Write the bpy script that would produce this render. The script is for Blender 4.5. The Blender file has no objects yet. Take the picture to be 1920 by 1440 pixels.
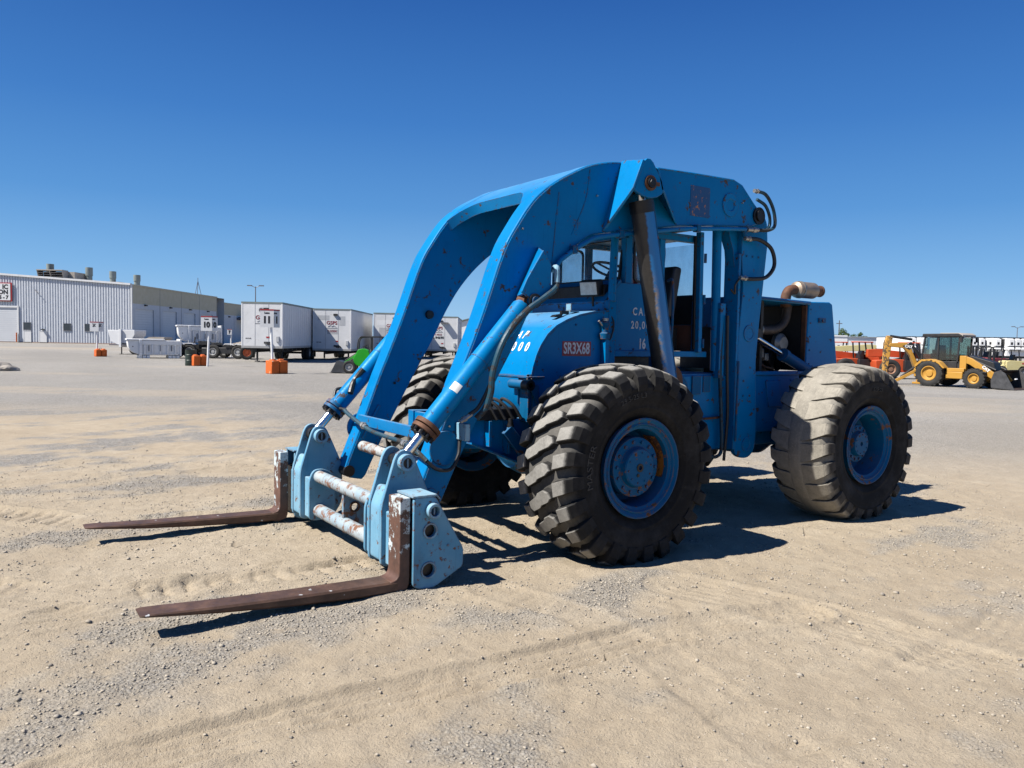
import bpy, bmesh, math, random
import numpy as np
from mathutils import Vector, Matrix
random.seed(7)
RNG = np.random.default_rng(11)
scene = bpy.context.scene
COL = scene.collection
PI = math.pi

# ------------------------------------------------------------------ camera
# World frame: X = where the forklift points, Y = its left side, Z up, origin on the ground under its front axle.
CAM = Vector((4.2211, 5.9412, 1.7088))
CR = Vector((-0.82813, 0.56019, 0.01961))
CU = Vector((-0.01473, -0.05673, 0.99828))
CF = Vector((-0.56034, -0.82642, -0.05523))
FPX = 1462.44
cd = bpy.data.cameras.new('camera'); cam = bpy.data.objects.new('camera', cd); COL.objects.link(cam)
cam.matrix_world = Matrix(((CR.x, CU.x, -CF.x, CAM.x), (CR.y, CU.y, -CF.y, CAM.y), (CR.z, CU.z, -CF.z, CAM.z), (0, 0, 0, 1)))
cd.sensor_width = 36.0; cd.lens = FPX / 1920 * 36.0; cd.clip_start = 0.05; cd.clip_end = 6000
scene.camera = cam

# ------------------------------------------------------------------ sky and sun
SUN_TRAVEL = Vector((-0.80, 0.15, -1.0)).normalized()          # the way the light travels
TO_SUN = -SUN_TRAVEL
elev = math.asin(TO_SUN.z)
world = bpy.data.worlds.new('World'); scene.world = world; world.use_nodes = True
wn = world.node_tree.nodes; wl = world.node_tree.links
for n in list(wn): wn.remove(n)
wo = wn.new('ShaderNodeOutputWorld'); wb = wn.new('ShaderNodeBackground'); sky = wn.new('ShaderNodeTexSky')
sky.sky_type = 'NISHITA'; sky.sun_disc = False
sky.sun_elevation = elev; sky.sun_rotation = math.atan2(TO_SUN.x, TO_SUN.y)
sky.altitude = 100; sky.air_density = 1.0; sky.dust_density = 0.4; sky.ozone_density = 1.0
# clear dry-summer air: the deepening blue by height above the horizon, over the physical sky
tcw = wn.new('ShaderNodeTexCoord'); sxyz = wn.new('ShaderNodeSeparateXYZ'); wl.new(tcw.outputs['Generated'], sxyz.inputs[0])
rw = wn.new('ShaderNodeValToRGB'); el_ = rw.color_ramp.elements
STOPS = [(0.0, (0.2, 0.325, 0.47)), (0.03, (0.163, 0.3, 0.465)), (0.08, (0.104, 0.243, 0.44)), (0.16, (0.0484, 0.1662, 0.3781)), (0.26, (0.0228, 0.1092, 0.3154)), (0.4, (0.0085, 0.0608, 0.2299)), (1.0, (0.0057, 0.038, 0.1615))]
while len(el_) < len(STOPS): el_.new(0.5)
for e_, (p_, c_) in zip(el_, STOPS): e_.position = p_; e_.color = (*c_, 1)
wl.new(sxyz.outputs[2], rw.inputs[0])
SKY = 0.05
sc_ = wn.new('ShaderNodeVectorMath'); sc_.operation = 'SCALE'; sc_.inputs['Scale'].default_value = 1/SKY; wl.new(rw.outputs[0], sc_.inputs[0])
mxw = wn.new('ShaderNodeMix'); mxw.data_type = 'RGBA'; mxw.inputs[0].default_value = 0.90
wl.new(sky.outputs[0], mxw.inputs[6]); wl.new(sc_.outputs[0], mxw.inputs[7]); wl.new(mxw.outputs[2], wb.inputs['Color'])
wb.inputs['Strength'].default_value = SKY
wl.new(wb.outputs[0], wo.inputs[0])
sd = bpy.data.lights.new('sun', 'SUN'); sd.energy = 5.0; sd.angle = math.radians(0.53); sd.color = (1.0, 0.955, 0.89)
sun = bpy.data.objects.new('sun', sd); COL.objects.link(sun)
sun.rotation_euler = SUN_TRAVEL.to_track_quat('-Z', 'Y').to_euler(); sun.location = (0, 0, 30)
vs = scene.view_settings
vs.view_transform = 'Standard'; vs.look = 'None'; vs.exposure = 0.90; vs.gamma = 1.0; vs.use_curve_mapping = False
scene.render.engine = 'CYCLES'
cy = scene.cycles
cy.use_denoising = True
try: cy.denoiser = 'OPENIMAGEDENOISE'
except Exception: pass
cy.max_bounces = 6; cy.diffuse_bounces = 1; cy.glossy_bounces = 3; cy.transmission_bounces = 4; cy.transparent_max_bounces = 8
cy.use_adaptive_sampling = False; cy.caustics_reflective = False; cy.caustics_refractive = False
cy.sample_clamp_indirect = 4.0
cd.dof.use_dof = False

# ------------------------------------------------------------------ yard axes (the yard's buildings and trailers line up with these)
YR = Vector((-0.8283, 0.5603, 0)).normalized(); YF = Vector((-0.5613, -0.8276, 0)).normalized()
YARD_ROT = math.atan2(YR.y, YR.x)                      # local x -> YR, local y -> -? (see yard())
def yard(r, f, z=0.0):
    p = Vector((CAM.x, CAM.y, 0)) + YR * r + YF * f
    return Vector((p.x, p.y, z))
# ------------------------------------------------------------------ mesh helpers
class MB:
    """collects shapes; every shape keeps its own material slot index"""
    def __init__(s): s.v = []; s.f = []; s.mi = []; s.cur = 0
    def add(s, vs, fs, T=None):
        o = len(s.v)
        for p in vs:
            p = Vector(p)
            s.v.append(tuple(T @ p) if T else tuple(p))
        for q in fs: s.f.append(tuple(i + o for i in q)); s.mi.append(s.cur)
        return s
    def box(s, x0, x1, y0, y1, z0, z1, T=None):
        if x0 > x1: x0, x1 = x1, x0
        if y0 > y1: y0, y1 = y1, y0
        if z0 > z1: z0, z1 = z1, z0
        v = [(x0,y0,z0),(x1,y0,z0),(x1,y1,z0),(x0,y1,z0),(x0,y0,z1),(x1,y0,z1),(x1,y1,z1),(x0,y1,z1)]
        return s.add(v, [(3,2,1,0),(4,5,6,7),(0,1,5,4),(1,2,6,5),(2,3,7,6),(3,0,4,7)], T)
    def bar(s, p0, p1, w, h, up=(0,0,1)):
        """rectangular bar from p0 to p1; w sideways, h along up"""
        p0 = Vector(p0); p1 = Vector(p1); d = (p1-p0).normalized(); u = Vector(up)
        a = d.cross(u)
        if a.length < 1e-5: a = d.cross(Vector((1,0,0)))
        a.normalize(); b = a.cross(d).normalized()
        v = []
        for p in (p0, p1):
            for i, j in ((-1,-1),(1,-1),(1,1),(-1,1)): v.append(p + a*(w/2*i) + b*(h/2*j))
        return s.add(v, [(3,2,1,0),(4,5,6,7),(0,1,5,4),(1,2,6,5),(2,3,7,6),(3,0,4,7)])
    def prism(s, poly, a0, a1, axis='y', T=None):
        """polygon given as (x,z) for axis y, (y,z) for axis x, (x,y) for axis z, swept from a0 to a1"""
        n = len(poly); A = sum(poly[i][0]*poly[(i+1)%n][1]-poly[(i+1)%n][0]*poly[i][1] for i in range(n))
        if A < 0: poly = poly[::-1]
        if a0 > a1: a0, a1 = a1, a0
        def P(p, a): return (p[0], a, p[1]) if axis == 'y' else ((a, p[0], p[1]) if axis == 'x' else (p[0], p[1], a))
        v = [P(p, a0) for p in poly] + [P(p, a1) for p in poly]
        lo = tuple(range(n)); hi = tuple(range(n, 2*n))
        fs = [tuple(reversed(lo)), hi] + [(i, (i+1)%n, n+(i+1)%n, n+i) for i in range(n)]
        if axis == 'y': fs = [tuple(reversed(q)) for q in fs]
        return s.add(v, fs, T)
    def cyl(s, p0, p1, r0, r1=None, n=20, caps=True):
        p0 = Vector(p0); p1 = Vector(p1); r1 = r0 if r1 is None else r1
        d = (p1-p0).normalized(); a = d.cross(Vector((0,0,1)))
        if a.length < 1e-4: a = d.cross(Vector((1,0,0)))
        a.normalize(); b = d.cross(a)
        v = []
        for p, r in ((p0, r0), (p1, r1)):
            for i in range(n):
                t = 2*PI*i/n; v.append(p + a*(r*math.cos(t)) + b*(r*math.sin(t)))
        fs = [(i, (i+1)%n, n+(i+1)%n, n+i) for i in range(n)]
        if caps: fs += [tuple(reversed(range(n))), tuple(range(n, 2*n))]
        return s.add(v, fs)
    def ring(s, p0, p1, ro, ri, n=24):
        """a washer / pipe with a real hole"""
        p0 = Vector(p0); p1 = Vector(p1); d = (p1-p0).normalized(); a = d.cross(Vector((0,0,1)))
        if a.length < 1e-4: a = d.cross(Vector((1,0,0)))
        a.normalize(); b = d.cross(a); v = []
        for p in (p0, p1):
            for r in (ro, ri):
                for i in range(n):
                    t = 2*PI*i/n; v.append(p + a*(r*math.cos(t)) + b*(r*math.sin(t)))
        fs = []
        for i in range(n):
            j = (i+1) % n
            fs += [(i, j, 2*n+j, 2*n+i), (n+j, n+i, 3*n+i, 3*n+j), (j, i, n+i, n+j), (2*n+i, 2*n+j, 3*n+j, 3*n+i)]
        return s.add(v, fs)
    def tube(s, pts, r, n=10, smooth=6):
        """hose through control points (Catmull-Rom)"""
        P = [Vector(p) for p in pts]; Q = []
        if smooth > 1 and len(P) > 2:
            E = [P[0]*2-P[1]] + P + [P[-1]*2-P[-2]]
            for i in range(1, len(E)-2):
                for k in range(smooth):
                    t = k/smooth; a, b, c, d = E[i-1], E[i], E[i+1], E[i+2]
                    Q.append(0.5*((2*b)+(c-a)*t+(2*a-5*b+4*c-d)*t*t+(3*b-a-3*c+d)*t**3))
            Q.append(P[-1])
        else: Q = P
        v = []; up = None
        for i, p in enumerate(Q):
            d = (Q[min(i+1, len(Q)-1)] - Q[max(i-1, 0)]).normalized()
            if up is None:
                up = d.cross(Vector((0.3, 0.2, 1))).normalized()
            up = (up - d*up.dot(d)).normalized(); b = d.cross(up)
            rr = r[min(i*len(r)//len(Q), len(r)-1)] if isinstance(r, (list, tuple)) else r
            for k in range(n):
                t = 2*PI*k/n; v.append(p + up*(rr*math.cos(t)) + b*(rr*math.sin(t)))
        m = len(Q); fs = []
        for i in range(m-1):
            for k in range(n):
                j = (k+1) % n; fs.append((i*n+k, i*n+j, (i+1)*n+j, (i+1)*n+k))
        fs += [tuple(reversed(range(n))), tuple(range((m-1)*n, m*n))]
        return s.add(v, fs)
    def lathe(s, prof, n=48, axis='y', closed=False, c=(0,0,0)):
        """profile of (axial, radius) turned about an axis through c"""
        v = []; m = len(prof)
        for (u, r) in prof:
            for k in range(n):
                t = 2*PI*k/n
                if axis == 'y': p = (c[0]+r*math.cos(t), c[1]+u, c[2]+r*math.sin(t))
                elif axis == 'x': p = (c[0]+u, c[1]+r*math.cos(t), c[2]+r*math.sin(t))
                else: p = (c[0]+r*math.cos(t), c[1]+r*math.sin(t), c[2]+u)
                v.append(p)
        fs = []
        for i in range(m if closed else m-1):
            i2 = (i+1) % m
            for k in range(n):
                j = (k+1) % n; q = (i*n+k, i*n+j, i2*n+j, i2*n+k)
                fs.append(q)
        return s.add(v, fs)
    def grid(s, fn, nu, nv):
        v = [fn(i/nu, j/nv) for i in range(nu+1) for j in range(nv+1)]
        fs = [(i*(nv+1)+j, (i+1)*(nv+1)+j, (i+1)*(nv+1)+j+1, i*(nv+1)+j+1) for i in range(nu) for j in range(nv)]
        return s.add(v, fs)

def mesh_of(name, mb, mats, smooth=35, fix=True):
    me = bpy.data.meshes.new(name)
    me.from_pydata([tuple(p) for p in mb.v], [], mb.f)
    if not isinstance(mats, (list, tuple)): mats = [mats]
    for m in mats: me.materials.append(m)
    if len(mats) > 1: me.polygons.foreach_set('material_index', mb.mi)
    if fix:
        bm = bmesh.new(); bm.from_mesh(me); bmesh.ops.recalc_face_normals(bm, faces=bm.faces); bm.to_mesh(me); bm.free()
    if smooth:
        me.polygons.foreach_set('use_smooth', [True]*len(me.polygons))
        me.set_sharp_from_angle(angle=math.radians(smooth))
    me.update()
    return me
def link(name, me, parent=None, loc=None, rot=None):
    o = bpy.data.objects.new(name, me); COL.objects.link(o)
    if parent is not None: o.parent = parent
    if loc is not None: o.location = loc
    if rot is not None: o.rotation_euler = rot
    return o
def obj(name, mb, mat, parent=None, bevel=0, smooth=35, loc=None, rot=None):
    o = link(name, mesh_of(name, mb, mat, smooth), parent, loc, rot)
    if bevel:
        b = o.modifiers.new('bevel', 'BEVEL'); b.width = bevel; b.segments = 2; b.limit_method = 'ANGLE'; b.angle_limit = math.radians(40)
        b.harden_normals = False
    return o
def tag(o, label, cat, group=None, kind=None):
    if label: o['label'] = label
    if cat: o['category'] = cat
    if group: o['group'] = group
    if kind: o['kind'] = kind
    return o
def thing(name, label, cat, loc=(0,0,0), rz=0, group=None):
    o = bpy.data.objects.new(name, None); COL.objects.link(o); o.location = loc; o.rotation_euler = (0, 0, rz)
    o.empty_display_size = 0.3
    return tag(o, label, cat, group)
def sub(name, parent, loc=(0,0,0), rot=(0,0,0)):
    o = bpy.data.objects.new(name, None); COL.objects.link(o); o.parent = parent; o.location = loc; o.rotation_euler = rot
    o.empty_display_size = 0.2
    return o
def copy_tree(o, parent=None):
    c = o.copy(); COL.objects.link(c); c.parent = parent
    for ch in list(o.children): copy_tree(ch, c)
    return c
def text_mesh(txt, size, width=1.0, bold=0.0, align='CENTER', space=1.0):
    cu = bpy.data.curves.new('txt', 'FONT'); cu.body = txt; cu.size = size; cu.align_x = align; cu.align_y = 'CENTER'
    cu.offset = bold; cu.space_character = space; cu.resolution_u = 3
    o = bpy.data.objects.new('txt', cu); COL.objects.link(o)
    dg = bpy.context.evaluated_depsgraph_get(); me = bpy.data.meshes.new_from_object(o.evaluated_get(dg))
    bpy.data.objects.remove(o); bpy.data.curves.remove(cu)
    for v in me.vertices: v.co.x *= width
    return me
def lettering(name, txt, size, mat, origin, right, up, parent=None, width=1.0, bold=0.0, align='CENTER', warp=None, space=1.0):
    """flat letters at origin, reading along right, standing along up"""
    me = text_mesh(txt, size, width, bold, align, space); R = Vector(right).normalized(); U = Vector(up).normalized(); O = Vector(origin)
    for v in me.vertices:
        a, b = v.co.x, v.co.y
        v.co = Vector(warp(a, b)) if warp else O + R*a + U*b
    me.materials.clear(); me.materials.append(mat); me.update()
    return link(name, me, parent)

# ------------------------------------------------------------------ material helpers
class NT:
    def __init__(s, name):
        s.m = bpy.data.materials.new(name); s.m.use_nodes = True; s.t = s.m.node_tree; s.n = s.t.nodes; s.l = s.t.links
        for x in list(s.n): s.n.remove(x)
        s.out = s.n.new('ShaderNodeOutputMaterial'); s.b = s.n.new('ShaderNodeBsdfPrincipled'); s.l.new(s.b.outputs[0], s.out.inputs[0])
        s.tc = s.n.new('ShaderNodeTexCoord')
    def set(s, sock, v):
        i = s.b.inputs[sock]
        if hasattr(v, 'is_output') or isinstance(v, bpy.types.NodeSocket): s.l.new(v, i)
        else: i.default_value = (*v, 1.0) if isinstance(v, tuple) and len(v) == 3 else v
        return s
    def _in(s, sock, v):
        if isinstance(v, bpy.types.NodeSocket): s.l.new(v, sock)
        else: sock.default_value = (*v, 1.0) if isinstance(v, tuple) and len(v) == 3 and sock.type == 'RGBA' else v
    def coord(s, scale=(1,1,1), rot=(0,0,0), which='Object', jitter=False):
        mp = s.n.new('ShaderNodeMapping'); mp.inputs['Scale'].default_value = scale; mp.inputs['Rotation'].default_value = rot
        s.l.new(s.tc.outputs[which], mp.inputs['Vector'])
        if jitter:
            oi = s.n.new('ShaderNodeObjectInfo'); mul = s.n.new('ShaderNodeVectorMath'); mul.operation = 'SCALE'
            cx = s.n.new('ShaderNodeCombineXYZ'); s.l.new(oi.outputs['Random'], cx.inputs[0]); s.l.new(oi.outputs['Random'], cx.inputs[1]); s.l.new(oi.outputs['Random'], cx.inputs[2])
            mul.inputs['Scale'].default_value = 37.0; s.l.new(cx.outputs[0], mul.inputs[0]); s.l.new(mul.outputs[0], mp.inputs['Location'])
        return mp.outputs[0]
    def noise(s, scale, detail=4, rough=0.55, vec=None, dist=0.0, out='Fac'):
        x = s.n.new('ShaderNodeTexNoise'); x.inputs['Scale'].default_value = scale; x.inputs['Detail'].default_value = detail
        x.inputs['Roughness'].default_value = rough; x.inputs['Distortion'].default_value = dist
        s.l.new(vec if vec is not None else s.tc.outputs['Object'], x.inputs['Vector']); return x.outputs[out]
    def voro(s, scale, vec=None, feature='F1', out='Distance'):
        x = s.n.new('ShaderNodeTexVoronoi'); x.feature = feature; x.inputs['Scale'].default_value = scale
        s.l.new(vec if vec is not None else s.tc.outputs['Object'], x.inputs['Vector']); return x.outputs[out]
    def ramp(s, fac, stops, interp='LINEAR'):
        x = s.n.new('ShaderNodeValToRGB'); x.color_ramp.interpolation = interp; el = x.color_ramp.elements
        while len(el) < len(stops): el.new(0.5)
        for e, (p, c) in zip(el, stops):
            e.position = p; e.color = (*c, 1) if isinstance(c, tuple) else (c, c, c, 1)
        s.l.new(fac, x.inputs[0]); return x.outputs[0]
    def mix(s, fac, a, b, mode='MIX'):
        x = s.n.new('ShaderNodeMix'); x.data_type = 'RGBA'; x.blend_type = mode
        s._in(x.inputs[0], fac); s._in(x.inputs[6], a); s._in(x.inputs[7], b); return x.outputs[2]
    def math(s, op, a, b=0.0, clamp=False):
        x = s.n.new('ShaderNodeMath'); x.operation = op; x.use_clamp = clamp
        s._in(x.inputs[0], a); s._in(x.inputs[1], b); return x.outputs[0]
    def maprange(s, v, a, b, c=0.0, d=1.0):
        x = s.n.new('ShaderNodeMapRange'); s._in(x.inputs[0], v); x.inputs[1].default_value = a; x.inputs[2].default_value = b
        x.inputs[3].default_value = c; x.inputs[4].default_value = d; return x.outputs[0]
    def attr(s, name, out='Fac'):
        x = s.n.new('ShaderNodeAttribute'); x.attribute_name = name; return x.outputs[out]
    def sep(s, vec):
        x = s.n.new('ShaderNodeSeparateXYZ'); s.l.new(vec, x.inputs[0]); return x.outputs
    def edge(s, radius=0.012):
        """1 near sharp convex or concave edges"""
        bv = s.n.new('ShaderNodeBevel'); bv.samples = 4; bv.inputs['Radius'].default_value = radius
        ge = s.n.new('ShaderNodeNewGeometry'); d = s.n.new('ShaderNodeVectorMath'); d.operation = 'DOT_PRODUCT'
        s.l.new(bv.outputs[0], d.inputs[0]); s.l.new(ge.outputs['Normal'], d.inputs[1])
        return s.maprange(d.outputs['Value'], 0.985, 0.80)
    def bump(s, h, strength=0.3, dist=0.01, prev=None):
        x = s.n.new('ShaderNodeBump'); x.inputs['Strength'].default_value = strength; x.inputs['Distance'].default_value = dist
        s._in(x.inputs['Height'], h)
        if prev is not None: s.l.new(prev, x.inputs['Normal'])
        s.last = x.outputs[0]; s.l.new(x.outputs[0], s.b.inputs['Normal']); return x.outputs[0]

KA = 0.82                                              # how light paints and plastics are, against the exposure
def plain(name, col, rough=0.5, metal=0.0, var=0.12, scale=3.0, bump=0.0, bscale=60, spec=0.5, tint=None):
    col = tuple(c*KA for c in col); t = NT(name); n = t.noise(scale, 5, 0.6)
    lo = tuple(c*(1-var) for c in col); hi = tuple(min(1, c*(1+var)) for c in col)
    t.set('Base Color', t.ramp(n, [(0.3, lo), (0.7, hi)])); t.set('Metallic', metal); t.set('Specular IOR Level', spec)
    if tint: t.set('Specular Tint', tint)
    r = t.noise(scale*4, 4); t.set('Roughness', t.maprange(r, 0.3, 0.7, max(0.02, rough-0.1), min(1, rough+0.1)))
    if bump: t.bump(t.noise(bscale, 4), bump, 0.005)
    return t.m

def painted(name, col, rust=(0.10, 0.045, 0.02), chip=0.60, edgew=0.5, fade=None, rough=0.38, dust=0.25, chipscale=9.0, jitter=True, primer=None, edge_r=0.012, grime=0.5, spec=0.28, soft=0.02, tint=None, dust_sheen=0.0):
    """weathered machine enamel: fading, chips to rust along edges and in spots, dust, runs"""
    fade = fade or tuple(min(1, c*1.18+0.012) for c in col)
    col = tuple(c*KA for c in col); fade = tuple(c*KA for c in fade)
    t = NT(name); v = t.coord(jitter=jitter)
    big = t.noise(1.3, 4, 0.55, v); med = t.noise(6, 6, 0.65, v); fine = t.noise(45, 5, 0.7, v)
    dark = tuple(c*0.80 for c in col)
    base = t.mix(t.maprange(big, 0.35, 0.7), col, fade)
    base = t.mix(t.maprange(med, 0.55, 0.8, 0, 0.55), base, dark)
    st = t.noise(5, 5, 0.6, t.coord((9, 9, 0.5), jitter=jitter)); base = t.mix(t.maprange(st, 0.58, 0.82, 0, grime*0.45), base, tuple(c*0.45 for c in col))
    sm = t.maprange(t.noise(2.1, 7, 0.72, t.coord((1, 1, .6), jitter=jitter)), 0.60, 0.74, 0, grime*0.55); base = t.mix(sm, base, tuple(c*0.38+.002 for c in col))
    # dust on surfaces facing up
    ge = t.n.new('ShaderNodeNewGeometry'); nz = t.sep(ge.outputs['Normal'])[2]
    du = t.math('MULTIPLY', t.maprange(nz, 0.25, 0.95), t.maprange(t.noise(4, 5, 0.65, v), 0.35, 0.7, 0.25, 1.0))
    base = t.mix(t.math('MULTIPLY', du, dust), base, (0.40, 0.34, 0.25))
    if dust_sheen: base = t.mix(t.math('MULTIPLY', t.maprange(nz, 0.80, 0.99), t.maprange(t.noise(3, 6, 0.7, v), 0.3, 0.7, dust_sheen*0.5, dust_sheen)), base, (0.22, 0.33, 0.40))  # up-facing faces paler: dust and the sky's sheen put into the colour
    sc1 = t.maprange(t.noise(2.2, 3, 0.6, t.coord((1.5, 1.5, 55), (0.5, 0.35, 0.2), jitter=jitter)), 0.70, 0.715, 0, 0.30); base = t.mix(t.math('MULTIPLY', sc1, t.maprange(t.noise(1.7, 3, 0.5, v), 0.5, 0.62)), base, tuple(min(1, c*1.6+0.03) for c in col))
    # chips
    cn = t.noise(chipscale, 8, 0.72, v); cn2 = t.noise(chipscale*3.1, 4, 0.6, v)
    spots = t.maprange(t.math('ADD', cn, t.math('MULTIPLY', cn2, 0.25)), chip+0.125, chip+0.125+soft)
    if edgew > 0:
        e = t.edge(edge_r); em = t.math('MULTIPLY', e, t.maprange(t.noise(14, 6, 0.7, v), 0.60-0.22*edgew, 0.64-0.22*edgew)); chips = t.math('MAXIMUM', spots, em)
    else: chips = spots
    rv = t.mix(t.noise(30, 4, 0.6, v), rust, tuple(min(1, c*2.1) for c in rust))
    if primer: rv = t.mix(t.maprange(t.noise(3.3, 3, 0.5, v), 0.45, 0.55), rv, primer)
    base = t.mix(chips, base, rv)
    t.set('Base Color', base); t.set('Specular IOR Level', spec)
    if tint: t.set('Specular Tint', tint)
    t.set('Roughness', t.math('ADD', t.maprange(fine, 0.3, 0.7, rough-0.06, rough+0.10), t.math('MULTIPLY', t.math('ADD', chips, du), 0.35), True))
    b0 = t.bump(t.noise(2.6, 2, 0.4, v), 0.10, 0.05)
    t.bump(t.math('ADD', t.math('MULTIPLY', chips, -0.6), t.math('MULTIPLY', t.noise(18, 3, 0.5, v), 0.35)), 0.22, 0.004, b0)
    return t.m
# ------------------------------------------------------------------ ground: one sheet out to the horizon, fine where it is near
def vnoise(x, y, seed):
    g = np.random.default_rng(seed).random((256, 256)); xi = np.floor(x).astype(int); yi = np.floor(y).astype(int)
    fx = x-xi; fy = y-yi; fx = fx*fx*(3-2*fx); fy = fy*fy*(3-2*fy); a = xi & 255; b = yi & 255; a1 = (a+1) & 255; b1 = (b+1) & 255
    return (g[a, b]*(1-fx)+g[a1, b]*fx)*(1-fy)+(g[a, b1]*(1-fx)+g[a1, b1]*fx)*fy
def fbm(x, y, scale, octv, seed, gain=0.5):
    s = 0; amp = 1; tot = 0
    for k in range(octv):
        s = s+amp*vnoise(x*scale*2**k+17.3*k, y*scale*2**k-9.1*k, seed+k); tot += amp; amp *= gain
    return s/tot
def sstep(a, b, x):
    t = np.clip((x-a)/(b-a), 0, 1); return t*t*(3-2*t)
# tyre tracks across the dirt: control points in yard metres (right, away from the camera stand), width, kind
TRACKS = [([(-4.2, 3.3), (-2.9, 4.4), (-1.9, 5.45), (-0.9, 6.3), (0.6, 7.2)], 0.34, 'ribs', 0.016),
          ([(-1.7, 2.9), (-0.92, 3.38), (0.11, 3.96), (0.8, 4.42), (1.9, 4.9)], 0.32, 'ribs', 0.022),
          ([(-0.1, 5.2), (0.45, 4.75), (0.8, 4.2), (1.05, 3.5), (1.35, 2.8)], 0.30, 'bars', 0.004),
          ([(-4.5, 5.2), (-2.6, 5.0), (-1.6, 5.5), (-1.0, 5.9)], 0.30, 'bars', 0.020),
          ([(1.2, 5.4), (2.0, 4.8), (2.8, 3.9), (3.3, 3.0)], 0.5, 'ribs', 0.010),
          ([(-6.5, 8.2), (-4.0, 9.5), (-2.2, 11.4), (-1.4, 14.5)], 0.5, 'ribs', 0.014),
          ([(-5.5, 7.4), (-3.6, 7.0), (-1.9, 7.6)], 0.4, 'bars', 0.014),
          ([(0.5, 3.1), (1.6, 3.5), (3.0, 4.6), (4.6, 6.2)], 0.4, 'ribs', 0.009)]
def ground_fields(r, f):
    """height and gravel share at yard metres (r, f)"""
    near = 1-sstep(16, 26, f)
    h = (fbm(r, f, 0.22, 3, 1)-0.5)*0.05 + (fbm(r, f, 1.1, 3, 21)-0.5)*0.022
    cl = fbm(r, f, 6.5, 4, 41, 0.6); h = h+(cl-0.5)*0.026+(fbm(r, f, 19, 3, 47, 0.6)-0.5)*0.010
    lump = np.clip(fbm(r, f, 3.2, 3, 61)-0.60, 0, 1); h = h+lump*0.055*fbm(r, f, 17, 2, 66)
    # streaked gravel, drawn out along the way machines drive
    u = (r+f)*0.7071; v = (r-f)*0.7071
    p1 = fbm(u*0.55, v*1.5, 0.9, 4, 81); p2 = fbm(r, f, 3.0, 3, 91)
    patch = sstep(0.508, 0.67, p1*0.75+p2*0.25+0.04*sstep(1, -3, r)-0.05*sstep(-0.5, 2, r))
    fine = fbm(r, f, 9, 3, 101); patch = patch*sstep(0.25, 0.6, fine+0.25*patch)
    far0 = 11.5+5.5*sstep(-1, -7, r)*1.0+2.5*(fbm(r, f, 0.22, 3, 111)-0.5)
    band = sstep(-2.5, 3.0, f-far0)
    band = band*(0.90+0.1*p2)*(1-0.45*sstep(0.56, 0.72, fbm(r*0.35, f, 0.22, 3, 121)))
    g = np.clip(np.maximum(patch*0.9, band), 0, 1)
    crack = np.zeros_like(h)
    for pts, w, kind, dep in TRACKS:
        best = np.full_like(r, 9.0); along = np.zeros_like(r); acc = 0
        for (a, b), (c, d) in zip(pts[:-1], pts[1:]):
            L = math.hypot(c-a, d-b); ex, ey = (c-a)/L, (d-b)/L
            t = np.clip((r-a)*ex+(f-b)*ey, 0, L); dx = r-a-t*ex; dy = f-b-t*ey; dist = np.hypot(dx, dy); sgn = np.sign(ex*(f-b)-ey*(r-a))
            m = dist < np.abs(best); best = np.where(m, dist*sgn, best); along = np.where(m, acc+t, along); acc += L
        inside = 1-sstep(w*0.42, w*0.56, np.abs(best)); fade = sstep(0.30, 0.55, fbm(r, f, 1.3, 3, 131))
        if kind == 'ribs': pat = np.abs(np.sin(best*PI/0.085+0.6*np.sin(along*3)))
        else: pat = sstep(0.25, 0.6, np.abs(np.sin(along*PI/0.15+np.sign(best)*0.9*np.abs(best)/w)))
        dep = dep*(1.7 if kind == 'ribs' else 2.3); h = h-inside*fade*dep*(0.35+0.65*(1-pat)) + (sstep(w*0.5, w*0.58, np.abs(best))-sstep(w*0.6, w*0.8, np.abs(best)))*dep*0.6*fade
        g = g*(1-0.75*inside*fade*(f < 14))
    # pressed flat under the machine, slightly raised berm by the front tyre
    h = h*near + 0
    h = h + g*near*0.006*(fbm(r, f, 22, 2, 141)-0.3)
    # the yard falls away a little on the far right
    h = h-0.22*sstep(20, 42, f)*sstep(0, 18, r)
    return h, g
RC = 0.0
def spaced(segs):
    out = [segs[0][0]]
    for a, b, d0, d1 in segs:
        x = a
        while x < b-1e-6:
            t = (x-a)/(b-a); x = min(b, x+d0+(d1-d0)*t); out.append(x)
    return np.array(out)
rl = spaced([(-2500, -300, 500, 200), (-300, -60, 60, 12), (-60, -13, 6, 0.5), (-13, -6.5, 0.20, 0.05), (-6.5, -4, 0.04, 0.021), (-4, 4, 0.0205, 0.0205), (4, 6.5, 0.021, 0.04), (6.5, 13, 0.05, 0.2), (13, 60, 0.5, 6), (60, 300, 12, 60), (300, 2500, 200, 500)])
fl = spaced([(-900, -40, 300, 30), (-40, -2, 8, 0.8), (-2, 2.4, 0.5, 0.03), (2.4, 7.5, 0.015, 0.03), (7.5, 14, 0.03, 0.06), (14, 30, 0.08, 0.3), (30, 80, 0.4, 4), (80, 400, 5, 60), (400, 4000, 150, 900)])
RR, FF = np.meshgrid(rl, fl, indexing='ij')
HH, GG = ground_fields(RR, FF)
WX = CAM.x+YR.x*RR+YF.x*FF; WY = CAM.y+YR.y*RR+YF.y*FF
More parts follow.
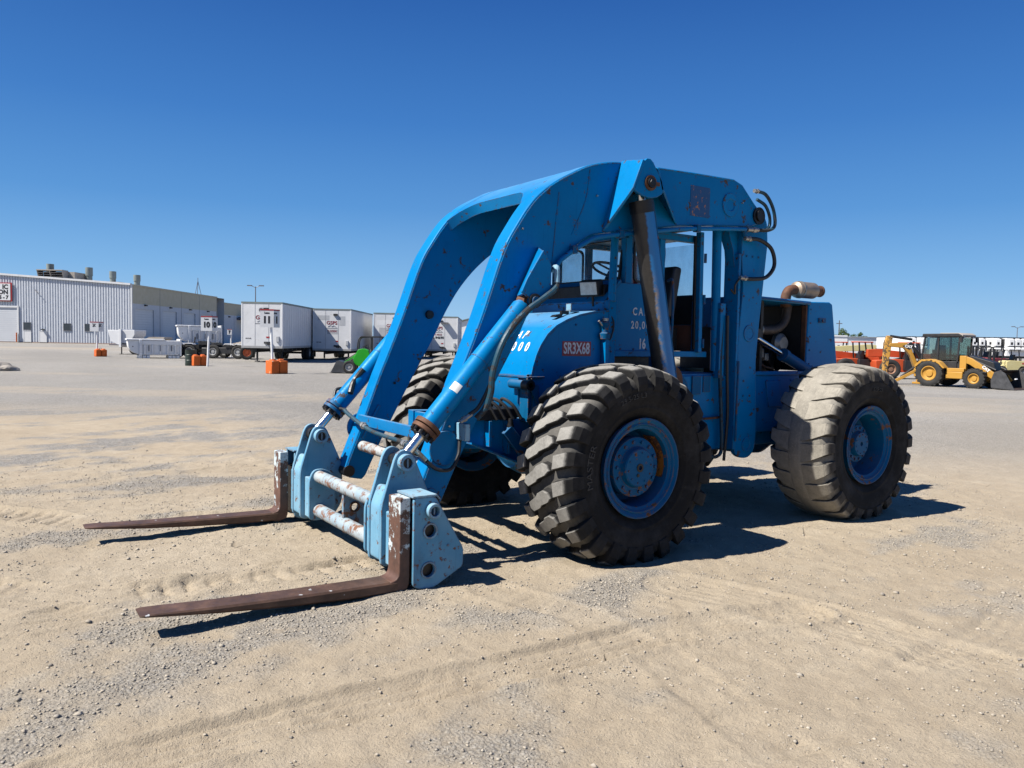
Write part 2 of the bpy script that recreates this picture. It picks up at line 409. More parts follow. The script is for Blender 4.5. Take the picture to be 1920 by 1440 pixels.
# keep the soil just under what stands on it
for cx, cy, rad in ((0, 1.246, .42), (0, -1.246, .42), (-3.09, 1.246, .42), (-3.09, -1.246, .42)):
    d = np.hypot((WX-cx)/1.0, (WY-cy)/0.9); HH = HH*(sstep(rad*0.7, rad*1.6, d)) + 0.0
    HH = HH+0.018*np.exp(-((d-0.62)/0.13)**2)
V = np.stack([WX, WY, HH], -1).reshape(-1, 3)
nr, nf = RR.shape; ii = np.arange(nr*nf).reshape(nr, nf)
Q = np.stack([ii[:-1, :-1], ii[1:, :-1], ii[1:, 1:], ii[:-1, 1:]], -1).reshape(-1, 4)
gm = bpy.data.meshes.new('ground'); gm.vertices.add(len(V)); gm.vertices.foreach_set('co', V.astype(np.float32).ravel())
gm.loops.add(len(Q)*4); gm.loops.foreach_set('vertex_index', Q.astype(np.int32).ravel())
gm.polygons.add(len(Q)); gm.polygons.foreach_set('loop_start', np.arange(0, len(Q)*4, 4, dtype=np.int32)); gm.polygons.foreach_set('loop_total', np.full(len(Q), 4, np.int32))
gm.update(calc_edges=True); gm.polygons.foreach_set('use_smooth', np.ones(len(Q), bool))
at = gm.attributes.new('gravel', 'FLOAT', 'POINT'); at.data.foreach_set('value', GG.astype(np.float32).ravel())
t = NT('yard_dirt'); g = t.attr('gravel'); P = t.coord(which='Object')
n1 = t.noise(0.5, 5, 0.6, P); n2 = t.noise(5, 6, 0.65, P); n3 = t.noise(38, 5, 0.7, P); n4 = t.noise(210, 3, 0.6, P)
dirt = t.mix(t.maprange(n1, 0.35, 0.65), (0.365, 0.300, 0.218), (0.425, 0.358, 0.268))
dirt = t.mix(t.maprange(n2, 0.40, 0.72, 0, 0.7), dirt, (0.315, 0.255, 0.182))
dirt = t.mix(t.maprange(t.noise(1.6, 4, 0.6, P), 0.60, 0.72, 0, 0.5), dirt, (0.47, 0.405, 0.31))
spk = t.voro(130, P, out='Color'); spr = t.sep(spk); spd = t.voro(130, P)
spm = t.math('MULTIPLY', t.maprange(spr[0], 0.80, 0.84), t.maprange(spd, 0.42, 0.30)); dirt = t.mix(t.math('MULTIPLY', spm, 0.75), dirt, t.mix(spr[1], (0.17, 0.15, 0.125), (0.50, 0.45, 0.37)))
dirt = t.mix(t.maprange(n4, 0.35, 0.7, 0, 0.30), dirt, (0.27, 0.225, 0.165))
dirt = t.mix(t.maprange(n3, 0.55, 0.75, 0, 0.35), dirt, (0.235, 0.195, 0.145))
vc = t.voro(55, P, out='Color'); vd = t.voro(55, P)
sv = t.sep(vc)[0]
stone = t.ramp(sv, [(0.0, (0.185, 0.18, 0.172)), (0.35, (0.30, 0.292, 0.275)), (0.7, (0.385, 0.375, 0.35)), (1.0, (0.52, 0.505, 0.47))])
stone = t.mix(t.maprange(vd, 0.35, 0.75, 0, 0.65), stone, (0.20, 0.17, 0.13))
gv2 = t.voro(20, P, out='Color'); stone = t.mix(0.25, stone, t.ramp(t.sep(gv2)[1], [(0, (0.215, 0.21, 0.20)), (1, (0.46, 0.448, 0.42))]))
stone = t.mix(t.maprange(n1, 0.3, 0.7, 0.0, 0.30), stone, (0.385, 0.368, 0.335))
nearw = t.maprange(t.sep(t.tc.outputs['Object'])[1], -6.0, 0.0); stone = t.mix(t.math('MULTIPLY', nearw, 0.38), stone, (0.36, 0.305, 0.225))
gm2 = t.math('MULTIPLY', g, t.maprange(n3, 0.25, 0.55, 0.72, 1.0))
cr = t.voro(1.7, t.coord((1, 1.6, 1), (0, 0, .5)), 'DISTANCE_TO_EDGE'); crn = t.math('ADD', cr, t.math('MULTIPLY', t.math('SUBTRACT', t.noise(14, 4, 0.6, P), 0.5), 0.05))
crk = t.math('MULTIPLY', t.maprange(crn, 0.012, 0.0, 0.0, 1.0), t.maprange(t.noise(1.1, 3, 0.5, P), 0.635, 0.665)); crk = t.math('MULTIPLY', crk, t.maprange(g, 0.5, 0.1))
col_ = t.mix(t.math('MULTIPLY', crk, 0.4), t.mix(gm2, dirt, stone), (0.12, 0.095, 0.07))
far_ = t.maprange(t.noise(0.09, 5, 0.6, t.coord((1.0, .35, 1), (0, 0, 2.55))), 0.38, 0.66, 0.70, 0.90)
bt = t.mix(g, (0.98, 0.98, 0.965), t.mix(far_, (0.0, 0.0, 0.0), (1.0, 1.0, 1.0)))
t.set('Base Color', t.mix(1.0, col_, bt, 'MULTIPLY')); t.set('Roughness', 0.95); t.set('Specular IOR Level', 0.15)
b1 = t.bump(t.math('ADD', t.math('MULTIPLY', n3, 0.7), t.math('MULTIPLY', n4, 0.3)), 0.85, 0.022)
b1 = t.bump(crk, 0.8, -0.03, b1); b1 = t.bump(t.math('ADD', spm, t.math('MULTIPLY', t.noise(95, 4, 0.65, P), 1.3)), 0.75, 0.006, b1)
b2 = t.bump(t.math('MULTIPLY', t.math('SUBTRACT', 1.0, vd), g), 0.6, 0.02, b1)
gm.materials.append(t.m)
ground = link('ground', gm); tag(ground, 'tan dirt and grey gravel of the auction yard', None, kind='structure')

# loose gravel lying on the dirt: real stones, joined into one mass
def stones(n, rr, ff, smin, smax, power, keep, seed, name, mat, label):
    rg = np.random.default_rng(seed)
    r = rg.uniform(*rr, n); f = rr[0]*0+rg.uniform(0, 1, n)**0.8*(ff[1]-ff[0])+ff[0]
    h, g = ground_fields(r, f); ok = rg.random(n) < keep(g, r, f); r, f, h = r[ok], f[ok], h[ok]; m = len(r)
    wx = CAM.x+YR.x*r+YF.x*f; wy = CAM.y+YR.y*r+YF.y*f
    for cx in (0, -3.09):
        for cyy in (1.246, -1.246):
            d = np.hypot(wx-cx, (wy-cyy)/0.9); h = h*sstep(.29, .67, d)
    s = smin+(smax-smin)*rg.random(m)**power
    base = np.array([(1,0,0),(-1,0,0),(0,1,0),(0,-1,0),(0,0,1),(0,0,-1),(.62,.62,.5),(-.62,.6,.52),(-.6,-.65,.45),(.66,-.6,.5)], float)
    fac = np.array([(0,2,6),(2,4,6),(4,0,6),(2,1,7),(1,4,7),(4,2,7),(1,3,8),(3,4,8),(4,1,8),(3,0,9),(0,4,9),(4,3,9),(2,0,5),(1,2,5),(3,1,5),(0,3,5)])
    vv = base[None]*(0.72+0.56*rg.random((m, 10, 1)))
    vv = vv*np.stack([np.ones(m), 0.6+0.4*rg.random(m), 0.42+0.4*rg.random(m)], -1)[:, None]
    a = rg.random(m)*2*PI; ca, sa = np.cos(a)[:, None], np.sin(a)[:, None]
    x = vv[..., 0]*ca-vv[..., 1]*sa; y = vv[..., 0]*sa+vv[..., 1]*ca
    V = np.stack([x*s[:, None]+wx[:, None], y*s[:, None]+wy[:, None], vv[..., 2]*s[:, None]+(h+s*0.17)[:, None]], -1).reshape(-1, 3)
    F = (fac[None]+10*np.arange(m)[:, None, None]).reshape(-1, 3)
    me = bpy.data.meshes.new(name); me.vertices.add(len(V)); me.vertices.foreach_set('co', V.astype(np.float32).ravel())
    me.loops.add(len(F)*3); me.loops.foreach_set('vertex_index', F.astype(np.int32).ravel())
    me.polygons.add(len(F)); me.polygons.foreach_set('loop_start', np.arange(0, len(F)*3, 3, dtype=np.int32)); me.polygons.foreach_set('loop_total', np.full(len(F), 3, np.int32))
    me.update(calc_edges=True)
    at = me.attributes.new('tone', 'FLOAT', 'POINT'); at.data.foreach_set('value', np.repeat(rg.random(m), 10).astype(np.float32))
    me.materials.append(mat); o = link(name, me); tag(o, label, 'gravel', kind='stuff'); return o
t = NT('stone'); c = t.ramp(t.attr('tone'), [(0, (0.13, 0.125, 0.12)), (0.3, (0.25, 0.235, 0.21)), (0.7, (0.33, 0.30, 0.25)), (1, (0.43, 0.39, 0.325))])
c = t.mix(t.maprange(t.noise(40, 4), 0.3, 0.7, 0.15, 0.65), c, (0.36, 0.30, 0.22)); t.set('Base Color', c); t.set('Roughness', 0.9); t.set('Specular IOR Level', 0.2)
M_STONE = t.m
stones(190000, (-6.2, 5.8), (2.5, 10.5), 0.0035, 0.0115, 2.2, lambda g, r, f: (0.07+0.25*sstep(.55, .72, fbm(r, f, 2.3, 3, 161))+0.85*g**1.3)*(1-0.55*sstep(5.5, 10.5, f)), 5, 'gravel', M_STONE, 'small grey and tan stones strewn over the near dirt')
stones(26000, (-6.2, 5.8), (2.5, 13.0), 0.006, 0.024, 3.4, lambda g, r, f: (0.030+0.14*g+0.09*sstep(.58, .75, fbm(r, f, 1.7, 3, 151)))*(1-sstep(7, 13, f)), 6, 'loose_stones', M_STONE, 'larger loose stones scattered on the dirt')
# ------------------------------------------------------------------ materials of the forklift
M_BLUE = painted('blue_enamel', rust=(0.045, 0.032, 0.026), grime=0.7, col=(0.0, 0.170, 0.430), chip=0.612, edgew=0.62, edge_r=0.018, fade=(0.0, 0.208, 0.505), rough=0.33, dust=0.015, spec=0.26, tint=(0.35, 0.7, 1.0), dust_sheen=0.55)
M_BLUE_OLD = painted('worn_blue_enamel', (0.002, 0.092, 0.225), chip=0.585, edgew=0.7, fade=(0.006, 0.12, 0.27), rough=0.42, dust=0.2, spec=0.22, tint=(0.3, 0.6, 1.0), chipscale=7)
M_PALE = painted('chalky_pale_blue_enamel', (0.09, 0.30, 0.47), chip=0.585, edgew=0.9, soft=0.05, fade=(0.28, 0.48, 0.60), rough=0.5, dust=0.2, chipscale=13, rust=(0.09, 0.045, 0.028), edge_r=0.016, grime=0.8)
M_TUBE = painted('scraped_pale_blue_enamel', (0.14, 0.30, 0.42), chip=0.495, edgew=0.7, soft=0.09, fade=(0.50, 0.50, 0.47), rough=0.55, dust=0.25, chipscale=11, rust=(0.11, 0.055, 0.034), grime=0.9)
t = NT('fork_steel'); v = t.coord(jitter=True)
c = t.ramp(t.noise(7, 7, 0.65, v), [(0.3, (0.050, 0.028, 0.018)), (0.52, (0.090, 0.049, 0.031)), (0.75, (0.150, 0.083, 0.052))])
c = t.mix(t.maprange(t.noise(2.2, 5, 0.6, t.coord((1, 1, 4), jitter=True)), 0.55, 0.75, 0, 0.6), c, (0.20, 0.115, 0.078))
spl = t.maprange(t.noise(16, 3, 0.4, v), 0.735, 0.75); c = t.mix(spl, c, (0.5, 0.5, 0.49))
t.set('Base Color', c); t.set('Roughness', t.maprange(t.noise(25, 4, 0.6, v), 0.3, 0.7, 0.42, 0.7)); t.set('Metallic', 0.25); t.bump(t.noise(60, 6, 0.7, v), 0.3, 0.004); M_FORK = t.m
t = NT('worn_fork_shank'); v = t.coord(); vz = t.sep(v)[2]
rustc = t.ramp(t.noise(8, 7, 0.65, v), [(0.3, (0.055, 0.026, 0.017)), (0.7, (0.13, 0.062, 0.04))])
chipm = t.maprange(t.math('ADD', t.noise(9, 8, 0.75, v), t.math('MULTIPLY', vz, 0.34)), 0.645, 0.70)
c = t.mix(chipm, rustc, t.mix(t.noise(4, 4, 0.5, v), (0.62, 0.60, 0.52), (0.30, 0.46, 0.56)))
t.set('Base Color', c); t.set('Roughness', 0.6); t.bump(t.math('ADD', t.math('MULTIPLY', chipm, 0.5), t.noise(50, 5, 0.7, v)), 0.25, 0.004); M_SHANK = t.m
t = NT('chrome_rod'); t.set('Base Color', (0.62, 0.63, 0.64)); t.set('Metallic', 1.0)
t.set('Roughness', t.maprange(t.noise(3, 5, 0.6, t.coord((1, 1, 40))), 0.3, 0.7, 0.12, 0.3)); M_CHROME = t.m
M_BLACKSTEEL = plain('oily_black_steel', (0.018, 0.017, 0.017), 0.42, 0.3, 0.4, 8, 0.2)
M_RUST = plain('rusty_steel', (0.13, 0.058, 0.030), 0.75, 0.2, 0.45, 12, 0.35, 40)
M_HOSE = plain('black_rubber_hose', (0.016, 0.016, 0.017), 0.5, 0, 0.3, 14, 0.1, 120)
M_HOSEBLUE = painted('painted_hose', (0.010, 0.055, 0.095), chip=0.52, edgew=0, fade=(0.02, 0.07, 0.10), rust=(0.02, 0.02, 0.02), dust=0.12)
M_BOLT = plain('zinc_fitting', (0.42, 0.41, 0.38), 0.38, 0.7, 0.2, 20)
M_WHITE = plain('white_stencil_paint', (0.78, 0.80, 0.80), 0.6, 0, 0.06, 20)
M_REDLAB = plain('red_sticker', (0.32, 0.012, 0.022), 0.4, 0, 0.05, 5)
M_ORANGE = painted('orange_primer_and_rust', (0.42, 0.16, 0.025), chip=0.50, edgew=0.3, fade=(0.34, 0.13, 0.03), rust=(0.06, 0.03, 0.02), dust=0.2)
M_DARK = plain('engine_bay_black', (0.012, 0.012, 0.012), 0.6, 0, 0.4, 8)
M_ALU = plain('cast_aluminium', (0.28, 0.275, 0.26), 0.5, 0.6, 0.25, 12, 0.2)
M_SEAT = plain('black_vinyl', (0.016, 0.016, 0.018), 0.42, 0, 0.3, 20, 0.15, 80)
M_BROWN = plain('brown_cab_lining', (0.20, 0.085, 0.05), 0.7, 0, 0.15, 5)
M_REDIN = plain('faded_red_panel', (0.32, 0.03, 0.03), 0.5, 0, 0.15, 5)
M_GASKET = plain('window_rubber', (0.010, 0.010, 0.010), 0.55)
t = NT('dusty_cab_glass'); v = t.coord(); t.set('Base Color', (0.9, 0.95, 0.95)); t.set('Roughness', 0.04); t.set('IOR', 1.45)
tr = t.n.new('ShaderNodeBsdfTransparent'); tr.inputs[0].default_value = (0.90, 0.94, 0.95, 1)
gl = t.n.new('ShaderNodeBsdfGlossy'); gl.inputs['Roughness'].default_value = 0.03
du = t.n.new('ShaderNodeBsdfDiffuse'); du.inputs['Color'].default_value = (0.42, 0.44, 0.44, 1)
lw = t.n.new('ShaderNodeLayerWeight'); frv = t.math('ADD', 0.04, t.math('MULTIPLY', t.math('POWER', lw.outputs['Facing'], 4.0), 0.6))
m1 = t.n.new('ShaderNodeMixShader'); m2 = t.n.new('ShaderNodeMixShader')
dm = t.maprange(t.noise(9, 7, 0.7, t.coord((1, 1, 0.6))), 0.35, 0.75, 0.03, 0.16)
t.l.new(dm, m1.inputs[0]); t.l.new(tr.outputs[0], m1.inputs[1]); t.l.new(du.outputs[0], m1.inputs[2])
t.l.new(frv, m2.inputs[0]); t.l.new(m1.outputs[0], m2.inputs[1]); t.l.new(gl.outputs[0], m2.inputs[2]); t.l.new(m2.outputs[0], t.out.inputs[0]); M_GLASS = t.m
# tyre rubber: scuffed black walls, dust ground into the tread
def rubber(name, tread, wall, lo, hi):
    t = NT(name); v = t.coord(jitter=True); x, y, z = t.sep(t.tc.outputs['Object'])
    rad = t.math('SQRT', t.math('ADD', t.math('MULTIPLY', x, x), t.math('MULTIPLY', z, z)))
    n = t.noise(7, 7, 0.7, v); f = t.math('ADD', rad, t.math('MULTIPLY', t.math('SUBTRACT', n, 0.5), 0.12))
    wc = t.mix(t.maprange(t.noise(5, 6, 0.7, v), 0.45, 0.75), wall, tuple(min(1, c*2.6+0.012) for c in wall))
    sc = t.maprange(t.noise(20, 6, 0.75, t.coord((1, 5, 1), jitter=True)), 0.66, 0.70, 0, 0.35); wc = t.mix(sc, wc, (0.16, 0.13, 0.095))
    tc = t.mix(t.maprange(t.noise(3, 6, 0.65, v), 0.35, 0.7), tread, tuple(c*0.55 for c in tread))
    tc = t.mix(t.maprange(t.noise(55, 4, 0.6, v), 0.5, 0.75, 0, 0.5), tc, tuple(c*1.35 for c in tread))
    t.set('Base Color', t.mix(t.maprange(f, lo, hi), wc, tc)); t.set('Roughness', 0.82); t.set('Specular IOR Level', 0.25)
    t.bump(t.math('ADD', t.noise(70, 5, 0.7, v), t.math('MULTIPLY', t.noise(14, 4, 0.6, v), 0.6)), 0.25, 0.006); return t.m
M_RUBBER = rubber('dusty_black_rubber', (0.115, 0.108, 0.096), (0.008, 0.0077, 0.0075), 0.655, 0.74)
M_RUBBER_R = rubber('sandy_worn_rubber', (0.275, 0.253, 0.211), (0.009, 0.0087, 0.0085), 0.645, 0.72)
def lugrubber(name, top, side):
    t = NT(name); v = t.coord(jitter=True); h = t.attr('lugtop')
    tc = t.mix(t.maprange(t.noise(9, 6, 0.7, v), 0.35, 0.7), top, tuple(c*0.66 for c in top)); tc = t.mix(t.maprange(t.noise(90, 3, 0.6, v), 0.5, 0.75, 0, 0.5), tc, tuple(c*1.3 for c in top))
    sc = t.mix(t.maprange(t.noise(12, 6, 0.7, v), 0.4, 0.75), side, tuple(c*2.2 for c in side))
    t.set('Base Color', t.mix(t.maprange(t.math('ADD', h, t.math('MULTIPLY', t.math('SUBTRACT', t.noise(25, 5, 0.7, v), 0.5), 0.5)), 0.62, 1.0), sc, tc)); t.set('Roughness', 0.85); t.set('Specular IOR Level', 0.25)
    t.bump(t.noise(90, 5, 0.7, v), 0.25, 0.004); return t.m
M_LUG = lugrubber('scuffed_tread_rubber', (0.255, 0.245, 0.222), (0.014, 0.0135, 0.013))
M_LUG_R = lugrubber('worn_sandy_tread_rubber', (0.285, 0.262, 0.218), (0.035, 0.032, 0.028))
# ------------------------------------------------------------------ the forklift
FL = thing('rough_terrain_forklift', 'large blue rough-terrain forklift with an arched boom over its cab and two rusty forks', 'forklift')
AX = 0.74; WB = 3.09; TY = 1.246
def tyre_r(u):
    u = abs(u); P = [(0, .757), (.12, .753), (.2, .742), (.26, .722), (.30, .69), (.318, .65), (.325, .60), (.318, .54), (.30, .48), (.27, .42), (.24, .375)]
    for (a, b), (c, d) in zip(P[:-1], P[1:]):
        if a <= u <= c: return b+(d-b)*(u-a)/(c-a)
    return .6
def tyre_mesh(mat, mat_name, dr=0.0):
    half = [(0, .757+dr), (.06, .756+dr), (.12, .753+dr), (.16, .749+dr), (.2, .742+dr), (.235, .732+dr), (.26, .722+dr), (.283, .707), (.30, .69), (.311, .67), (.318, .652),
            (.3245, .640), (.3275, .632), (.3275, .622), (.3245, .614), (.3255, .60), (.325, .575), (.320, .545), (.311, .51), (.304, .487), (.3055, .480), (.3055, .470), (.2995, .463), (.289, .44), (.276, .42), (.270, .415), (.264, .405), (.25, .385), (.235, .372)]
    if dr: half = [(0, .8075), (.045, .8065), (.068, .802), (.085, .790), (.12, .782)]+half[4:]
    prof = [(-u, r) for u, r in reversed(half)] + half[1:]
    mb = MB(); mb.lathe(prof, 120); me = mesh_of(mat_name, mb, mat, 50); return me
def lug_mesh(name, outline, mat, rb, rt, inset=0.84, chamfer=0.10):
    """a tread block: outline in (across, along) metres; rb/rt give bottom and top radius at an across position"""
    me = bpy.data.meshes.new(name); n = len(outline); cu = sum(p[0] for p in outline)/n; cs = sum(p[1] for p in outline)/n
    rings = [(1.10, 0.0), (1.0*(1+inset)/2+0.02, 0.55), (inset, 1-chamfer), (inset*0.95, 1.0)]; v = []; hv = []
    for k, h in rings:
        for (u, s) in outline:
            uu = cu+(u-cu)*k; ss = cs+(s-cs)*k; r = rb(uu)+(rt(uu)-rb(uu))*h; a = ss/0.79
            v.append((r*math.sin(a), uu, r*math.cos(a))); hv.append(h)
    u = cu; r = rt(u); v.append((r*math.sin(cs/0.79), u, r*math.cos(cs/0.79))); hv.append(1.0)
    fs = []
    for q in range(len(rings)-1):
        for i in range(n):
            j = (i+1) % n; fs.append((q*n+i, q*n+j, (q+1)*n+j, (q+1)*n+i))
    L = (len(rings)-1)*n
    for i in range(n): fs.append((L+i, L+(i+1) % n, len(v)-1))
    me.from_pydata(v, [], fs); bm = bmesh.new(); bm.from_mesh(me); bmesh.ops.recalc_face_normals(bm, faces=bm.faces); bm.to_mesh(me); bm.free()
    at = me.attributes.new('lugtop', 'FLOAT', 'POINT'); at.data.foreach_set('value', [h**2 for h in hv])
    me.materials.append(mat); me.polygons.foreach_set('use_smooth', [mat is not M_LUG]*len(me.polygons)); me.set_sharp_from_angle(angle=math.radians(20)); me.update(); return me
def shoulder_mesh(name, mat, side, s0, lean, hw_top, hw_bot):
    """block on the tyre's shoulder, running over the edge and down the wall"""
    sec = [(.165, .735, .0), (.178, .796, 1.), (.190, .801, 1.), (.285, .782, 1.), (.312, .766, .45), (.334, .72, .1), (.340, .66, .1), (.333, .615, 0.), (.28, .62, 0.)]
    me = bpy.data.meshes.new(name); v = []; hv = []; n = len(sec)
    for q, (sg, kk) in enumerate(((-1, 1.0), (-1, .86), (1, .86), (1, 1.0))):
        for (u, r, h) in sec:
            w = hw_top+(hw_bot-hw_top)*max(0, min(1, (.78-r)/.16)); dr = 0
            if kk == 1.0 and h > 0.3: dr = -0.012
            rr = r+dr; sshift = s0+lean*(u-.23); a = (sshift+sg*w*(1.12 if kk == 1.0 else 0.97))/0.79
            if kk == 1.0: rr = rr-0.006
            v.append((rr*math.sin(a), side*u, rr*math.cos(a))); hv.append(h if kk < 1 else h*0.5)
    fs = []
    for q in range(3):
        for i in range(n-1): fs.append((q*n+i, q*n+i+1, (q+1)*n+i+1, (q+1)*n+i))
    fs += [tuple(range(n)), tuple(range(3*n, 4*n))]
    # walls down to the carcass
    o = len(v)
    for q, sg in ((0, -1), (3, 1)):
        for i, (u, r, h) in enumerate(sec):
            w = (hw_top+(hw_bot-hw_top)*max(0, min(1, (.78-r)/.16)))*1.3; uu = max(.165, u-.03 if r < .77 else u); rr = min(r-0.055, tyre_r(min(uu, .30))-.01) if r > .7 else r
            a = (s0+lean*(u-.23)+sg*w)/0.79; v.append((rr*math.sin(a), side*(uu-0.012), rr*math.cos(a))); hv.append(0)
    for b, q in ((o, 0), (o+n, 3)):
        for i in range(n-1): fs.append((q*n+i, q*n+i+1, b+i+1, b+i))
    fs = [f for f in fs if len(f) == 4]
    # inner end
    fs.append((0, 1, n+1, n)); fs.append((n, n+1, 2*n+1, 2*n)); fs.append((2*n, 2*n+1, 3*n+1, 3*n))
    fs = list(dict.fromkeys(fs))
    me.from_pydata(v, [], fs); bm = bmesh.new(); bm.from_mesh(me); bmesh.ops.recalc_face_normals(bm, faces=bm.faces); bm.to_mesh(me); bm.free()
    at = me.attributes.new('lugtop', 'FLOAT', 'POINT'); at.data.foreach_set('value', (hv+[0]*9999)[:len(me.vertices)])
    me.materials.append(mat); me.polygons.foreach_set('use_smooth', [False]*len(me.polygons)); me.update(); return me
NL = 24; PITCH = 2*PI*0.79/NL
def top_r(u): u = abs(u); return .806-0.25*u*u
zig = [(-.165, -.075), (-.120, -.100), (-.045, -.060), (-.020, -.046), (.000, -.022), (.085, .020), (.115, .055), (.095, .095), (.045, .105), (-.020, .070), (-.040, .045), (-.060, .028), (-.150, -.030)]
L_MID = lug_mesh('tread_lug', [(u*1.24+.015, -s*1.12) for u, s in zig], M_LUG, lambda u: tyre_r(u)-.012, top_r, 0.91, 0.06)
L_OUT = shoulder_mesh('tread_lug', M_LUG, 1, .065, -.35, .052, .050)
L_IN = shoulder_mesh('tread_lug', M_LUG, -1, -.075, .35, .052, .050)
# rear: wide worn bars with tapering grooves between
def bar_outline(sd):
    pts = []
    for u, w0, w1 in ((.02, .1035, .1035), (.07, .103, .102), (.12, .100, .094), (.18, .094, .078), (.24, .086, .060), (.305, .080, .050)):
        pts.append((u, w0, w1))
    lean = lambda u: -.10*u-.55*u*u
    a = [(sd*u, lean(u)-w1) for u, w0, w1 in pts]; b = [(sd*u, lean(u)+w0*0.93) for u, w0, w1 in reversed(pts)]
    return a+b
def rear_top(u): u = abs(u); return .806-0.42*u*u
L_BAR = lug_mesh('tread_lug', bar_outline(1), M_LUG_R, lambda u: tyre_r(u)-.006, rear_top, 0.965, 0.22)
L_BAR2 = lug_mesh('tread_lug', bar_outline(-1), M_LUG_R, lambda u: tyre_r(u)-.006, rear_top, 0.965, 0.22)
def rear_shoulder(side):
    sec = [(.24, .735, 1.), (.262, .776, 1.), (.300, .765, 1.), (.322, .742, .8), (.336, .69, .3), (.335, .64, 0.), (.30, .64, 0.)]
    v = []; hv = []; n = len(sec); rows = ((-1.25, -.028), (-1.0, 0), (1.0, 0), (1.25, -.028)); fs = []
    for k, dr in rows:
        for (u, r, h) in sec:
            a = (-.10*u-.55*u*u+.012+k*.052)/0.79; rr = r+(dr if r > .66 else 0); uu = u-(0.022 if dr and u > .31 else 0)
            v.append((rr*math.sin(a), side*uu, rr*math.cos(a))); hv.append(h if dr == 0 else 0)
    for q in range(3):
        for i in range(n-1): fs.append((q*n+i, q*n+i+1, (q+1)*n+i+1, (q+1)*n+i))
    me = bpy.data.meshes.new('tread_lug'); me.from_pydata(v, [], fs); bm = bmesh.new(); bm.from_mesh(me); bmesh.ops.recalc_face_normals(bm, faces=bm.faces); bm.to_mesh(me); bm.free()
    at = me.attributes.new('lugtop', 'FLOAT', 'POINT'); at.data.foreach_set('value', hv); me.materials.append(M_LUG_R)
    me.polygons.foreach_set('use_smooth', [True]*len(me.polygons)); me.set_sharp_from_angle(angle=math.radians(45)); me.update(); return me
L_RS1 = rear_shoulder(1); L_RS2 = rear_shoulder(-1)
TYRE_F = tyre_mesh(M_RUBBER, 'tyre'); TYRE_R = tyre_mesh(M_RUBBER_R, 'tyre', 0.030)
# rim: stepped flange and gutter on the outside, deep dish behind the hub
def rim_mesh():
    mb = MB(); mb.lathe([(.20, .372), (.262, .374), (.282, .382), (.297, .395), (.301, .392), (.303, .384), (.298, .374), (.290, .366), (.286, .355), (.292, .350), (.294, .343), (.288, .336), (.276, .330), (.270, .318), (.262, .306), (.235, .302), (.10, .297), (.06, .290), (.035, .255), (.035, .0)], 72)
    mb.lathe([(-.20, .372), (-.282, .382), (-.297, .395), (-.30, .375), (-.25, .31), (-.05, .29), (-.02, .10), (-.02, 0)], 48)
    return mesh_of('rim', mb, M_BLUE_OLD, 30)
def hub_mesh(rear):
    mb = MB(); d = -0.06 if rear else 0.0; k = .80 if rear else 1.0
    mb.lathe([(.02, .20*k), (.10+d, .235*k), (.205+d, .238*k), (.218+d, .234*k), (.222+d, .225*k), (.222+d, .165*k), (.232+d, .158*k), (.262+d, .150*k), (.270+d, .142*k), (.270+d, .022), (.250+d, .020), (.250+d, 0)], 56)
    for i in range(14):
        a = 2*PI*i/14+.2; x, z = .200*k*math.cos(a), .200*k*math.sin(a); mb.cyl((x, .218+d, z), (x, .236+d, z), .0135, .0125, 6)
    for i in range(10):
        a = 2*PI*i/10; x, z = .118*k*math.cos(a), .118*k*math.sin(a); mb.cyl((x, .268+d, z), (x, .277+d, z), .007, .006, 6)
    return mesh_of('hub', mb, M_BLUE_OLD, 30)
RIM = rim_mesh(); HUBF = hub_mesh(False); HUBR = hub_mesh(True)
mb = MB(); mb.ring((0, .268, 0), (0, .2745, 0), .034, .018, 14); mb.cyl((.035, .268, -.05), (.035, .276, -.05), .015, .013, 10); OILM = mesh_of('oil_plug', mb, M_BLACKSTEEL)
# strips of bare orange primer left in the rim's dish
mb = MB()
def _dish(u, w):
    a = PI-.75+1.25*u; x = .06+.17*w; return ((.2985-.006*w*0)*math.cos(a)*(1-.012), x, (.2985)*math.sin(a)*(1-.012))
mb.grid(_dish, 14, 2); PRIM = mesh_of('bare_patch', mb, M_ORANGE, 60, fix=False)
SPARE_TXT = {}
def wheel(x, side, rear, spin):
    w = sub('wheel', FL, (x, side*TY, AX), (0, 0, 0 if side > 0 else PI))
    link('tyre', TYRE_R if rear else TYRE_F, w, rot=(0, spin, 0)); link('rim', RIM, w, rot=(0, spin*2, 0)); link('hub', HUBR if rear else HUBF, w, rot=(0, spin+.1, 0))
    if not rear:
        link('oil_plug', OILM, w, rot=(0, 0.3, 0))
        link('bare_patch', PRIM, w, rot=(0, 0.15, 0))
    for i in range(NL):
        a = 2*PI*i/NL+spin
        for me in ((L_BAR, L_RS1) if rear else (L_MID, L_OUT, L_IN)): link('tread_lug', me, w, rot=(0, a, 0))
        if rear:
            for me in (L_BAR2, L_RS2): link('tread_lug', me, w, rot=(0, a+PI/NL, 0))
    return w
W1 = wheel(0, 1, False, 0.05); W2 = wheel(0, -1, False, 0.02); W3 = wheel(-WB, 1, True, 0.09); W4 = wheel(-WB, -1, True, 0.0)
def sidewall_text(txt, w, ang, r, size, width=1.0, bold=0.0, name='sidewall_lettering'):
    def warp(a, b):
        t = ang+a/r; rr = r+b; return (rr*math.cos(t), 0.3262-0.0009*abs(b)*0, rr*math.sin(t))
    me = text_mesh(txt, size, width, bold)
    for v in me.vertices: v.co = Vector(warp(v.co.x, v.co.y))
    me.materials.clear(); me.materials.append(M_RUBBER_TXT); o = link(name, me, w)
    s = o.modifiers.new('solid', 'SOLIDIFY'); s.thickness = 0.006; s.offset = 0; return o
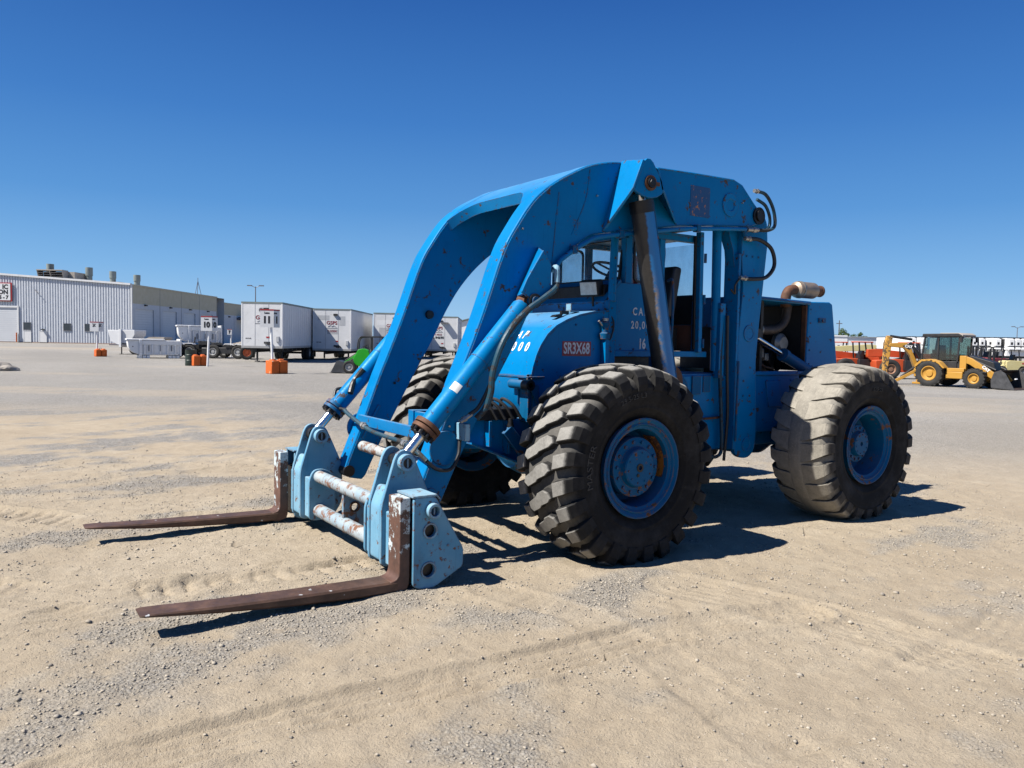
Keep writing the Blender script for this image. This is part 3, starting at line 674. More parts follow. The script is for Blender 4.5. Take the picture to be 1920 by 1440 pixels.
M_RUBBER_TXT = plain('raised_rubber_letters', (0.05, 0.047, 0.042), 0.75, 0, 0.35, 30)
sidewall_text('23.5-25 L3', W1, math.radians(76), 0.572, 0.055, 1.15)
sidewall_text('MASTER', W1, math.radians(5), 0.555, 0.075, 1.25)
sidewall_text('23.5-25', W3, math.radians(95), 0.56, 0.05, 1.1)
# ------------------------------------------------------------------ boom: two box arms joined by a top plate that arches over the cab
YO, YI = 0.79, 0.61
TOPLINE = [(-2.23, 2.93), (-2.25, 3.03), (-2.13, 3.12), (-1.95, 3.275), (-1.82, 3.315), (-1.26, 3.305), (-0.80, 3.290), (-0.40, 3.275), (-0.20, 3.250), (0.0, 3.193), (0.16, 3.116), (0.35, 3.010), (0.51, 2.888), (0.615, 2.770), (0.715, 2.625), (0.802, 2.485), (0.873, 2.320), (0.932, 2.155), (1.022, 1.908), (1.105, 1.700), (1.24, 1.385), (1.43, 0.885), (1.535, 0.625), (1.565, 0.54)]
BOTLINE = [(1.52, 0.455), (1.40, 0.43), (1.365, 0.465), (1.21, 0.785), (1.08, 1.025), (0.896, 1.362), (0.704, 1.690), (0.615, 1.865), (0.53, 2.02), (0.40, 2.215), (0.22, 2.415), (0.0, 2.590), (-0.18, 2.645), (-0.545, 2.705), (-1.085, 2.795), (-1.60, 2.845), (-2.10, 2.885)]
def smooth_part(P, i0, i1, k=4):
    Q = P[i0:i1]; E = [Q[0]]+Q+[Q[-1]]; out = []
    for i in range(1, len(E)-2):
        for j in range(k):
            t = j/k; a, b, c, d = [Vector(E[i+m]) for m in (-1, 0, 1, 2)]; q = 0.5*((2*b)+(c-a)*t+(2*a-5*b+4*c-d)*t*t+(3*b-a-3*c+d)*t**3); out.append((q.x, q.y))
    return P[:i0]+out+[Q[-1]]+P[i1:]
TOPRAW = list(TOPLINE)
TOPLINE = smooth_part(TOPLINE, 5, 20); BOTLINE = smooth_part(BOTLINE, 4, 15)
BOOM = sub('boom', FL)
for sd in (1, -1):
    mb = MB(); mb.prism(TOPLINE+BOTLINE, sd*YI, sd*YO); obj('boom_arm', mb, M_BLUE, BOOM, 0.009)
    for yy in ((YO, YI) if sd > 0 else (-YI, -YO)):
        wl_ = [p for p in TOPLINE if p[0] > (-1.9 if abs(yy) > .7 else .56)]
        mb = MB(); mb.tube([(x-.012*(1 if x > .4 else .2)-.004, yy+(.0015 if (yy > 0) == (abs(yy) > .7) or yy == YO else -.0015)*0+(.001 if yy in (YO, -YI) else -.001), z-.014) for x, z in wl_], .006, 6, 1); obj('weld_bead', mb, M_BLUE, BOOM)
# top plate with the arched front opening
TOPMID = [p for p in TOPLINE if p[0] >= -1.96 and p[0] < .75 and p[1] > 2.5 and p not in TOPLINE[:3]]
def top_at(s):
    """point on the upper outline between x=-1.95 and the opening; s is metres along it"""
    P = TOPMID; acc = 0
    for (a, b), (c, d) in zip(P[:-1], P[1:]):
        L = math.hypot(c-a, d-b)
        if s <= acc+L: t = (s-acc)/L; return a+(c-a)*t, b+(d-b)*t, ((d-b)/L, -(c-a)/L)
        acc += L
    return P[-1][0], P[-1][1], ((P[-1][1]-P[-2][1]), -1)
SE = 2.40                                                        # where the opening starts on the centre line
def s_end(y): k = abs(y)/YI; return SE+0.24*max(0, (k-0.45)/0.55)**2.2
NU, NV = 46, 28
def plate(dz):
    pts = []
    for i in range(NU+1):
        for j in range(NV+1):
            y = -YI+2*YI*j/NV; s = 0.0+s_end(y)*i/NU; x, z, n = top_at(s); L = math.hypot(*n); pts.append((x-dz*abs(n[0]/L)*0.6, y, z-0.003-dz))
    return pts
mb = MB(); A = plate(0); B = plate(0.09); n0 = len(A); W = NV+1
fs = [(i*W+j, (i+1)*W+j, (i+1)*W+j+1, i*W+j+1) for i in range(NU) for j in range(NV)]
fs += [tuple(n0+q for q in reversed(f)) for f in fs]
fs += [(NU*W+j, NU*W+j+1, n0+NU*W+j+1, n0+NU*W+j) for j in range(NV)] + [(j, j+1, n0+j+1, n0+j) for j in range(NV)]
mb.add(A+B, fs); obj('boom_top_plate', mb, M_BLUE, BOOM, 0, 40)
# stiffener and rear cross tube
mb = MB(); mb.cyl((-2.2, -YO-.03, 3.0), (-2.2, YO+.035, 3.0), .055, n=24); obj('pivot_pin', mb, M_BLACKSTEEL, BOOM)
mb = MB(); mb.ring((-2.2, YO, 3.0), (-2.2, YO+.018, 3.0), .085, .055, 28); obj('pivot_collar', mb, M_BLACKSTEEL, BOOM)
mb = MB(); mb.lathe([(0, .115), (.010, .112), (.010, .06), (0, .05)], 28, c=(-1.78, YO, 3.06)); obj('pivot_boss', mb, M_BLUE, BOOM)
# weld seams on the flank where plates join
def seam(pts, y, name='weld_seam'):
    mb = MB(); mb.tube([(x, y, z) for x, z in pts], 0.0045, 6, 4); return obj(name, mb, M_BLUE, BOOM)
seam([(-.02, 3.16), (.02, 2.90), (.16, 2.60)], YO+.001); seam([(.30, 2.93), (.33, 2.66), (.36, 2.33)], YO+.001)
# hoist cylinder hanger: cheek plate, front and rear flanges, both sides
for sd in (1, -1):
    YG = 1.06
    H = sub('hoist_hanger', BOOM)
    def q(pts): return [(x, sd*y, z) for x, y, z in pts]
    # front flange (faces forward, tapers to nothing at the boom's lower edge)
    mb = MB(); f = q([(-.37, YO, 3.285), (-.365, YG, 3.245), (-.265, YG, 3.00), (-.165, YO, 2.655)]); b = [(x-.028, y, z-.004) for x, y, z in f]
    mb.add(f+b, [(0, 1, 2, 3), (7, 6, 5, 4), (0, 4, 5, 1), (1, 5, 6, 2), (2, 6, 7, 3), (3, 7, 4, 0)]); obj('front_flange', mb, M_BLUE, H, 0.004)
    mb = MB(); f = q([(-.57, YO, 3.28), (-.56, YG, 3.20), (-.62, YG, 3.02), (-1.07, YO, 2.80)]); b = [(x+.024, y, z-.002) for x, y, z in f]
    mb.add(f+b, [(0, 1, 2, 3), (7, 6, 5, 4), (0, 4, 5, 1), (1, 5, 6, 2), (2, 6, 7, 3), (3, 7, 4, 0)]); obj('rear_flange', mb, M_BLUE, H, 0.004)
    ck = [(-.275, 2.985), (-.385, 3.235), (-.415, 3.262), (-.455, 3.262), (-.49, 3.235), (-.60, 3.09), (-.625, 3.03), (-.60, 2.985), (-.54, 2.950), (-.46, 2.935), (-.38, 2.945), (-.32, 2.965)]
    mb = MB(); mb.prism(ck, sd*(YG-.028), sd*YG); obj('cheek_plate', mb, M_BLUE, H, 0.004)
    mb = MB(); mb.add(q([(-.385, YG, 3.238), (-.37, YO, 3.287), (-.57, YO, 3.283), (-.50, YG, 3.235)]), [(0, 1, 2, 3)]); obj('cap_plate', mb, M_BLUE, H)
    mb = MB(); mb.cyl((-.455, sd*(YO-.02), 3.06), (-.455, sd*(YG+.03), 3.06), .042, n=20); mb.cyl((-.455, sd*(YG+.03), 3.06), (-.455, sd*(YG+.036), 3.06), .030, .026, n=6); obj('hanger_pin', mb, M_BLACKSTEEL, H)
    mb = MB(); mb.ring((-.455, sd*YG, 3.06), (-.455, sd*(YG+.016), 3.06), .064, .043, 20); mb.box(-.56, -.52, sd*(YG), sd*(YG+.012), 3.045, 3.075); obj('pin_keeper', mb, M_RUST, H)
# tilt cylinder brackets on the arms' outer faces
PT = (0.68, 2.022)                                                # upper pin of the tilt cylinders
for sd in (1, -1):
    Bk = sub('tilt_bracket', BOOM)
    side = [(.60, 2.42), (.52, 2.31), (.52, 2.12), (.60, 2.05), (.715, 2.03), (.80, 2.085), (.75, 2.19)]
    mb = MB(); mb.prism(side, sd*.985, sd*1.005); obj('bracket_side', mb, M_BLUE, Bk, 0.004)
    mb = MB(); P = [(.62, 2.445), (.80, 2.09)]; mb.add([(.50, sd*YO, 2.47), (.605, sd*1.003, 2.415), (.785, sd*1.003, 2.075), (.71, sd*YO, 2.06), (.49, sd*YO, 2.455), (.595, sd*1.003, 2.395), (.765, sd*1.003, 2.07), (.69, sd*YO, 2.05)], [(0, 1, 2, 3), (7, 6, 5, 4), (0, 4, 5, 1), (1, 5, 6, 2), (2, 6, 7, 3), (3, 7, 4, 0)])
    obj('bracket_front', mb, M_BLUE, Bk, 0.004)
    mb = MB(); mb.cyl((PT[0], sd*(YO-.01), PT[1]), (PT[0], sd*1.035, PT[1]), .034, n=18); obj('bracket_pin', mb, M_BLUE_OLD, Bk)
    mb = MB(); mb.ring((PT[0], sd*1.005, PT[1]), (PT[0], sd*1.022, PT[1]), .056, .034, 18); obj('pin_collar', mb, M_BLACKSTEEL, Bk)
# lower ends: cross bars between the arms, pin bosses, stop lugs
mb = MB(); mb.box(1.405, 1.445, -YI, YI, .93, 1.02); obj('cross_bar', mb, M_BLUE, BOOM, 0.005)
mb = MB(); mb.cyl((1.40, -YI, .735), (1.40, YI, .735), .047, n=24); obj('cross_tube', mb, M_TUBE, BOOM)
for sd in (1, -1):
    mb = MB(); mb.lathe([(0, .135), (.014, .132), (.014, 0)], 36, c=(1.335, sd*YO if sd > 0 else -YO-.014, .885)); obj('access_cover', mb, M_BLUE, BOOM)
    mb = MB(); mb.lathe([(0, .05), (.008, .047), (.008, 0)], 20, c=(1.45, sd*YO if sd > 0 else -YO-.008, .545)); obj('pin_cap', mb, M_BLUE, BOOM)
    mb = MB(); mb.bar((1.24, sd*YI-sd*.0, 1.10), (1.40, sd*YI, .80), .03, .02, (0, 1, 0)); obj('stop_strip', mb, M_BLUE, BOOM)
# far arm's inner-face bolts
mb = MB(); mb.cyl((.74, -YI-.005, 1.94), (.74, -YI+.03, 1.94), .042, .038, 18); obj('rubber_stop', mb, M_BLACKSTEEL, BOOM)
mb = MB(); mb.cyl((1.09, -YI-.005, 1.30), (1.09, -YI+.012, 1.30), .012, n=8); obj('grease_fitting', mb, M_BLACKSTEEL, BOOM)
# worn decal on the boom flank: a darker square with flakes gone
t = NT('flaked_decal'); v = t.coord()
cc = t.mix(t.maprange(t.noise(16, 7, 0.75, v), 0.57, 0.60), (0.003, 0.060, 0.175), (0.36, 0.15, 0.04)); t.set('Base Color', cc); t.set('Roughness', 0.5); M_DECAL = t.m
mb = MB(); mb.box(-1.49, -1.23, YO, YO+.003, 2.905, 3.185); obj('flaked_decal', mb, M_DECAL, BOOM)
# hydraulic pipe clipped under the boom's edge
pl = [(.36, 2.29), (.27, 2.395), (.0, 2.56), (-.18, 2.615), (-.545, 2.675), (-1.085, 2.760), (-1.60, 2.812), (-1.98, 2.845)]
mb = MB(); mb.tube([(x, YO+.035, z) for x, z in pl], .020, 10, 5); obj('hydraulic_pipe', mb, M_BLUE, BOOM)
for x, z in ((.16, 2.47), (-.35, 2.645), (-1.3, 2.785)):
    mb = MB(); mb.box(x-.025, x+.025, YO, YO+.06, z-.03, z+.035); obj('pipe_clamp', mb, M_BLUE_OLD, BOOM, 0.004)

# ------------------------------------------------------------------ tilt cylinders
PB = (1.752, 0.832)                                               # lower pin
def lerp(a, b, t): return tuple(a[i]+(b[i]-a[i])*t for i in range(len(a)))
for sd in (1, -1):
    yc = sd*.895; T = sub('tilt_cylinder', FL)
    a = (PB[0], yc, PB[1]); b = (PT[0], yc, PT[1]); P = lambda t: lerp(a, b, t)
    mb = MB(); mb.cyl(P(.19), P(.955), .078, n=36); mb.cyl(P(.955), P(.975), .078, .06, n=36); obj('barrel', mb, M_BLUE, T)
    mb = MB(); mb.cyl(P(.60), P(.607), .0815, n=36); obj('weld_ring', mb, M_BLUE, T)
    mb = MB(); mb.cyl(P(.165), P(.185), .104, n=32); mb.cyl(P(.190), P(.212), .106, n=32); obj('gland_flange', mb, M_RUST if sd > 0 else M_BLUE_OLD, T, 0.003)
    mb = MB(); mb.cyl(P(.145), P(.165), .070, n=28); obj('gland_nut', mb, M_BLACKSTEEL, T)
    d = (Vector(b)-Vector(a)).normalized(); e1 = Vector((0, 1, 0)); e2 = d.cross(e1).normalized()
    for k in range(10):
        an = 2*PI*k/10; o = e1*(math.cos(an)*.088)+e2*(math.sin(an)*.088); p0 = Vector(P(.147))+o; p1 = Vector(P(.168))+o; mb = MB(); mb.cyl(p0, p1, .0115, n=6); obj('gland_bolt', mb, M_BLACKSTEEL, T)
    mb = MB(); mb.cyl(P(.03), P(.165), .040, n=28); obj('rod', mb, M_CHROME, T)
    mb = MB(); mb.cyl((PB[0], yc-.05, PB[1]), (PB[0], yc+.05, PB[1]), .062, n=26); obj('rod_eye', mb, M_BLACKSTEEL, T)
    mb = MB(); mb.cyl((PT[0], yc-.055, PT[1]), (PT[0], yc+.055, PT[1]), .060, n=26); mb.bar(P(.94), P(1.0), .09, .07, (0, 1, 0)); obj('barrel_eye', mb, M_RUST, T)
    if sd > 0:
        n = (Vector((0, 1, 0)).cross(d)).normalized()
        mb = MB(); u = Vector(P(.395)); uu = Vector(P(.44)); K = 7
        pts = []
        for w in (u, uu):
            for k in range(K+1):
                an = -1.15+.95*k/K; o = (e1*math.cos(an)-n*math.sin(an))*.0792; pts.append(w+o)
        mb.add(pts, [(k, k+1, K+1+k+1, K+1+k) for k in range(K)]); obj('paper_tag', mb, plain('white_paper', (.75, .75, .72), .7), T)

# ------------------------------------------------------------------ fork carriage and forks
CG = sub('fork_carriage', FL)
XC = 1.80
mb = MB(); mb.cyl((XC+.01, -.60, .492), (XC+.01, .60, .492), .052, n=32); obj('carriage_tube', mb, M_TUBE, CG)
mb = MB(); mb.cyl((XC+.01, -.60, .195), (XC+.01, .60, .195), .056, n=32); obj('carriage_tube', mb, M_TUBE, CG)
def rounded(poly, r=.03, n=4):
    out = []; m = len(poly)
    for i in range(m):
        p0, p, p1 = Vector(poly[i-1]), Vector(poly[i]), Vector(poly[(i+1) % m]); a = (p0-p); b = (p1-p)
        rr = min(r, a.length*.45, b.length*.45); A = p+a.normalized()*rr; B = p+b.normalized()*rr
        for k in range(n+1):
            t = k/n; q = A*(1-t)**2+p*2*t*(1-t)+B*t*t; out.append((q.x, q.y))
    return out
CL = rounded([(1.93, .10), (1.93, .53), (1.83, .86), (1.805, .905), (1.755, .925), (1.70, .905), (1.67, .85), (1.54, .56), (1.54, .22), (1.62, .10)], .05, 4)
TP = rounded([(1.90, .11), (1.90, .47), (1.86, .555), (1.77, .56), (1.66, .50), (1.66, .11)], .05, 4)
HP = rounded([(1.862, .045), (1.862, .648), (1.70, .648), (1.585, .452), (1.475, .265), (1.477, .138), (1.70, .022), (1.80, .022)], .028, 4)
def holed_plate(name, poly, holes, y0, y1, mat, parent, bev=.004):
    """plate with round through-holes (boolean cut baked into the mesh)"""
    mb = MB(); mb.prism(poly, y0, y1); o = obj(name, mb, mat, parent, 0)
    for (x, z, r) in holes:
        c = MB(); c.cyl((x, min(y0, y1)-.05, z), (x, max(y0, y1)+.05, z), r, n=28); co = obj('cutter', c, mat)
        m = o.modifiers.new('cut', 'BOOLEAN'); m.operation = 'DIFFERENCE'; m.object = co; m.solver = 'EXACT'
        dg = bpy.context.evaluated_depsgraph_get(); me = bpy.data.meshes.new_from_object(o.evaluated_get(dg)); o.modifiers.clear(); old = o.data; o.data = me; bpy.data.meshes.remove(old)
        cm = co.data; bpy.data.objects.remove(co); bpy.data.meshes.remove(cm)
    me = o.data; me.name = name
    me.polygons.foreach_set('use_smooth', [True]*len(me.polygons)); me.set_sharp_from_angle(angle=math.radians(35))
    if bev:
        b = o.modifiers.new('bevel', 'BEVEL'); b.width = bev; b.segments = 2; b.limit_method = 'ANGLE'; b.angle_limit = math.radians(50)
    return o
for sd in (1, -1):
    for y in (.745, .945):
        mb = MB(); mb.prism(CL, sd*y-.016, sd*y+.016); obj('clevis_plate', mb, M_PALE, CG, 0.005)
    mb = MB(); mb.prism(rounded([(1.925, .13), (1.925, .52), (1.87, .66), (1.60, .60), (1.60, .13)], .03), sd*.765, sd*.925); obj('clevis_spacer', mb, M_PALE, CG, 0.006)
    mb = MB(); mb.prism(TP, sd*.585, sd*.615); obj('tube_plate', mb, M_PALE, CG, 0.005)
    mb = MB(); mb.box(1.68, 1.89, sd*.62, sd*.728, .13, .48); obj('spacer_block', mb, M_PALE, CG, 0.008)
    mb = MB(); mb.box(1.66, 1.90, sd*.965, sd*1.075, .12, .50); obj('spacer_block', mb, M_PALE, CG, 0.012)
    mb = MB(); mb.cyl((PB[0], sd*.845-.155, PB[1]), (PB[0], sd*.845+.155, PB[1]), .040, n=22); obj('clevis_pin', mb, M_BLACKSTEEL, CG)
    ys = sd*.845+.116
    mb = MB(); mb.ring((PB[0], ys, PB[1]), (PB[0], ys+.055, PB[1]), .062, .036, 24); mb.box(PB[0]-.006, PB[0]+.006, ys, ys+.05, PB[1]-.034, PB[1]+.034); obj('pin_sleeve', mb, M_PALE, CG, 0.003)
    # side plates holding the fork between them
    for y in (1.095, 1.315):
        holed_plate('side_plate', HP, [(1.738, .415, .042), (1.748, .147, .046)], sd*y-.014, sd*y+.014, M_PALE, CG)
        ye = sd*y+.014
        mb = MB(); mb.ring((1.726, ye, .555), (1.726, ye+.05, .555), .052, .032, 24); mb.box(1.720, 1.732, ye, ye+.035, .527, .583); obj('fork_pin_sleeve', mb, M_PALE, CG, 0.003)
        for (hx, hz, hr) in ((1.738, .415, .042), (1.748, .147, .046)):
            mb = MB(); mb.ring((hx, ye-.001, hz), (hx, ye+.006, hz), hr+.013, hr+.001, 28); obj('hole_collar', mb, M_PALE, CG)
    mb = MB(); mb.prism([(1.86, .07), (1.86, .50), (1.66, .50), (1.56, .30), (1.56, .12), (1.70, .06)], sd*1.112, sd*1.298); obj('heel_shade_block', mb, M_BLACKSTEEL, CG)  # black block filled out behind the plates so their holes look dark
    mb = MB(); mb.prism([(1.87, .647), (1.87, .662), (1.69, .662), (1.66, .63), (1.66, .615), (1.69, .647)], sd*1.082, sd*1.33); obj('cap_strip', mb, M_PALE, CG, 0.003)
# hanging link on the lower tube, with a shackle hole
holed_plate('lift_link', rounded([(1.83, .12), (1.83, .48), (1.70, .50), (1.62, .40), (1.62, .20), (1.72, .12)], .03), [(1.735, .335, .036)], -.015, .020, M_TUBE, CG)
mb = MB(); mb.ring((1.735, .018, .335), (1.735, .034, .335), .044, .030, 20); obj('link_ring', mb, M_RUST, CG)
# forks: tapered blade, curved heel, shank
def fork(sd, dx, tipz):
    F = sub('fork', FL); y = sd*1.205; w0, w1 = .092, .086
    mb = MB(); sec = []
    # centre line of the top edge and thickness, from shank foot to tip
    pts = [(1.960, .094, .070), (1.98, .094, .072), (2.0, .094, .073), (2.06, .094, .074), (2.3, .098, .072), (2.7, .108, .060), (3.1, .118+(tipz-.14)*.6, .042), (3.4, .130+(tipz-.14)*.9, .022), (3.50, .133+(tipz-.14), .014), (3.525, .131+(tipz-.14), .008)]
    V = []; n = len(pts)
    for i, (x, zt, th) in enumerate(pts):
        w = w0+(w1-w0)*max(0, (x-2.2)/1.1) if x < 3.40 else (w1 if x < 3.45 else (w1*.97 if x < 3.51 else w1*.86)); xb = x
        ch = min(.012, th*.3)
        V += [(x+dx, y-w+ch, zt), (x+dx, y+w-ch, zt), (x+dx, y+w, zt-ch), (x+dx, y+w, zt-th+ch), (x+dx, y+w-ch, zt-th), (x+dx, y-w+ch, zt-th), (x+dx, y-w, zt-th+ch), (x+dx, y-w, zt-ch)]
    Fc = []
    for i in range(n-1):
        for k in range(8): Fc.append((i*8+k, i*8+(k+1) % 8, (i+1)*8+(k+1) % 8, (i+1)*8+k))
    Fc += [tuple(range(8)), tuple(range((n-1)*8, n*8))]
    mb.add(V, Fc); obj('blade', mb, M_FORK, F, 0, 40)
    mb = MB(); prof = [(1.870, .648), (1.948, .648), (1.948, .150), (1.953, .125), (1.968, .106), (1.995, .096), (2.01, .0955), (2.01, .016), (1.95, .012), (1.885, .032), (1.872, .07), (1.870, .12)]
    mb.prism([(x+dx, z) for x, z in prof], y-.088, y+.088); obj('shank', mb, M_SHANK, F, 0.006)
    return F
fork(1, 0.0, .150); fork(-1, 0.04, .140)

# ------------------------------------------------------------------ hoist cylinders (outboard of the boom, behind the front tyres)
t = NT('black_sided_blue_barrel'); v = t.coord(); X = t.sep(v)
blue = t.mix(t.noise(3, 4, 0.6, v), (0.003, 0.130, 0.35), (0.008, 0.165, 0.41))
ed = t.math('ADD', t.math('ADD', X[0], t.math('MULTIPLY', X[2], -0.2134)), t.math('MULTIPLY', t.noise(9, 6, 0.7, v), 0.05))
gm_ = t.maprange(ed, -1.038, -1.026); tan_ = t.math('MULTIPLY', t.maprange(ed, -1.075, -1.040), t.maprange(X[2], 2.35, 2.15))  # front side black past a slanting line, tan beside it lower down
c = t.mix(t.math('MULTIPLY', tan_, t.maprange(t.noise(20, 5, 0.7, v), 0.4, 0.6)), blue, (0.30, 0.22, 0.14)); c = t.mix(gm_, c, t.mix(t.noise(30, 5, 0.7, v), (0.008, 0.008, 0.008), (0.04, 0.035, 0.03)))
t.set('Base Color', c); t.set('Roughness', 0.4); t.bump(t.math('MULTIPLY', gm_, t.noise(40, 6, 0.7, v)), 0.4, 0.006); M_BLACKSIDE = t.m
for sd in (1, -1):
    Hc = sub('hoist_cylinder', FL); yc = sd*.925; a = (-.455, yc, 3.06); b = (-.93, yc, .98); P = lambda t: lerp(a, b, t)
    mb = MB(); mb.cyl(P(.085), P(.97), .098, .098, n=40); obj('barrel', mb, M_BLACKSIDE if sd > 0 else M_BLUE, Hc)
    mb = MB(); mb.cyl(P(.06), P(.085), .106, n=36); mb.cyl(P(.085), P(.11), .104, n=36); obj('gland', mb, M_BLACKSTEEL, Hc)
    mb = MB(); mb.cyl(P(.0), P(.07), .045, n=24); obj('rod', mb, M_CHROME, Hc)
    mb = MB(); mb.cyl((a[0], yc-.06, a[2]), (a[0], yc+.06, a[2]), .072, n=26); obj('rod_eye', mb, M_BLACKSTEEL, Hc)
    mb = MB(); mb.cyl((b[0], yc-.12, b[2]), (b[0], yc+.07, b[2]), .085, n=26); obj('barrel_eye', mb, M_BLUE_OLD, Hc)
    if sd > 0:
        mb = MB(); off = Vector((-.115, .015, 0)); mb.tube([Vector(P(.06))+Vector((-.10, .03, 0)), Vector(P(.2))+off, Vector(P(.5))+off, Vector(P(.75))+off, Vector(P(.93))+off], .019, 10, 3); obj('feed_pipe', mb, M_BLUE_OLD, Hc)
        mb = MB(); mb.lathe([(-.006, .1005), (.006, .1005)], 36, axis='z', c=(0, 0, 0))
        p = Vector(P(.80)); e = (Vector(b)-Vector(a)).normalized(); mb = MB(); mb.cyl(p-e*.004, p+e*.004, .1015, n=36); obj('wire_tie', mb, M_BOLT, Hc)
# ------------------------------------------------------------------ chassis
CH = sub('chassis', FL)
YS = .62
for sd in (1, -1):
    mb = MB(); mb.prism([(.99, 1.06), (.99, .885), (.46, .675), (-.5, .62), (-3.7, .66), (-3.7, 1.05), (-.6, 1.05), (.46, 1.05), (.70, 1.05)], sd*.42, sd*.52); obj('frame_rail', mb, M_BLUE, CH, 0.005)
mb = MB(); mb.box(.93, .975, -.42, .42, .86, 1.05); obj('frame_crossmember', mb, M_BLUE, CH, 0.004)
mb = MB(); mb.box(-3.62, -3.58, -.42, .42, .70, 1.0); obj('frame_crossmember', mb, M_BLUE, CH, 0.004)
for x in (.80, .62):
    for sd in (1, -1):
        mb = MB(); mb.box(x-.012, x+.012, sd*.52, sd*.60, .84 if x > .7 else .77, 1.05); obj('frame_rib', mb, M_BLUE, CH)
for sd in (1, -1):
    mb = MB(); mb.prism([(.985, .885), (.985, .87), (.46, .66), (.46, .676)], sd*.52, sd*.61); obj('frame_flange', mb, M_BLUE, CH)
# axles with differential bowls
for x, nm in ((0, 'front_axle'), (-WB, 'rear_axle')):
    A = sub(nm, FL)
    mb = MB(); mb.lathe([(-1.05, .13), (-.9, .135), (-.55, .12), (-.35, .14), (-.2, .25), (0, .28), (.2, .25), (.35, .14), (.55, .12), (.9, .135), (1.05, .13)], 32, c=(x, 0, AX)); obj('axle_housing', mb, M_BLUE_OLD, A)
    mb = MB(); mb.lathe([(-.20, .06), (-.20, .16), (-.12, .20), (.0, .20)], 28, axis='x', c=(x+.22, 0, AX)); obj('differential', mb, M_BLUE_OLD, A)
    for sd in (1, -1):
        mb = MB(); mb.cyl((x-.16, sd*.55, AX-.03), (x-.16, sd*.98, AX-.05), .03, n=14); obj('steering_cylinder', mb, M_BLACKSTEEL, A)
        mb = MB(); mb.lathe([(sd*.93, .0), (sd*.93, .20), (sd*1.05, .23), (sd*1.09, .25), (sd*1.20, .27)], 28, c=(x, 0, AX)); obj('knuckle', mb, M_BLUE_OLD, A)
mb = MB(); mb.cyl((.18, 0, .78), (-1.4, 0, .85), .05, n=18); mb.cyl((-1.5, 0, .85), (-2.9, 0, .78), .05, n=18); obj('drive_shaft', mb, M_BLACKSTEEL, CH)
mb = MB(); mb.prism([(-.95, .55), (-1.0, 1.2), (-2.0, 1.2), (-2.05, .62), (-1.8, .50), (-1.2, .48)], -.40, .40); obj('transmission', mb, M_DARK, CH, 0.02)
# ------------------------------------------------------------------ front hood (tank cover) with its rounded nose
HOODF = sub('front_hood', FL)
NOSE = [(.420, 1.415), (.402, 1.50), (.365, 1.605), (.320, 1.69), (.255, 1.775), (.165, 1.85), (.05, 1.905), (-.09, 1.952), (-.25, 1.985), (-.42, 2.0)]
back = [(-.42, 1.42)]
mb = MB()
k = len(NOSE); vv = [(x, -YS, z) for x, z in NOSE]+[(x, YS, z) for x, z in NOSE]
vv2 = [(x-.02*(0.7), -YS, z-.012) for x, z in NOSE]+[(x-.02*.7, YS, z-.012) for x, z in NOSE]
fs = [(i, i+1, k+i+1, k+i) for i in range(k-1)]; fs2 = [tuple(2*k+q for q in reversed(f)) for f in fs]
ed = [(0, k, 3*k, 2*k), (k-1, 2*k-1, 4*k-1, 3*k-1)]+[(i, i+1, 2*k+i+1, 2*k+i) for i in range(k-1)]+[(k+i, k+i+1, 3*k+i+1, 3*k+i) for i in range(k-1)]
mb.add(vv+vv2, fs+fs2+ed); obj('nose_sheet', mb, M_BLUE, HOODF, 0, 40)
for sd in (1, -1):
    mb = MB(); mb.prism([(x-.018, z-.012) for x, z in NOSE]+[(-.42, 1.02), (.30, 1.02), (.40, 1.16), (.40, 1.40)], sd*(YS-.02), sd*(YS-.004)); obj('hood_side', mb, M_BLUE, HOODF, 0.002)
# lower nose: bent panel under the sheet, stepped tube socket
mb = MB(); mb.prism([(.42, 1.40), (.47, 1.395), (.47, 1.18), (.40, 1.08), (.38, 1.08), (.38, 1.40)], -YS, YS-.12); obj('lower_nose_panel', mb, M_BLUE, HOODF, 0.004)
mb = MB(); mb.prism([(.455, 1.395), (.455, 1.03), (.435, 1.03), (.435, 1.395)], YS-.115, YS+.01); mb.prism([(.46, 1.34), (.36, 1.16), (.36, 1.34)], YS+.012, YS+.032); obj('corner_bracket', mb, M_BLUE_OLD, HOODF, 0.003)
mb = MB(); mb.box(.30, .475, -YS, YS+.03, 1.398, 1.414); obj('nose_ledge', mb, M_BLUE_OLD, HOODF, 0.003)
mb = MB(); mb.cyl((.50, YS-.18, 1.345), (.50, YS+.02, 1.345), .038, n=20); obj('tube_socket', mb, M_BLUE_OLD, HOODF)
mb = MB(); mb.ring((.50, YS+.02, 1.345), (.50, YS+.11, 1.345), .045, .022, 20); mb.cyl((.50, YS+.0, 1.345), (.50, YS+.03, 1.345), .022, n=14); obj('tube_end', mb, M_BLACKSTEEL, HOODF)
mb = MB(); mb.prism([(.44, 1.03), (.44, 1.39), (-.42, 1.39), (-.42, .95), (.15, .95)], YS-.06, YS-.022); mb.prism([(.44, 1.03), (.44, 1.39), (-.42, 1.39), (-.42, .95), (.15, .95)], -YS+.022, -YS+.06); obj('skirt_plate', mb, M_BLUE, HOODF)
mb = MB(); mb.box(.455, .475, YS+.012, YS+.022, 1.30, 1.43); mb.box(.425, .475, YS+.012, YS+.022, 1.42, 1.432); obj('hood_latch', mb, M_BOLT, HOODF)
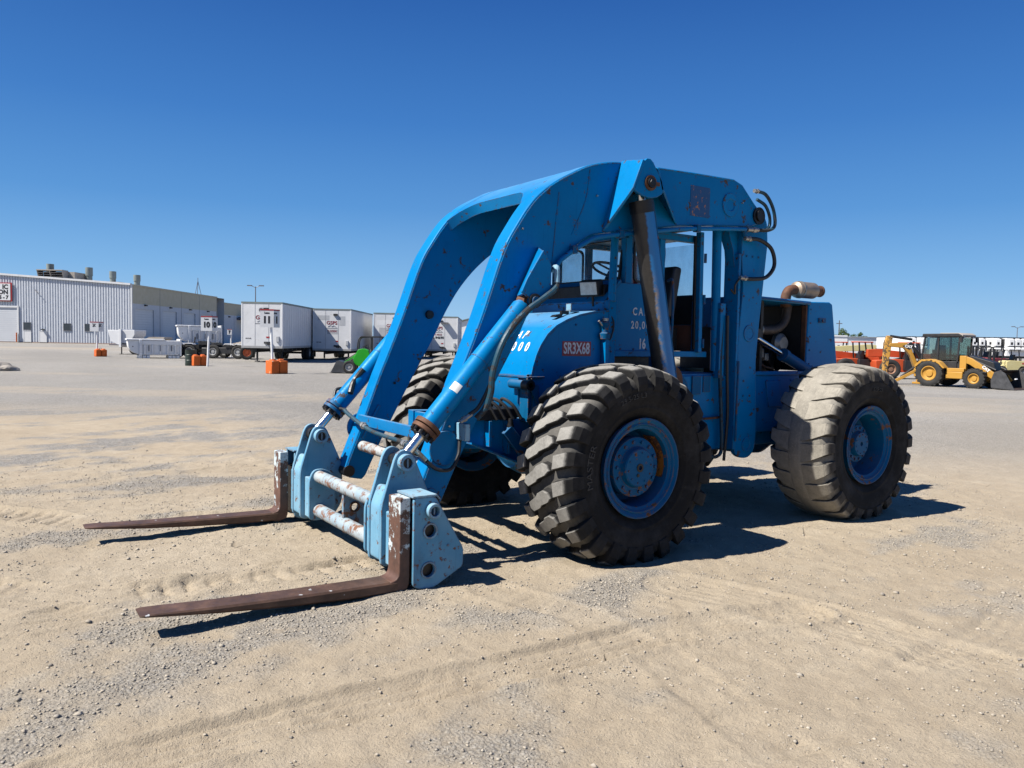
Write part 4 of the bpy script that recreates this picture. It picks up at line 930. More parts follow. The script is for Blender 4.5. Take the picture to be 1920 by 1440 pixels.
# lettering on the nose follows its curve
SL = [0]
for (a, b), (c, d) in zip(NOSE[:-1], NOSE[1:]): SL.append(SL[-1]+math.hypot(c-a, d-b))
def nose_pt(s, y, off=.004):
    for i in range(len(SL)-1):
        if s <= SL[i+1] or i == len(SL)-2:
            t = (s-SL[i])/(SL[i+1]-SL[i]); a, b = NOSE[i]; c, d = NOSE[i+1]; L = math.hypot(c-a, d-b); return (a+(c-a)*t+off*(d-b)/L, y, b+(d-b)*t-off*(c-a)/L)
for i_, ch_ in enumerate('CAP'): lettering('stencil_letter', ch_, .122, M_WHITE, (0, 0, 0), (0, 1, 0), (0, 0, 1), HOODF, .80, .003, warp=lambda a, b, y0=.125+.092*i_: nose_pt(.385+b, y0+a))
for i_, ch_ in enumerate('20000'): lettering('stencil_digit', ch_, .122, M_WHITE, (0, 0, 0), (0, 1, 0), (0, 0, 1), HOODF, .86, .003, warp=lambda a, b, y0=.04+.100*i_: nose_pt(.255+b, y0+a))
mb = MB(); mb.box(-.222, .095, YS-.004, YS-.001, 1.588, 1.715); obj('number_sticker', mb, M_REDLAB, HOODF)
lettering('sticker_lettering', 'SR3X68', .135, plain('sticker_white', (.75, .75, .75), .5), (-.062, YS+.0006, 1.650), (-1, 0, 0), (0, 0, 1), HOODF, .66, .0035)
mb = MB(); mb.prism([(-.02, 1.955), (.05, 1.945), (.075, 1.925), (.0, 1.925)], .40, .47); mb.box(-.10, -.02, .42, .45, 1.955, 1.985); obj('hood_hook', mb, M_BLACKSTEEL, HOODF)
mb = MB(); mb.box(-.20, -.10, .40, .47, 1.975, 1.990); mb.box(-.115, -.105, .40, .47, 1.99, 2.05); obj('hood_bracket', mb, M_PALE, HOODF)
# fixture beside the cab: a small valve with its lit stand
FX = sub('side_valve', FL)
mb = MB(); mb.prism([(-.365, 1.44), (-.335, 1.44), (-.325, 1.74), (-.375, 1.74)], .63, .69); obj('stand', mb, M_BLUE, FX, .003)
mb = MB(); mb.lathe([(0, .0), (0, .045), (.05, .052), (.06, .03), (.10, .028), (.12, .04), (.15, .04), (.16, 0)], 18, axis='z', c=(-.345, .66, 1.74)); obj('valve_body', mb, M_BLUE_OLD, FX)
mb = MB(); mb.cyl((-.345, .66, 1.90), (-.345, .66, 1.925), .028, n=14); mb.cyl((-.31, .66, 1.86), (-.27, .66, 1.90), .01, n=8); obj('valve_cap', mb, M_BOLT, FX)

# ------------------------------------------------------------------ cab
CAB = sub('cab', FL)
XF, XR, YC = -.60, -1.62, .56
# lower body
for sd in (1, -1):
    pl = [(-.42, 1.62), (-.42, 2.06), (-.60, 2.26), (-.66, 2.26), (-1.16, 2.26), (-1.16, 1.62)] if sd > 0 else [(-.42, 1.62), (-.42, 2.06), (-.60, 2.26), (-1.64, 2.26), (-1.64, 1.62)]
    mb = MB(); mb.prism(pl, sd*(YC-.02), sd*YC); obj('lower_side_panel', mb, M_BLUE, CAB, 0.003)
mb = MB(); mb.box(-.445, -.42, -YC+.02, YC-.02, 1.45, 2.07); obj('front_panel', mb, M_BLUE, CAB)
mb = MB(); mb.prism([(-.42, 2.07), (-.42, 2.085), (-.60, 2.29), (-.62, 2.27)], -YC+.0, YC-.0); obj('cowl', mb, M_BLUE, CAB)
mb = MB(); mb.box(-1.66, -.445, -YC+.02, YC-.02, 1.60, 1.63); obj('floor_plate', mb, M_BLUE_OLD, CAB)
for y0_ in (YC-.05, -YC-.03): mb = MB(); mb.box(-1.74, -.42, y0_, y0_+.08, 1.585, 1.64); obj('sill', mb, M_BLUE, CAB, 0.004)
# pillars and roof frame
def post(x0, x1, y0, y1, z0, z1, name='pillar', mat=None): mb = MB(); mb.box(x0, x1, y0, y1, z0, z1); return obj(name, mb, mat or M_BLUE, CAB, 0.004)
ZR = 2.70
for sd in (1, -1):
    mb = MB(); mb.prism([(-.66, 2.26), (-.74, 2.26), (-.74, ZR), (-.66, ZR)], sd*(YC-.07), sd*YC); obj('pillar', mb, M_BLUE, CAB, 0.004)
    post(-1.16, -1.09, sd*(YC-.05), sd*YC, 1.64, ZR)
    post(-1.655, -1.595, sd*(YC-.05), sd*(YC+.002), 1.64, ZR)
    mb = MB(); mb.box(-1.66, -.66, sd*(YC-.06), sd*YC, ZR, ZR+.05); obj('roof_rail', mb, M_BLUE, CAB)
    # side window with a rubber gasket, rounded corners below
    o = rounded([(-1.075, 2.27), (-.76, 2.27), (-.76, ZR-.02), (-1.075, ZR-.02)], .07, 5); i = rounded([(-1.055, 2.29), (-.78, 2.29), (-.78, ZR-.04), (-1.055, ZR-.04)], .06, 5)
    mb = MB(); n = len(o); v = [(x, sd*(YC-.012), z) for x, z in o]+[(x, sd*(YC-.012), z) for x, z in i]+[(x, sd*(YC+.004), z) for x, z in o]+[(x, sd*(YC+.004), z) for x, z in i]
    f = []
    for a in range(n): b = (a+1) % n; f += [(a, b, n+b, n+a), (2*n+a, 3*n+a, 3*n+b, 2*n+b), (a, 2*n+a, 2*n+b, b), (n+a, n+b, 3*n+b, 3*n+a)]
    mb.add(v, f); obj('window_gasket', mb, M_GASKET, CAB)
    mb = MB(); mb.prism(i, sd*(YC-.006), sd*(YC-.002)); obj('side_window', mb, M_GLASS, CAB)
mb = MB(); mb.box(-1.66, -.66, -YC, YC, ZR+.05, ZR+.07); obj('cab_roof', mb, M_BLUE, CAB)
# windshield: gasket frame and two panes, leaning back a little
def wpt(u, v): return (-.625-.05*v, -YC+.05+u*(2*YC-.10), 2.285+v*.40)
mb = MB()
for (u0, u1, v0, v1) in ((0, 1, 0, .05), (0, 1, .94, 1), (0, .022, .05, .94), (.978, 1, .05, .94)):
    q = [wpt(u0, v0), wpt(u1, v0), wpt(u1, v1), wpt(u0, v1)]; mb.add(q+[(x-.02, y, z) for x, y, z in q], [(0, 1, 2, 3), (7, 6, 5, 4), (0, 4, 5, 1), (1, 5, 6, 2), (2, 6, 7, 3), (3, 7, 4, 0)])
obj('windshield_gasket', mb, M_GASKET, CAB)
mb = MB(); q = [wpt(.02, .04), wpt(.98, .04), wpt(.98, .95), wpt(.02, .95)]; mb.add(q+[(x-.006, y, z) for x, y, z in q], [(0, 1, 2, 3), (7, 6, 5, 4), (0, 4, 5, 1), (1, 5, 6, 2), (2, 6, 7, 3), (3, 7, 4, 0)]); obj('windshield', mb, M_GLASS, CAB)
mb = MB(); mb.box(-.69, -.63, -YC, YC, ZR-.03, ZR+.05); obj('windshield_header', mb, M_BLUE, CAB)
# rear wall with a window, brown lining
mb = MB(); mb.box(-1.66, -1.63, -YC, YC, 1.64, 2.20); obj('rear_wall', mb, M_BLUE, CAB)
mb = MB(); mb.box(-1.628, -1.62, -YC+.06, YC-.06, 1.64, 1.90); obj('rear_lining', mb, M_BROWN, CAB)
mb = MB(); mb.box(-1.628, -1.62, -YC+.06, YC-.06, 1.905, 2.19); obj('rear_lining', mb, M_DARK, CAB)
mb = MB(); mb.box(-1.648, -1.642, -YC+.05, YC-.05, 2.20, ZR); obj('rear_window', mb, M_GLASS, CAB)
# guard post in front of the door opening, on the outside corner
mb = MB(); mb.cyl((-.465, .60, 2.08), (-.49, .60, 2.74), .036, n=18); obj('guard_post', mb, M_BLUE, CAB)
mb = MB(); mb.prism([(-.42, 1.40), (-.50, 1.40), (-.52, 2.09), (-.42, 2.09)], YC, YC+.06); obj('corner_gusset', mb, M_BLUE, CAB, .003)
# rear guard posts
mb = MB(); mb.cyl((-1.83, .62, 1.45), (-1.80, .62, 2.86), .045, n=18); obj('guard_post', mb, M_BLUE, CAB)
mb = MB(); mb.box(-1.875, -1.80, .63, .70, 1.38, 2.12); obj('post_sleeve', mb, M_BLUE, CAB, .004)
mb = MB(); mb.bar((-1.60, .60, 1.63), (-1.585, .60, 2.80), .06, .05, (1, 0, 0)); obj('door_post', mb, M_BLUE, CAB, .004)
mb = MB(); mb.bar((-1.555, .585, 1.66), (-1.535, .585, 2.76), .022, .02, (1, 0, 0)); obj('door_seal', mb, M_GASKET, CAB)
mb = MB(); mb.cyl((-.49, -.60, 2.08), (-.49, -.60, 2.74), .036, n=16); obj('guard_post', mb, M_BLUE, CAB)
mb = MB(); mb.cyl((-1.82, -.62, 1.45), (-1.82, -.62, 2.86), .045, n=16); obj('guard_post', mb, M_BLUE, CAB)
# seat, wheel, console
ST = MB(); ST.prism(rounded([(-1.47, 2.46), (-1.36, 2.47), (-1.26, 1.98), (-1.38, 1.96)], .04), .06, .49); obj('seat_back', ST, M_SEAT, CAB, .02)
ST = MB(); ST.prism(rounded([(-1.33, 1.90), (-.92, 1.92), (-.90, 2.01), (-1.30, 1.99)], .04), .04, .50); obj('seat_cushion', ST, M_SEAT, CAB, .02)
mb = MB(); mb.cyl((-1.12, .19, 1.63), (-1.12, .19, 1.92), .06, n=16); mb.box(-1.28, -.97, .05, .33, 1.85, 1.90); obj('seat_pedestal', mb, M_DARK, CAB)
mb = MB(); mb.tube([(-1.20, .41, 2.00), (-1.10, .425, 2.08), (-.98, .425, 2.08), (-.93, .41, 2.0)], .012, 8); obj('armrest', mb, M_BLACKSTEEL, CAB)
mb = MB(); c0 = Vector((-.84, .16, 2.41)); ax = Vector((-.35, 0, .94)).normalized(); e1 = Vector((0, 1, 0)); e2 = ax.cross(e1)
mb.tube([c0+e1*(.19*math.cos(a))+e2*(.19*math.sin(a)) for a in [2*PI*k/24 for k in range(25)]], .013, 8, 1); obj('steering_wheel', mb, M_SEAT, CAB)
mb = MB(); mb.cyl(c0-ax*.02, c0-ax*.55+Vector((.1, 0, 0)), .03, n=12)
for k in range(3):
    a = 2*PI*k/3+.4; mb.cyl(c0, c0+e1*(.185*math.cos(a))+e2*(.185*math.sin(a)), .010, n=8)
obj('steering_column', mb, M_DARK, CAB)
mb = MB(); mb.prism([(-.46, 1.63), (-.46, 2.24), (-.62, 2.24), (-.70, 2.05), (-.60, 1.63)], -.50, .50); obj('dash_console', mb, M_DARK, CAB, .01)
mb = MB(); mb.tube([(-1.36, .30, 1.64), (-1.36, .30, 1.78), (-1.40, .30, 1.83), (-1.46, .30, 1.80)], .045, 14, 5); mb.cyl((-1.46, .30, 1.80), (-1.56, .30, 1.78), .052, n=16); obj('floor_fitting', mb, M_ALU, CAB)
mb = MB(); mb.box(-1.52, -1.44, .22, .40, 1.64, 1.87); obj('pedal_box', mb, M_DARK, CAB, .01)
mb = MB(); mb.tube([(-1.60, -.30, 2.20), (-1.585, -.30, 2.60), (-1.585, -.05, 2.64), (-1.585, .02, 2.60), (-1.60, .02, 2.20)], .026, 8); obj('red_grab_rail', mb, M_REDIN, CAB)
# work lights on the cowl
for (x, y, z) in ((-.36, .40, 2.20), (-.28, -.47, 2.21)):
    WLn = sub('work_light', FL); T = Matrix.Translation((x, y, z)) @ Matrix.Rotation(.30, 4, 'Z') @ Matrix.Rotation(.22, 4, 'Y')
    mb = MB(); mb.box(-.10, 0, -.10, .10, -.07, .07, T); obj('housing', mb, M_DARK, WLn, .012)
    t_ = plain('ribbed_lamp_lens', (.62, .64, .62), .25, 0, .15, 30, .5, 90); mb = MB(); mb.box(.0, .008, -.088, .088, -.058, .058, T); obj('lens', mb, t_, WLn, .004)
    mb = MB(); mb.cyl((x-.05, y, z-.06), (x-.06, y, z-.16), .012, n=8); obj('stalk', mb, M_DARK, WLn)
# cab stencil
lettering('stencil_lettering', 'CAP', .098, M_WHITE, (-.855, YC+.0018, 2.0), (-1, 0, 0), (0, 0, 1), CAB, .80, .002, space=1.5)
lettering('stencil_lettering', '20,000', .098, M_WHITE, (-.885, YC+.0018, 1.875), (-1, 0, 0), (0, 0, 1), CAB, .80, .002, space=1.35)
lettering('stencil_lettering', '16', .130, M_WHITE, (-.89, YC+.0018, 1.70), (-1, 0, 0), (0, 0, 1), CAB, .70, .004)

# ------------------------------------------------------------------ mid body below the cab
MID = sub('mid_body', FL)
for sd in (1, -1):
    mb = MB(); mb.prism([(-1.10, 1.40), (-2.02, 1.40), (-2.02, .66), (-1.70, .66), (-1.30, .62), (-1.05, .90)], sd*.60, sd*.625); obj('side_plate', mb, M_BLUE, MID, .004)
    mb = MB(); mb.prism(rounded([(-.78, 1.0), (-.80, 1.38), (-1.02, 1.52), (-1.24, 1.40), (-1.32, 1.18), (-1.18, .90)], .12, 5), sd*.64, sd*.80); obj('step_bracket', mb, M_BLUE_OLD, MID, .006)
    mb = MB(); mb.prism(rounded([(-.86, 1.30), (-.90, 1.46), (-1.03, 1.525), (-1.16, 1.47), (-1.20, 1.30)], .10, 5), sd*.802, sd*.812); obj('rust_patch', mb, M_RUST, MID)
mb = MB(); mb.box(-2.0, -1.20, -.60, .60, 1.38, 1.42); obj('deck_plate', mb, M_BLUE, MID)
mb = MB(); mb.box(-1.62, -1.50, .628, .640, 1.22, 1.40); obj('maker_plate', mb, M_BLUE_OLD, MID)
mb = MB(); mb.box(-1.76, -1.66, .628, .634, 1.24, 1.40); obj('maker_plate', mb, M_BLUE_OLD, MID)
mb = MB(); mb.box(-1.0, -.44, -.54, .54, 1.36, 1.58); obj('underfloor_box', mb, M_DARK, MID)
# rods and hoses strung along the side
mb = MB(); mb.tube([(-1.28, .70, 1.36), (-1.34, .72, 1.0), (-1.37, .70, .66), (-1.60, .66, .60)], .012, 8); obj('side_pipe', mb, M_BLUE, MID)
mb = MB(); mb.tube([(-1.62, .66, .98), (-1.64, .70, .75), (-1.70, .70, .62), (-1.82, .70, .60), (-1.88, .70, .68), (-1.86, .70, 1.0), (-1.83, .69, 1.5), (-1.86, .68, 2.1)], .018, 8); obj('side_hose', mb, M_HOSEBLUE, MID)
mb = MB(); mb.cyl((-1.36, .66, .97), (-1.90, .66, .985), .012, n=8); obj('tie_rod', mb, M_RUST, MID)
mb = MB(); mb.tube([(-1.92, .70, .55), (-1.93, .72, 1.0), (-1.90, .72, 1.45), (-1.88, .72, 2.0)], .015, 8); obj('side_hose', mb, M_HOSE, MID)
mb = MB(); mb.cyl((-1.42, .64, 1.12), (-1.56, .64, 1.12), .022, n=10); mb.cyl((-1.56, .64, 1.12), (-1.60, .64, .98), .02, n=10); obj('pipe_elbow', mb, M_BLUE_OLD, MID)

# ------------------------------------------------------------------ mast behind the cab (carries the boom's pivot)
MAST = sub('mast', FL)
for sd in (1, -1):
    prof = rounded([(-2.02, .62), (-2.12, .565), (-2.24, .565), (-2.32, .63), (-2.345, .80), (-2.30, 1.55), (-2.335, 1.95), (-2.42, 2.75), (-2.40, 2.96), (-2.28, 3.10), (-2.12, 3.08), (-2.02, 2.92), (-2.03, 2.60), (-2.07, 2.30), (-2.02, 1.75), (-2.03, 1.2)], .05, 3)
    mb = MB(); mb.prism(prof, sd*.69, sd*.745); obj('mast_plate', mb, M_BLUE, MAST, .005)
    mb = MB(); mb.box(-2.03, -1.995, sd*.56, sd*.742, .66, 2.62); obj('mast_flange', mb, M_BLUE, MAST, .004)
    mb = MB(); mb.lathe([(0, .085), (.008, .083), (.008, .060), (.003, .055), (.003, 0)], 28, c=(-2.18, sd*.745 if sd > 0 else -.753, 1.83)); obj('mast_boss', mb, M_BLUE, MAST)
    mb = MB(); mb.lathe([(0, .075), (.008, .073), (.008, .05), (.003, .045), (.003, 0)], 28, c=(-2.20, sd*.745 if sd > 0 else -.753, .70)); obj('mast_boss', mb, M_BLUE, MAST)
mb = MB(); mb.box(-2.36, -2.10, -.69, .69, .62, .72); obj('mast_crossmember', mb, M_BLUE, MAST)
mb = MB(); mb.box(-2.34, -2.30, -.69, .69, 1.9, 2.2); obj('mast_crossmember', mb, M_BLUE, MAST)
mb = MB(); mb.prism([(-1.88, 2.86), (-2.05, 2.86), (-2.05, 2.35), (-1.98, 2.52), (-1.96, 2.66), (-1.92, 2.74)], .58, .69); obj('mast_guide', mb, M_BLUE, MAST)
# mast cylinders running back into the engine bay
for sd in (1, -1):
    RC_ = sub('mast_cylinder', FL); a = (-2.36, sd*.60, 1.835); b = (-3.75, sd*.60, 1.30); P = lambda t: lerp(a, b, t)
    mb = MB(); mb.cyl((a[0], sd*.54, a[2]), (a[0], sd*.72, a[2]), .05, n=18); obj('rod_eye', mb, M_BLACKSTEEL, RC_)
    mb = MB(); mb.cyl(P(0), P(.42), .030, n=22); obj('rod', mb, M_CHROME, RC_)
    mb = MB(); mb.cyl(P(.42), P(.97), .062, n=26); mb.cyl(P(.40), P(.44), .072, n=24); obj('barrel', mb, M_BLUE_OLD, RC_)

# ------------------------------------------------------------------ engine hood at the back
EH = sub('engine_hood', FL)
YE = .62
def zt(x): return 2.225-.03*((x+2.45)/-1.35)
mb = MB(); mb.prism([(-2.36, 2.225), (-3.32, 2.205), (-3.32, 2.165), (-2.36, 2.185)], -YE, YE+.03); obj('top_sheet', mb, M_BLUE, EH, .008)
mb = MB(); mb.prism([(-3.322, 2.205), (-3.70, 2.215), (-3.755, 2.19), (-3.90, 1.45), (-3.30, 1.45)], -YE, YE); obj('rear_shroud', mb, M_BLUE, EH, .012)
mb = MB(); mb.box(-3.31, -3.285, -YE+.01, YE-.07, 1.44, 2.16); obj('rear_bulkhead', mb, M_DARK, EH)
for sd in (1, -1): mb = MB(); mb.box(-3.315, -3.29, sd*(YE-.065), sd*(YE-.012), 1.44, 2.16); obj('shroud_edge', mb, M_RUST, EH)
for sd in (1, -1):
    mb = MB(); mb.box(-3.35, -2.36, sd*.575, sd*YE, .80, 1.40); obj('lower_side', mb, M_BLUE, EH, .005)
    mb = MB(); mb.box(-3.35, -2.36, sd*.56, sd*(YE+.02), 1.40, 1.44); obj('side_ledge', mb, M_BLUE, EH, .004)
    mb = MB(); mb.prism([(-2.62, 1.34), (-2.84, 1.34), (-2.90, 1.06), (-2.68, 1.06)], sd*(YE), sd*(YE+.012)); obj('access_plate', mb, M_BLUE, EH, .003)
mb = MB(); mb.box(-2.62, -2.58, -.57, .57, 1.44, 2.18); obj('front_bulkhead', mb, M_DARK, EH)
# engine
EN = sub('engine', FL)
mb = MB(); mb.box(-3.25, -2.63, -.26, .26, 1.05, 1.68); mb.box(-3.20, -2.68, -.16, .16, 1.68, 1.88); obj('block', mb, M_DARK, EN, .02)
mb = MB(); mb.tube([(-2.66, .46, 1.88), (-2.85, .46, 1.88), (-3.03, .45, 1.91), (-3.14, .45, 2.00), (-3.18, .45, 2.16)], .050, 14, 5); obj('exhaust_elbow', mb, plain('sooty_flex_pipe', (.075, .060, .052), .6, .3, .3, 20, .5, 60), EN)
mb = MB(); mb.cyl((-2.40, .48, 1.88), (-2.70, .46, 1.88), .062, n=20); mb.ring((-2.60, .468, 1.88), (-2.64, .465, 1.88), .072, .05, 20); obj('air_duct', mb, M_ALU, EN)
mb = MB(); mb.lathe([(-.06, .0), (-.06, .07), (-.03, .11), (.02, .11), (.06, .07), (.06, 0)], 24, c=(-3.10, .42, 1.74)); obj('alternator', mb, M_ALU, EN)
mb = MB(); mb.box(-2.72, -2.60, .40, .52, 1.58, 1.68); mb.box(-2.80, -2.74, .44, .52, 1.55, 1.63); obj('filter_head', mb, M_ALU, EN, .01)
mb = MB(); mb.tube([(-2.5, .5, 1.75), (-2.55, .52, 1.62), (-2.7, .52, 1.5), (-2.9, .5, 1.46)], .012, 8); obj('wiring', mb, M_RUST, EN)
mb = MB(); mb.lathe([(0, .13), (.03, .14), (.05, .14), (.08, .12)], 24, c=(-3.12, .30, 1.55)); obj('pulley', mb, M_BLACKSTEEL, EN)
# muffler
MU = sub('muffler', FL)
mb = MB(); mb.tube([(-3.14, .45, 2.14), (-3.14, .45, 2.25), (-3.19, .45, 2.325), (-3.30, .45, 2.34)], .055, 16, 5); obj('elbow', mb, M_RUST, MU)
M_MUF = plain('heat_browned_muffler', (.34, .26, .19), .5, .5, .3, 9, .2)
mb = MB(); mb.lathe([(0, .05), (.02, .085), (.04, .092), (.32, .092), (.34, .085), (.36, .05)], 28, axis='x'); o = obj('can', mb, M_MUF, MU, loc=(-3.29, .45, 2.345), rot=(0, 0, PI))
mb = MB(); mb.ring((-3.645, .45, 2.345), (-3.74, .45, 2.345), .060, .050, 20); mb.ring((-3.74, .45, 2.345), (-3.76, .45, 2.345), .066, .05, 20); obj('outlet', mb, M_RUST, MU)
mb = MB(); mb.ring((-3.36, .45, 2.345), (-3.385, .45, 2.345), .097, .088, 24); obj('band', mb, M_ALU, MU)

# ------------------------------------------------------------------ hoses
HO = sub('hydraulic_hoses', FL)
def hose(pts, r=.018, mat=None, name='hose'): mb = MB(); mb.tube(pts, r, 10, 7); return obj(name, mb, mat or M_HOSE, HO)
def fitting(p, q, r=.020): mb = MB(); mb.cyl(p, q, r, n=8); mb.cyl(lerp(p, q, .5), lerp(p, q, .75), r*1.25, n=6); return obj('hose_fitting', mb, M_BOLT, HO)
hose([(.46, .99, 2.20), (.494, 1.03, 2.13), (.607, 1.04, 2.049), (.756, 1.04, 1.953), (.902, 1.04, 1.818), (1.004, 1.04, 1.663), (1.067, 1.03, 1.463), (1.073, 1.02, 1.323), (1.10, .99, 1.20), (1.16, .96, 1.12)], .024, M_HOSEBLUE)
hose([(1.05, 1.0, 1.42), (1.09, .97, 1.30), (1.15, .96, 1.20), (1.22, .95, 1.15)], .015)
mb = MB(); mb.tube([(.36, YO+.035, 2.29), (.43, .93, 2.30), (.465, 1.0, 2.285), (.47, 1.01, 2.23), (.475, 1.02, 2.17)], .024, 10, 5); obj('pipe_end', mb, M_PALE, HO)
fitting((1.20, .95, 1.155), (1.29, .94, 1.10), .018)
mb = MB(); mb.box(1.20, 1.245, .80, .94, .95, 1.08); obj('junction_box', mb, M_PALE, HO, .006)
hose([(1.22, .82, .95), (1.25, .85, .83), (1.32, .86, .735), (1.43, .85, .74), (1.50, .82, .80)], .014)
hose([(1.50, .82, .80), (1.53, .72, .86), (1.515, .45, .90), (1.50, .1, .905), (1.505, -.25, .93), (1.53, -.60, 1.02), (1.53, -.72, 1.06)], .018, M_HOSEBLUE)
hose([(1.53, -.72, 1.06), (1.545, -.82, 1.07), (1.56, -.88, 1.12), (1.53, -.93, 1.22), (1.47, -.93, 1.24)], .014)
for p, q in (((1.515, .45, .895), (1.53, .72, .865)), ((1.50, -.30, .94), (1.525, -.58, 1.01))): fitting(p, lerp(p, q, .25), .026)
hose([(1.44, -.80, 1.20), (1.40, -.84, 1.28), (1.36, -.86, 1.33), (1.30, -.83, 1.42)], .028, M_BLACKSTEEL)
# at the mast head
hose([(-2.06, .86, 3.22), (-2.20, .87, 3.20), (-2.32, .87, 3.08), (-2.36, .87, 2.92), (-2.28, .86, 2.86), (-2.13, .84, 2.85)], .017, M_HOSEBLUE)
hose([(-2.12, .83, 3.15), (-2.24, .84, 3.10), (-2.31, .84, 3.0), (-2.31, .84, 2.90), (-2.22, .84, 2.85)], .016, M_HOSEBLUE)
fitting((-2.04, .86, 3.22), (-2.11, .86, 3.22)); fitting((-2.00, YO+.035, 2.845), (-2.14, .84, 2.85), .024)
hose([(-2.05, .80, 2.76), (-2.20, .82, 2.76), (-2.36, .84, 2.68), (-2.40, .85, 2.52), (-2.30, .84, 2.40), (-2.14, .82, 2.37), (-2.0, .79, 2.37)], .020)
fitting((-1.96, .79, 2.375), (-2.06, .80, 2.37), .022); fitting((-2.0, .80, 2.76), (-2.10, .80, 2.76), .022)
mb = MB(); mb.tube([(-1.98, .80, 2.84), (-2.0, .80, 2.78)], .028, 10, 1); obj('pipe_tee', mb, M_BLUE_OLD, HO)
hose([(-1.97, .78, 2.37), (-1.93, .76, 2.30), (-1.95, .74, 2.22), (-1.90, .73, 2.26)], .010)
# front frame small parts
FP = sub('tow_hitch', FL)
mb = MB(); mb.bar((.66, .62, .98), (.44, .64, .72), .05, .10, (0, 0, 1)); obj('hitch_arm', mb, M_BLUE_OLD, FP, .006)
mb = MB(); mb.cyl((.62, .62, 1.0), (.62, .62, 1.07), .030, .018, n=12); obj('hitch_pin', mb, M_BLACKSTEEL, FP)

# ------------------------------------------------------------------ small hardware
def bolts(name, parent, pts, axis, r=.010, h=.007, mat=None):
    for p in pts:
        p = Vector(p); a = Vector(axis); mb = MB(); mb.cyl(p, p+a*h, r, r*.85, n=6); obj(name, mb, mat or M_BLUE_OLD, parent)
bolts('bolt', CAB, [(-.46-.16*k, YC, 1.655) for k in range(5)]+[(-.455, YC+.06, 1.50+.13*k) for k in range(5)], (0, 1, 0))
bolts('bolt', HOODF, [(.30, YS-.004, 1.47), (-.10, YS-.004, 1.47), (-.38, YS-.004, 1.47), (-.38, YS-.004, 1.90), (-.05, YS-.004, 1.86)], (0, 1, 0))
bolts('bolt', EH, [(-3.36, YE, 1.52+.15*k) for k in range(5)]+[(-3.42-.11*k, YE, 1.49) for k in range(4)]+[(-2.45-.2*k, YE, 1.34) for k in range(5)], (0, 1, 0))
bolts('bolt', MAST, [(-2.10-.09*k, .745, 2.60) for k in range(3)]+[(-2.12, .745, 1.20), (-2.22, .745, 1.20), (-2.12, .745, 1.35), (-2.08, .745, 2.2)], (0, 1, 0), .013)
bolts('bolt', MID, [(-1.15-.2*k, .625, 1.36) for k in range(5)]+[(-1.35-.2*k, .625, .72) for k in range(4)], (0, 1, 0))
bolts('grease_nipple', BOOM, [(.66, YO, 2.60), (-.10, YO, 2.95), (1.02, YO, 1.62), (-1.95, YO, 3.10), (1.30, YO, 1.05)], (0, 1, 0), .009, .016, M_BOLT)
bolts('bolt', CG, [(1.62, 1.33, .20), (1.60, 1.33, .30), (1.82, 1.33, .60)], (0, 1, 0), .010, .006, M_PALE)
GH = sub('grab_handle', FL); mb = MB(); mb.tube([(-1.20, YC, 1.75), (-1.20, YC+.07, 1.78), (-1.20, YC+.07, 2.28), (-1.20, YC, 2.31)], .013, 8, 4); obj('handle_bar', mb, M_BLUE_OLD, GH)
for z in (1.72, 2.15, 2.55): mb = MB(); mb.cyl((-1.63, .635, z-.045), (-1.63, .635, z+.045), .014, n=10); obj('door_hinge', mb, M_BLUE_OLD, CAB)
mb = MB(); mb.box(-3.62, -3.50, YE, YE+.016, 1.98, 2.03); mb.cyl((-3.56, YE+.01, 2.0), (-3.56, YE+.03, 2.0), .014, n=10); obj('hood_catch', mb, M_BLUE_OLD, EH)
mb = MB(); mb.tube([(-2.42, YE+.035, 2.20), (-2.9, YE+.036, 2.192), (-3.30, YE+.036, 2.18)], .008, 6, 2); obj('hood_lip_wire', mb, M_BLUE_OLD, EH)
mb = MB(); mb.tube([(-.40, .58, 2.02), (-.47, .63, 1.9), (-.43, .64, 1.75), (-.36, .66, 1.72)], .007, 6); obj('lamp_cable', mb, M_HOSE, HO)
mb = MB(); mb.tube([(-2.02, .76, 1.55), (-1.99, .78, 1.1), (-2.0, .77, .75)], .011, 8); obj('mast_pipe', mb, M_BLUE_OLD, MAST)
mb = MB(); mb.box(.52, .90, .22, .575, 1.055, 1.15); obj('dark_block', mb, M_DARK, CH, .01)  # dark block added over the sunlit frame top to keep it black
for k in range(4): mb = MB(); mb.tube([(.58+.09*k, .40, 1.15), (.60+.09*k, .46, 1.22), (.56+.08*k, .56, 1.17), (.50+.08*k, .60, 1.06)], .014, 8); obj('frame_hose', mb, M_HOSE, CH)
for sd in (1, -1): mb = MB(); mb.cyl((1.525, sd*.60, .515), (1.525, sd*.975, .515), .052, n=22); obj('arm_pivot_pin', mb, M_BLACKSTEEL, CG)
# ------------------------------------------------------------------ yard background
def pxr(u, f): return (u-960)/FPX*f
def gz(r, f): return float(ground_fields(np.array([r]), np.array([f]))[0][0])
def at_yard(u, f, turn=0.0):
    r = pxr(u, f); return yard(r, f, gz(r, f)), YARD_ROT+turn
M_WWHITE = painted('weathered_white_metal', (0.76, 0.76, 0.75), chip=0.66, edgew=0, fade=(0.84, 0.84, 0.83), rust=(0.30, 0.22, 0.16), rough=0.45, dust=0.15, chipscale=3, grime=0.6)
M_DWHITE = painted('white_truck_paint', (0.84, 0.84, 0.83), chip=0.68, edgew=0, fade=(0.90, 0.90, 0.89), rough=0.35, dust=0.1, chipscale=4, grime=0.35)
M_GREYP = plain('grey_touch_up_paint', (0.50, 0.51, 0.52), .55, 0, .1, 2)
M_BLACKP = plain('black_chassis_paint', (0.020, 0.020, 0.021), .55, 0, .4, 3)
